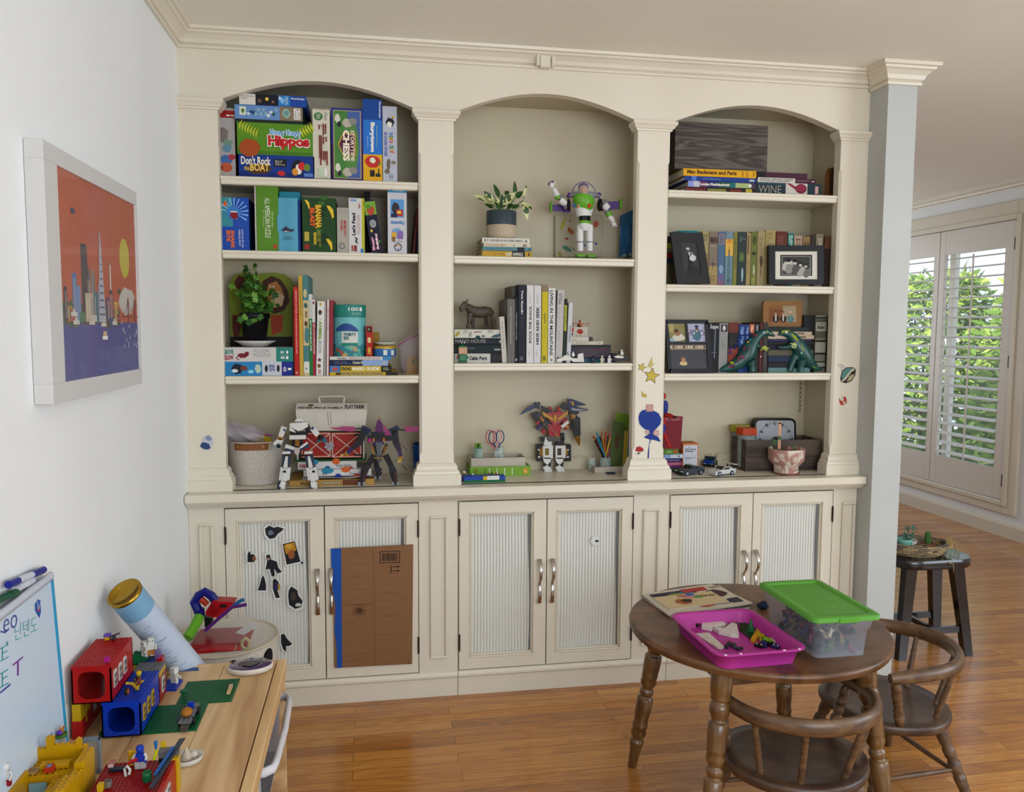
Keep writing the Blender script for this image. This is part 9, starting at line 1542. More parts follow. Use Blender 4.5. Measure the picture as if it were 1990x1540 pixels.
# toy basket behind the table
bc_=Vec((.19,-.425,0));RB,HB=.168,.44;MFA=noisy('felt_fabric','#BDB6AA','#CCC6BA',120,.9,bump=.2);MFI=noisy('felt_lining','#4E4436','#5C5040',90,.9)
t=thing('toy_basket','round cream fabric toy basket with a black eye patch behind the pine table','basket',bc_);m_=MB();m_.lathe([(RB*.92,.0005),(RB*.97,.02),(RB,HB)],MFA,48);m_.obj('fabric_body',t)
m_=MB();m_.lathe([(RB-.006,HB-.002),(RB*.94,.03),(.001,.012)],MFI,48);m_.obj('lining',t);m_=MB();m_.tube([(cos(2*pi*k/40)*(RB-.001),sin(2*pi*k/40)*(RB-.001),HB)for k in range(40)],.005,mat('#C4B9A4',.8),8,closed=True);m_.obj('rim',t)
for a_ in(-.5,-1.25):
 m_=MB();m_.grid(lambda s_,q_:((RB*.99+.002)*cos(a_+.30*(s_-.5)*math.sqrt(max(0,1-(q_*2-1)**2))*1.0),(RB*.99+.002)*sin(a_+.30*(s_-.5)*math.sqrt(max(0,1-(q_*2-1)**2))),HB-.075+.062*q_),8,12,mat('#17171A',.8));m_.obj('eye_patch',t)
def inb(name,label,cat):return thing(name,label,cat,bc_+Vec((0,0,.02)))
base=bc_+Vec((0,0,.30));z6=zoom(4.975,200,1100)
t=thing('toy_blaster','red toy blaster with dark blue handle and lime barrel sticking out of the basket','toy',base);q=lambda x,y,Y=-.42:PY(*z6(x,y),Y)-base;RDP,BLP,LMP=mat('#A8161E',.3),mat('#1A2078',.35),mat('#6AA82A',.4)
m_=MB();m_.tube([q(925,440),q(885,355),q(930,285),q(980,250),q(1050,290),q(1100,360)],[(.016,.014)]*6,BLP,8,smooth=False);m_.tube([q(925,420),q(945,500)],[.018,.015],BLP,8);m_.obj('handle',t)
m_=MB();m_.tube([q(945,320),q(1010,375)],[.010,.009],mat('#B5361E',.4),8);m_.obj('trigger',t)
m_=MB();m_.prism([q(1000,480,-.45),q(990,450,-.45),q(1060,345,-.45),q(1200,350,-.45),q(1275,355,-.45),q(1250,420,-.45),q(1160,500,-.45),q(1060,500,-.45)],(0,.05,0),RDP);m_.prism([q(1060,360,-.455),q(1085,400,-.455),q(1130,430,-.455),q(1100,480,-.455),q(1010,470,-.455)],(0,.006,0),mat('#8A1218',.3));m_.prism([q(1130,380,-.456),q(1195,382,-.456),q(1190,405,-.456),q(1132,402,-.456)],(0,.005,0),BLK);m_.obj('body',t)
m_=MB();m_.tube([q(935,490,-.43),q(880,600,-.46),q(815,700,-.49)],[(.019,.016)]*3,LMP,8,smooth=False);m_.obj('barrel',t);m_=MB();m_.prism([q(980,500),q(1055,505),q(1050,590),q(985,600)],(0,.03,0),mat('#15201A',.4));m_.obj('grip',t)
t=thing('toy_bin_lorry','big glossy red plastic toy filling the basket below the blaster','toy',base);m_=MB();m_.box(-.095,-.10,-.16,.085,.06,.155,mat('#8E1218',.25),.012);m_.tube([(-.12,-.10,.10),(-.09,-.115,.135),(.0,-.12,.15),(.07,-.11,.14)],.010,RDP,10);m_.obj('plastic_body',t)
t=thing('rubber_snake','pale cream coiled toy snake inside the clear bag in the basket','toy',base+Vec((.085,-.12,.04)));b2=t.location.copy();q=lambda x,y,Y=-.545:PY(*z6(x,y),Y)-b2;m_=MB();m_.tube([q(1295,760),q(1270,830),q(1285,900),q(1330,900),q(1375,850),q(1410,790),q(1415,730),q(1380,700),q(1345,730),q(1345,780),q(1385,800),q(1350,850),q(1320,830)],[.001,.003,.0045,.005,.0052,.0055,.0055,.0055,.0052,.005,.0045,.004,.004],mat('#B5A878',.5),10);m_.obj('snake_body',t)
b3=base+Vec((.05,-.14,.06));t=thing('zip_bag','clear zip bag with blue and magenta seal draped over the basket rim','plastic bag',b3);m_=MB();P=[PY(*z6(*p_),-.57)-b3 for p_ in((985,640),(1130,490),(1270,380),(1390,385),(1420,470),(1530,540),(1560,690),(1500,780),(1380,900),(1150,920),(1060,780))];c_=sum(P,Vec())/len(P);n_=len(P)
V=P+[c_+(p_-c_)*.6+Vec((0,-.035,0))for p_ in P]+[c_+Vec((0,-.04,0))];m_.add(V,[(i,(i+1)%n_,n_+(i+1)%n_,n_+i)for i in range(n_)]+[(n_+i,n_+(i+1)%n_,2*n_)for i in range(n_)],mat('#B9B4BC',.1,0,0,.10),True);m_.obj('bag_film',t)
m_=MB();m_.tube([PY(*z6(*p_),-.585)-b3 for p_ in((985,630),(1130,500),(1250,400),(1390,375))],[(.0025,.006)]*4,mat('#5A1E6A',.3),6,flat=(0,1,0));m_.tube([PY(*z6(*p_),-.58)-b3 for p_ in((1250,395),(1320,345),(1365,325))],[(.0025,.006)]*3,mat('#1E5A8A',.3),6,flat=(0,1,0));m_.obj('zipper',t)
t=thing('card_tag','white paper card inside the clear bag in the basket','card',b3+Vec((.04,.03,.0)));b4=t.location.copy();m_=MB();m_.prism([PY(*z6(*p_),-.55)-b4 for p_ in((1280,650),(1430,540),(1490,560),(1460,610),(1360,670))],(0,.001,0),mat('#B5B0AC',.6));m_.obj('card',t)
# bricks: two houses
U=.0075;z5=zoom(5.528,120,1200);Yh=-1.256
MRB,MBB,MGB,MYB,MWTB,MGYB=mat('#A81A1A',.28),mat('#123CA8',.28),mat('#12603A',.35),mat('#C4A01A',.3),mat('#C9C6C0',.3),mat('#6E7074',.35)
def windowpane(mb,x,y,z0,h,m,hole): # arched six-light window on a +X side
 w=h*.55;mb.prism([(x,y-w/2,z0),(x,y+w/2,z0),(x,y+w/2,z0+h*.85),(x,y+w*.28,z0+h),(x,y-w*.28,z0+h),(x,y-w/2,z0+h*.85)],(.0018,0,0),m)
 for a in(-.25,.25):
  for b_ in(.12,.50):mb.box(x+.0017,y+w*a*.84-w*.12,z0+h*b_,x+.0022,y+w*a*.84+w*.12,z0+h*(b_+.29),hole)
def house(label,x0,x1,z0,z1,y0,y1,m,wm,hole,ny):
 t=thing('brick_house',label,'building bricks',((x0+x1)/2,(y0+y1)/2,z0));b_=t.location.copy();X_=Matrix.Translation(-b_);w=.006
 n_=MB();n_.X=X_;n_.box(x0,y0,z0,x0+w*.5,y1,z1-.006,m);n_.box(x1-w*.5,y0,z0,x1,y1,z1-.006,m);n_.box(x0,y0,z0,x1,y1,z0+.0025,m)
 op=rrect(x0+.013,z0+.010,x1-.013,z1-.013,.018,6)
 for yy,s_ in((y0,1),(y1-.004,1)):
  outer=[(x0,z0),(x1,z0),(x1,z1-.006),(x0,z1-.006)];N_=len(op);ring=[]
  import itertools
  for i in range(N_):
   (a1,c1),(a2,c2)=op[i],op[(i+1)%N_]
   def ext(a,c):
    dx=(x0 if a<(x0+x1)/2 else x1);dz=(z0 if c<(z0+z1)/2 else z1-.006);return(dx,dz)
   e1,e2=ext(a1,c1),ext(a2,c2);P=[(a1,yy,c1),(a2,yy,c2),(e2[0],yy,e2[1]),(e1[0],yy,e1[1])]
   if e1==e2:P=P[:3]
   n_.prism(P[::-1],(0,.004,0),m)
 n_.obj('walls',t);n_=MB();n_.X=X_;n_.box(x0,y0,z1-.006,x1,y1,z1,m);nx=int(round((x1-x0)/U));nyy=int((y1-y0)/U)
 for i in range(nx):
  for j in range(nyy):n_.cyl((x0+(i+.5)*(x1-x0)/nx,y0+(j+.5)*(y1-y0)/nyy,z1),(x0+(i+.5)*(x1-x0)/nx,y0+(j+.5)*(y1-y0)/nyy,z1+.0017),U*.3,m,n=8)
 n_.obj('studded_roof',t)
 for k in range(ny):n_=MB();n_.X=X_;windowpane(n_,x1,y0+.028+k*.036,z0+(z1-z0)*.30,(z1-z0)*.46,wm,hole);n_.obj('window',t)
 return t
yr1=PX(*z5(757,218),.097).y;yb1=-1.094
house('red studded brick house with white windows perched above the blue one',.015,.097,.618,.703,Yh,yr1,MRB,MWTB,mat('#3A1414',.5),3)
house('royal blue studded brick house with yellow windows on the green plates',.074,.156,TZ+.0045,.617,Yh+.001,yb1,MBB,MYB,mat('#141E3A',.5),3)
t=thing('brick_wall','stepped yellow and red brick wall propping up the red brick house','building bricks',(.03,-1.15,TZ+.0045));b_=t.location.copy();n_=MB();n_.X=Matrix.Translation(-b_);ys=yr1
n_.box(.008,-1.244,TZ+.0005,.030,-1.222,TZ+.042,MRB,.0005);n_.box(.010,-1.246,TZ+.042,.028,-1.225,.6175,MYB,.0005)
for k in range(9):
 for r_ in range(4):n_.box(.014,-1.222+k*.022,TZ+.0005+.0212*r_,.026,-1.222+k*.022+.0215,TZ+.0005+.0212*(r_+1)-.0003,[MRB,MRB,MYB,MBB,MWTB,MRB,MYB][(k*3+r_*2+(r_>1)*2)%7]if r_ else MRB,.0004)
n_.obj('bricks',t)
t=thing('brick_house','red and yellow brick section with a white window at the back of the blue house','building bricks',(.115,-1.065,TZ+.0045));b_=t.location.copy();n_=MB();n_.X=Matrix.Translation(-b_);n_.box(.074,-1.0935,TZ+.0045,.157,-1.036,.598,mat('#8E1A1A',.3),.0005);n_.obj('red_walls',t);n_=MB();n_.X=Matrix.Translation(-b_);n_.box(.074,-1.0935,.598,.157,-1.036,.611,MYB,.0005);n_.obj('yellow_course',t)
n_=MB();n_.X=Matrix.Translation(-b_);n_.box(.095,-1.092,.611,.157,-1.036,.6165,MGYB)
for i in range(8):
 for j in range(7):n_.cyl((.099+i*.0075,-1.088+j*.0075,.6165),(.099+i*.0075,-1.088+j*.0075,.618),.0023,MGYB,n=8)
n_.obj('grey_roof',t);n_=MB();n_.X=Matrix.Translation(-b_);windowpane(n_,.157,-1.064,.552,.040,MWTB,mat('#2A1414'));n_.obj('window',t)
# green plates
for lab,pts in(('green studded baseplate farther along the pine table',[(.196,-1.108),(.326,-1.108),(.326,-.978),(.196,-.978)]),('green studded baseplate under the blue brick house',[(.06,-1.246),(.272,-1.246),(.272,-1.1085),(.06,-1.1085)])):
 c=Vec((sum(p_[0]for p_ in pts)/4,sum(p_[1]for p_ in pts)/4,TZ+.0004));t=thing('brick_baseplate',lab,'building bricks',c);n_=MB();n_.X=Matrix.Translation(-c);n_.box(pts[0][0],pts[0][1],TZ+.0004,pts[2][0],pts[2][1],TZ+.0034,MGB,.0003)
 x=pts[0][0]+.004
 while x<pts[2][0]-.002:
  y=pts[0][1]+.004
  while y<pts[2][1]-.002:
   if not(.076<x<.154 and y<-1.09):n_.cyl((x,y,TZ+.0034),(x,y,TZ+.0048),.0023,MGB,n=6)
   y+=.0078
  x+=.0078
 n_.obj('plate',t)
p=Vec((.313,-1.055,TZ+.005));t=thing('toy_brick','long cream brick with red stripes standing on the farther green plate','building brick',p);n_=MB();n_.box(-.004,-.022,0,.004,.022,.008,mat('#C4A878',.5),.0006);n_.obj('brick_body',t);n_=MB();[n_.box(-.0042,.004+.005*k,.0078,.0042,.0065+.005*k,.0084,mat('#A83A34'))for k in range(3)];n_.box(-.0043,.003,.0079,.0043,.021,.0081,WHT);n_.obj('striped_label',t)
t=thing('painters_tape','flat piece of blue tape at the back edge of the pine table','tape',Vec((.235,-.895,TZ+.0003)));P=[PZ(*z5(*p_),TZ)-Vec((.235,-.895,TZ))for p_ in((1240,588),(1285,543),(1470,543),(1475,577))];n_=MB();n_.prism(P[::-1]if(P[1]-P[0]).cross(P[2]-P[1]).z<0 else P,(0,0,.0004),mat('#3E6290',.6));n_.obj('strip',t)
# painted clay oval
pc=Vec((.345,-.925,TZ+.0004));t=thing('painted_clay_dish','oval white clay plaque glazed deep purple on the far corner of the pine table','craft',pc,(0,0,.1));n_=MB();n_.lathe([(.046,0),(.056,.004),(.059,.012),(.057,.017),(.052,.018)],noisy('rough_clay','#C4B8A8','#D4C9BA',40,.8,bump=.6),36,sq=.72,caps=False);n_.obj('clay',t)
n_=MB();n_.lathe([(.0555,.0172),(.053,.0195),(.030,.0188),(.001,.0190)],noisy('purple_glaze','#1E1030','#3E1E58',30,.12,coat=1),36,sq=.72,caps=False);n_.add([Vec(p_)+Vec((0,0,.0205))for p_ in((-.02,-.012,0),(0,-.02,0),(.018,-.010,0),(.026,.006,0),(.006,.012,0),(-.018,.010,0))],[(0,1,2,3,4,5)],mat('#0E1418',.08,coat=1));n_.obj('glaze',t)
# grey hauler
t=thing('brick_vehicle','grey brick flatbed hauler with an orange boulder on the nearer green plate','toy vehicle',Vec((.245,-1.19,TZ+.005)),(0,0,radians(0)));n_=MB();n_.box(-.014,-.052,.012,.014,.045,.016,MGYB,.0004)
for i in range(3):
 for j in range(12):n_.cyl((-.0085+i*.0085,-.047+j*.0078,.016),(-.0085+i*.0085,-.047+j*.0078,.0175),.0023,MGYB,n=6)
n_.obj('flatbed',t);n_=MB();n_.box(-.012,-.045,.004,.012,.04,.012,mat('#3A3B3E',.4));n_.obj('chassis',t)
for y_ in(-.03,.02):n_=MB();n_.cyl((-.018,y_,.008),(.018,y_,.008),.0085,mat('#1A1A1C',.5),n=14);n_.obj('wheels',t)
n_=MB();n_.sphere((-.002,-.018,.024),(.014,.018,.010),mat('#A86E24',.5),7,4);n_.obj('boulder',t);n_=MB();n_.box(-.008,.018,.0165,.006,.024,.030,MBB,.001);n_.obj('blue_panel',t);n_=MB();n_.box(-.008,-.066,.0,.010,-.050,.012,mat('#4A4440',.4),.002);n_.obj('hitch',t)
# motorbike on the blue house roof
base=Vec((.128,-1.215,.6195));t=thing('brick_motorbike','yellow brick-built motorbike with rider on the blue house roof','toy vehicle',base);q=lambda x,y:PX(*z5(x,y),.135)-base
n_=MB();n_.tube([q(700,710),q(760,715),q(800,770),q(850,775),q(955,730)],[.0028,.0035,.0038,.0035,.0032],MYB,8);n_.tube([q(800,770),q(850,700),q(925,655)],[.003,.0028,.0025],MYB,8);n_.tube([q(870,690),q(905,745)],.0022,MYB,8);n_.obj('frame',t)
for(x_,y_),c in(((697,800),'#B5561E'),((935,740),'#1A1A1C')):n_=MB();c_=q(x_,y_);n_.cyl(c_+Vec((-.003,0,0)),c_+Vec((.003,0,0)),.0078,mat('#1C1C1E',.5),n=18);n_.cyl(c_+Vec((.003,0,0)),c_+Vec((.0034,0,0)),.0062,mat(c,.4),n=14);n_.obj('wheel',t)
minifig('brick_figure','tiny yellow-helmeted rider in brown on the yellow motorbike',base+q(830,690)+Vec((.0,0,-.006)),1.0,'#6A2A14',head='#8AA81E',hat='#C4A01A',sit=True,rz=-1.2)
# rear cluster behind the houses
t=thing('brick_model','green and blue-grey brick clump with a blue basin behind the red house','building bricks',Vec((.10,-1.00,TZ+.0005)));b_=t.location.copy();q=lambda x,y,Y=-1.02:PY(*z5(x,y),Y)-b_
n_=MB();n_.box(-.045,-.020,0,.030,.03,q(900,500).z,mat('#2E3C50',.35),.001);n_.obj('grey_base',t);n_=MB();a_,c_=q(770,490),q(850,385);n_.box(a_.x,-.035,a_.z,c_.x,.0,c_.z,MGB,.001);a_,c_=q(850,450),q(925,390);n_.box(a_.x,-.03,a_.z-.002,c_.x,.0,c_.z,MGB,.001);[n_.cyl((q(785+k*22,400).x,-.018,q(785,385).z),(q(785+k*22,400).x,-.018,q(785,385).z+.003),.0025,MGB,n=8)for k in range(6)];n_.obj('green_bricks',t);n_=MB();a_,c_=q(915,510),q(1010,455);n_.box(a_.x,-.040,a_.z,c_.x,-.012,c_.z,mat('#12348A',.25),.001);n_.obj('blue_basin',t);n_=MB();a_,c_=q(1030,500),q(1090,420);n_.box(a_.x,-.03,0,c_.x,-.008,c_.z,MRB,.001);n_.obj('red_brick',t)
minifig('brick_figure','white block-headed skeleton figure standing highest behind the houses',b_+q(972,385)+Vec((0,-.01,0)),1.15,'#C9C6C0',legs='#A86A1E',head='#D2D0CA',face=BLK,boxhead=True,rz=.3)
minifig('brick_figure','white block-headed skeleton figure leaning left of the tallest one',b_+q(905,400)+Vec((0,-.012,0)),1.05,'#BDB9B2',head='#C4C2BC',face=BLK,boxhead=True,rz=-.6)
t3=minifig('brick_figure','white block-headed skeleton archer on the pine table behind the grey roof',Vec((.165,-.985,TZ+.0005)),1.25,'#C9C6C0',head='#D2D0CA',boxhead=True,rz=2.6)
n_=MB();n_.tube([(.012+.012*cos(a)*0+.010*sin(a+1.57),.004,.012+.016*sin(a))for a in[-1.4+.28*k for k in range(11)]],.0012,mat('#5A2A1A'),6);n_.obj('bow',t3)
t=thing('spoked_ring','violet spoked ring piece beside the tallest skeleton figure','building brick',b_+q(1045,370)+Vec((0,-.012,0)));n_=MB();n_.tube([(.007*cos(2*pi*k/18),0,.0125*sin(2*pi*k/18))for k in range(18)],.0011,mat('#7A52A8',.3,0,0,.9),6,closed=True);[n_.tube([(0,0,0),(.007*cos(a),0,.0125*sin(a))],.0008,mat('#7A52A8',.3,0,0,.9),5)for a in(.5,2.4,3.9,5.5)];n_.obj('ring',t)
t=thing('brick_baseplate','blue brick plate with a green toadstool piece beside the archer','building bricks',Vec((.197,-1.075,TZ+.0005)));b_=t.location.copy();P=[PZ(*z5(*p_),TZ)-b_ for p_ in((1120,800),(1230,797),(1302,690),(1215,680),(1130,690))];P=[Vec((p_.x,p_.y,0))for p_ in P];n_=MB();n_.prism(P if(P[1]-P[0]).cross(P[2]-P[1]).z>0 else P[::-1],(0,0,.005),MBB);[n_.cyl(P[0].lerp(P[2],.2+.15*k)+Vec((0,0,.005)),P[0].lerp(P[2],.2+.15*k)+Vec((0,0,.0068)),.0024,MBB,n=8)for k in range(5)];n_.obj('plate',t);n_=MB();n_.cyl((.008,.008,.005),(.008,.008,.016),.003,MGB,n=10);n_.box(.0,.0,.014,.017,.016,.020,MGB,.002);n_.obj('toadstool',t)
# on the red roof
t=thing('brick_turret','small purple and grey brick turret with a dark barrel on the red roof','building bricks',Vec((.050,yr1-.012,.7052)));n_=MB();n_.box(-.010,-.006,0,.0,.006,.008,MYB,.0005);n_.box(-.012,-.007,.008,.002,.007,.014,mat('#6A4AA8',.3),.0005);n_.obj('base',t);n_=MB();n_.cyl((.006,0,.004),(.012,0,.004),.007,mat('#3A3434',.5),n=14);n_.tube([(.0,0,.006),(.022,0,.014)],.002,mat('#3A2430'),6);n_.obj('barrel',t)
t=thing('toy_brick','translucent magenta brick standing at the front of the red roof','building brick',Vec((.086,-1.243,.7052)));n_=MB();n_.box(-.006,-.004,0,.006,.004,.011,mat('#A81A7A',.2,0,0,.85),.001);n_.cyl((-.003,0,.011),(-.003,0,.0128),.0024,mat('#A81A7A'),n=8);n_.cyl((.003,0,.011),(.003,0,.0128),.0024,mat('#A81A7A'),n=8);n_.obj('brick_body',t)
# yellow fort
yF=-1.42;base=Vec((.06,-1.50,TZ+.0005));t=thing('brick_fort','large yellow brick-built fort in the near left corner of the pine table','building bricks',base);X_=Matrix.Translation(-base);MYF=mat('#BE920E',.3)
def blk(n_,x0,y0,z0,x1,y1,z1,m,st=True):
 n_.box(x0,y0,z0,x1,y1,z1,m,.0004)
 if st:
  nx,ny=max(1,int((x1-x0)/.0078)),max(1,int((y1-y0)/.0078))
  for i in range(nx):
   for j in range(ny):n_.cyl((x0+(i+.5)*(x1-x0)/nx,y0+(j+.5)*(y1-y0)/ny,z1),(x0+(i+.5)*(x1-x0)/nx,y0+(j+.5)*(y1-y0)/ny,z1+.0017),.0024,m,n=8)
zb0=TZ+.0005;n_=MB();n_.X=X_
for a,b_,zt_ in((.002,.028,.606),(.028,.040,.622),(.040,.074,.610),(.074,.083,.616),(.083,.092,.606)):blk(n_,a,yF-.008,zb0,b_,yF,zt_,MYF)
n_.obj('back_wall',t);n_=MB();n_.X=X_
for a,b_,zt_ in((-1.476,-1.4285,.604),(-1.515,-1.476,.596),(-1.56,-1.515,.606),(-1.61,-1.56,.592)):blk(n_,.088,a,zb0,.104,b_-.0003,zt_,MYF)
n_.obj('side_wall',t);n_=MB();n_.X=X_;blk(n_,.002,-1.475,zb0,.0875,-1.4285,.590,MYF);blk(n_,.030,-1.462,.592,.075,-1.447,.598,MYF);blk(n_,.058,-1.515,.560,.0875,-1.4755,.587,MYF);blk(n_,.070,-1.56,.55,.0875,-1.5155,.578,MYF);n_.obj('stepped_deck',t)
n_=MB();n_.X=X_;n_.box(.004,-1.56,zb0,.020,-1.476,.600,MYF,.0005);n_.box(.020,-1.4790,zb0,.058,-1.4755,.556,mat('#8A6A0E',.4));n_.obj('front_wall',t);n_=MB();n_.X=X_;n_.box(.022,-1.483,.545,.048,-1.4795,.583,mat('#7FA8B0',.15,0,0,.7));n_.obj('window',t)
n_=MB();n_.X=X_;n_.box(.004,-1.560,.6005,.012,-1.46,.606,mat('#C4C41A',.3),.001);n_.obj('lime_plate',t)
t.location=(.084,-1.575,TZ+.0005);t.scale=(1.15,1.2,1.42)
def fx(x,y,z_):return Vec((.084+1.15*(x-.06),-1.575+1.2*(y+1.5),TZ+.0005+1.42*(z_-TZ-.0005)+.002))
t=thing('toy_brick','red sloped brick with a blue printed top on the yellow fort','building brick',fx(.048,-1.468,.592));n_=MB();n_.frustum((0,0,0),.009,.009,(0,0,.009),.006,.008,mat('#B5341A',.3));n_.obj('brick_body',t);n_=MB();n_.box(-.004,-.005,.009,.004,.005,.0095,mat('#6A86A8'));n_.obj('printed_top',t)
t=thing('toy_brick','brown printed tile lying left of the red sloped brick on the fort','building brick',fx(.022,-1.468,.592));n_=MB();n_.box(-.010,-.010,0,.010,.010,.003,mat('#A88458',.5),.0004);[n_.box(-.007,-.007+.005*k,.003,.007,-.0055+.005*k,.0032,mat('#5A3A24'))for k in range(3)];n_.obj('tile',t)
minifig('brick_figure','white capped figure with dark red legs at the left edge of the yellow fort',fx(.012,-1.535,.606),1.1,'#C9C6C4',legs='#8A1420',head='#D2D0CE',hat='#D2D0CE')
t=thing('brick_doorway','grey brick doorway with smoky glass standing at the fort corner','building bricks',Vec((.098,-1.395,TZ+.0005)));n_=MB();w,h_=.017,.075
for a in((-w,-.006,0,-w+.003,.006,h_),(w-.003,-.006,0,w,.006,h_),(-w,-.006,0,w,.006,.003),(-w,-.006,h_-.004,w,.006,h_)):n_.box(*a,mat('#7C8890',.35),.0004)
[n_.cyl((-w+.005+k*.008,0,h_),(-w+.005+k*.008,0,h_+.0017),.0024,mat('#7C8890'),n=8)for k in range(4)];n_.obj('frame',t);n_=MB();n_.box(-w+.003,-.001,.003,w-.003,.001,h_-.004,mat('#9AA4A4',.1,0,0,.45));n_.obj('glass',t);n_=MB();n_.box(-w+.007,-.0016,h_*.62,-w+.013,-.001,h_*.72,mat('#3A8AB0'));n_.obj('blue_label',t)
t=thing('brick_model','white chair-like brick piece with a green dish, purple orb and orange flame','building bricks',Vec((.040,-1.385,.0)+Vec((0,0,0)))if 0 else Vec((.040,-1.398,TZ+.0005)));n_=MB();n_.box(-.008,-.006,0,.008,.006,.070,mat('#C4C2BC',.35),.001);n_.box(-.010,.002,.062,.010,.006,.078,mat('#C4C2BC',.35),.001);n_.obj('white_seat',t);n_=MB();n_.lathe([(.004,.080),(.012,.084),(.014,.089),(.001,.086)],mat('#4F7A1E',.3),18);n_.obj('green_dish',t);n_=MB();n_.sphere((0,-.002,.093),.0058,mat('#6A3AA8',.2),12,8);n_.obj('purple_orb',t);n_=MB();n_.tube([(.004,0,.094),(.007,0,.104),(.012,0,.108)],[.003,.002,.0006],mat('#C47A1A',.3),8);n_.tube([(.0,0,.096),(.0,0,.107)],[.003,.0006],mat('#C47A1A',.3),8);n_.obj('flame',t)
# red deck model at the near edge
base=Vec((.225,-1.55,TZ+.0005));t=thing('brick_ship','red-decked brick ship with a white-windowed side at the near edge of the pine table','building bricks',base);X_=Matrix.Translation(-base);zd=.590
n_=MB();n_.X=X_;blk(n_,.150,-1.62,zd-.005,.285,-1.475,zd,mat('#8E1818',.3));n_.obj('red_deck',t);n_=MB();n_.X=X_;n_.box(.152,-1.618,zb0,.283,-1.61,zd-.005,MRB);n_.box(.152,-1.49,zb0,.283,-1.478,zd-.005,MYF);n_.obj('supports',t)
n_=MB();n_.X=X_;n_.box(.278,-1.62,zb0,.286,-1.50,zd+.010,MRB,.0005);n_.obj('side_wall',t);n_=MB();n_.X=X_;windowpane(n_,.2862,-1.585,.552,.036,MWTB,mat('#2A1414'));windowpane(n_,.2862,-1.562,.552,.036,MWTB,mat('#2A1414'));n_.obj('window',t);n_=MB();n_.X=X_;n_.box(.277,-1.50,zb0,.290,-1.478,zd+.014,MYB,.0005);n_.obj('yellow_post',t)
n_=MB();n_.X=X_;n_.prism([(.262,-1.60,zd+.012),(.270,-1.60,zd+.012),(.296,-1.46,zd+.032),(.284,-1.46,zd+.030)],(0,0,.003),mat('#3A3F4A',.35));n_.prism([(.262,-1.57,zd+.0205),(.268,-1.57,zd+.0205),(.284,-1.49,zd+.0325),(.277,-1.49,zd+.0315)],(0,0,.002),mat('#1E5A9A',.3));n_.obj('grey_wing',t)
t=thing('brick_model','grey brick block with lime and blue rods on the red deck','building bricks',Vec((.258,-1.485,zd+.0019)));n_=MB();n_.box(-.006,-.008,.010,.016,.006,.026,mat('#6A6C6E',.35),.0005);n_.box(.020,-.004,.012,.032,.006,.024,mat('#6A6C6E',.35),.0005);n_.box(-.006,-.006,0,.004,.004,.010,mat('#1A1A1C'));n_.obj('grey_bricks',t);n_=MB();n_.tube([(-.014,-.01,.010),(-.008,-.008,.028)],.003,mat('#C4C81A',.3),8);n_.obj('lime_rod',t);n_=MB();n_.tube([(-.012,0,.026),(-.012,0,.042)],[.002,.004],mat('#1E6AA8',.3),8);n_.obj('blue_cone',t);n_=MB();n_.box(-.004,.004,.026,.006,.008,.038,MYB,.0005);n_.obj('yellow_seat',t)
minifig('brick_figure','blue and white figure seated on the red deck beside the yellow panel',Vec((.222,-1.505,zd+.0019)),1.25,'#1E3AA0',legs='#B9B6B4',head='#1E3AA0',hat='#1E3AA0',armc='#C4C2C0')
t=thing('toy_brick','upright yellow panel piece left of the blue figure on the red deck','building brick',Vec((.203,-1.49,zd+.0019)));n_=MB();n_.box(-.007,-.003,0,.007,.003,.030,mat('#C4941A',.3),.001);n_.obj('panel',t)
t=thing('toy_horn','red curved horn piece crossing a white hook on the red deck','building brick',Vec((.208,-1.52,zd+.0019)));n_=MB();n_.tube([(-.010,0,.014),(.0,0,.022),(.012,0,.026)],[.001,.0035,.004],MRB,8);n_.obj('red_horn',t);n_=MB();n_.tube([(-.006,-.01,.0),(-.008,-.01,.014),(-.003,-.01,.020),(.002,-.01,.012),(.0,-.01,.003)],.0026,MWTB,8);n_.obj('white_hook',t)
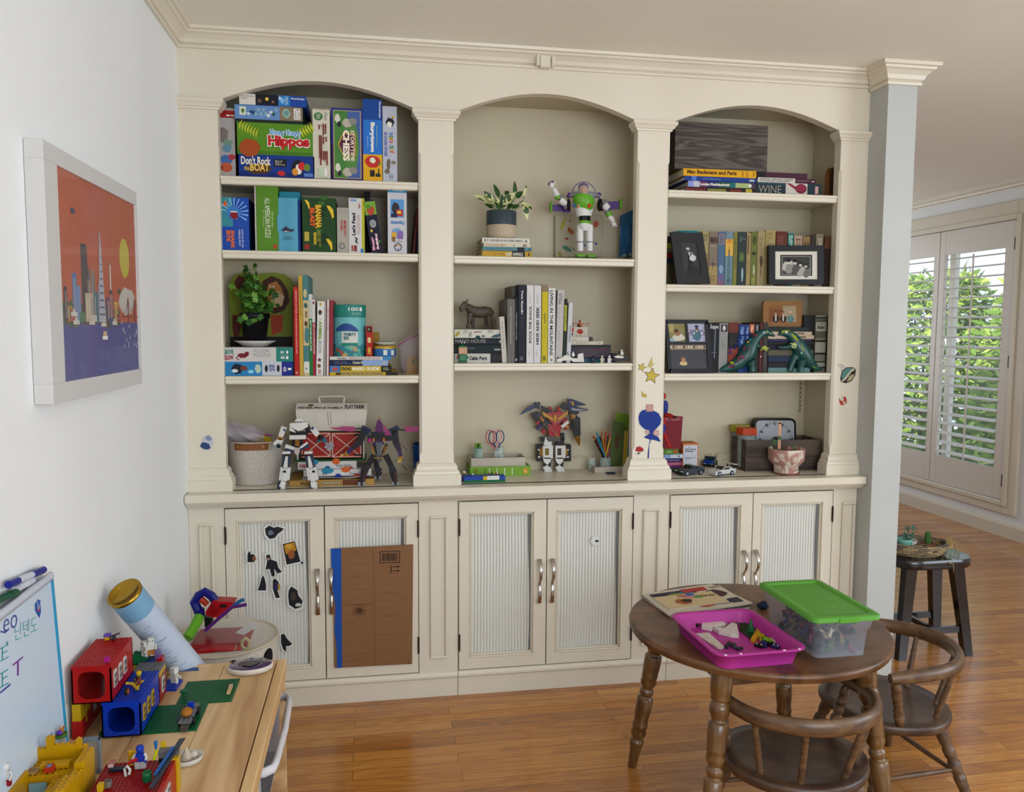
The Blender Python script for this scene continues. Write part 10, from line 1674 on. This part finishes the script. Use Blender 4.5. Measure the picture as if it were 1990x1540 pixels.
t=thing('toy_barrel','small dark green open barrel on the red deck','building brick',Vec((.247,-1.555,zd+.0019)));n_=MB();n_.lathe([(.007,0),(.0085,.005),(.0085,.013),(.0075,.019),(.006,.019),(.006,.004),(.001,.004)],MGB,16);n_.obj('barrel_body',t)
t=thing('toy_brick','stack of pink-striped white and navy bricks at the left end of the red deck','building brick',Vec((.178,-1.50,zd+.0019)));n_=MB();n_.box(-.012,-.012,0,.020,.0,.005,mat('#1E2638',.3),.0004);n_.box(-.016,-.004,.005,-.006,.014,.012,mat('#C4A8A4',.3),.0004);[n_.box(-.0162,-.002+.006*k,.006,-.0058,.001+.006*k,.0122,mat('#A8342E'))for k in range(3)];n_.obj('bricks',t)
t=thing('toy_brick','short yellow brick beside a grey drum on the near left of the red deck','building brick',Vec((.172,-1.575,zd+.0019)));n_=MB();n_.box(-.006,-.006,0,.004,.006,.014,MYB,.0005);n_.obj('brick_body',t);n_=MB();n_.lathe([(.007,0),(.007,.012),(.005,.012),(.005,.003),(.001,.003)],mat('#6A6258',.4),14);o_=n_.obj('grey_drum',t);o_.location=(.008,.012,0)
t=thing('toy_leaf','orange-brown leaf piece lying on the pine table behind the red deck','building brick',Vec((.190,-1.435,TZ+.0005)));n_=MB();n_.tube([(0,0,.002),(.004,0,.014),(.0,0,.026),(-.003,0,.034)],[.004,.007,.005,.001],mat('#8A4A1A',.3,0,0,.85),8);n_.obj('leaf',t)
# shell dish
ps=PZ(358,1497,TZ);t=thing('clay_shell_dish','white hand-made clay bowl with a spiral shell in it on the pine table','craft',(ps.x-.001,ps.y+.028,TZ+.0005),(0,0,.25));n_=MB();n_.lathe([(.020,0),(.030,.004),(.034,.014),(.032,.015),(.026,.008),(.001,.006)],mat('#C9C2B9',.6),30,sq=.85);n_.obj('bowl',t);n_=MB()
prof=[(.001,.034),(.003,.030),(.0045,.027),(.004,.0262),(.0075,.022),(.007,.0208),(.011,.015),(.0100,.0138),(.013,.009),(.009,.005)][::-1];n_.lathe(prof,mat('#C4B6A2',.5),16);n_.sphere((.014,.004,.012),(.009,.008,.009),mat('#C9BDAC',.5),10,7);n_.sphere((-.013,.006,.010),(.008,.007,.006),mat('#BFB09A',.5),10,7);n_.obj('spiral_shell',t)
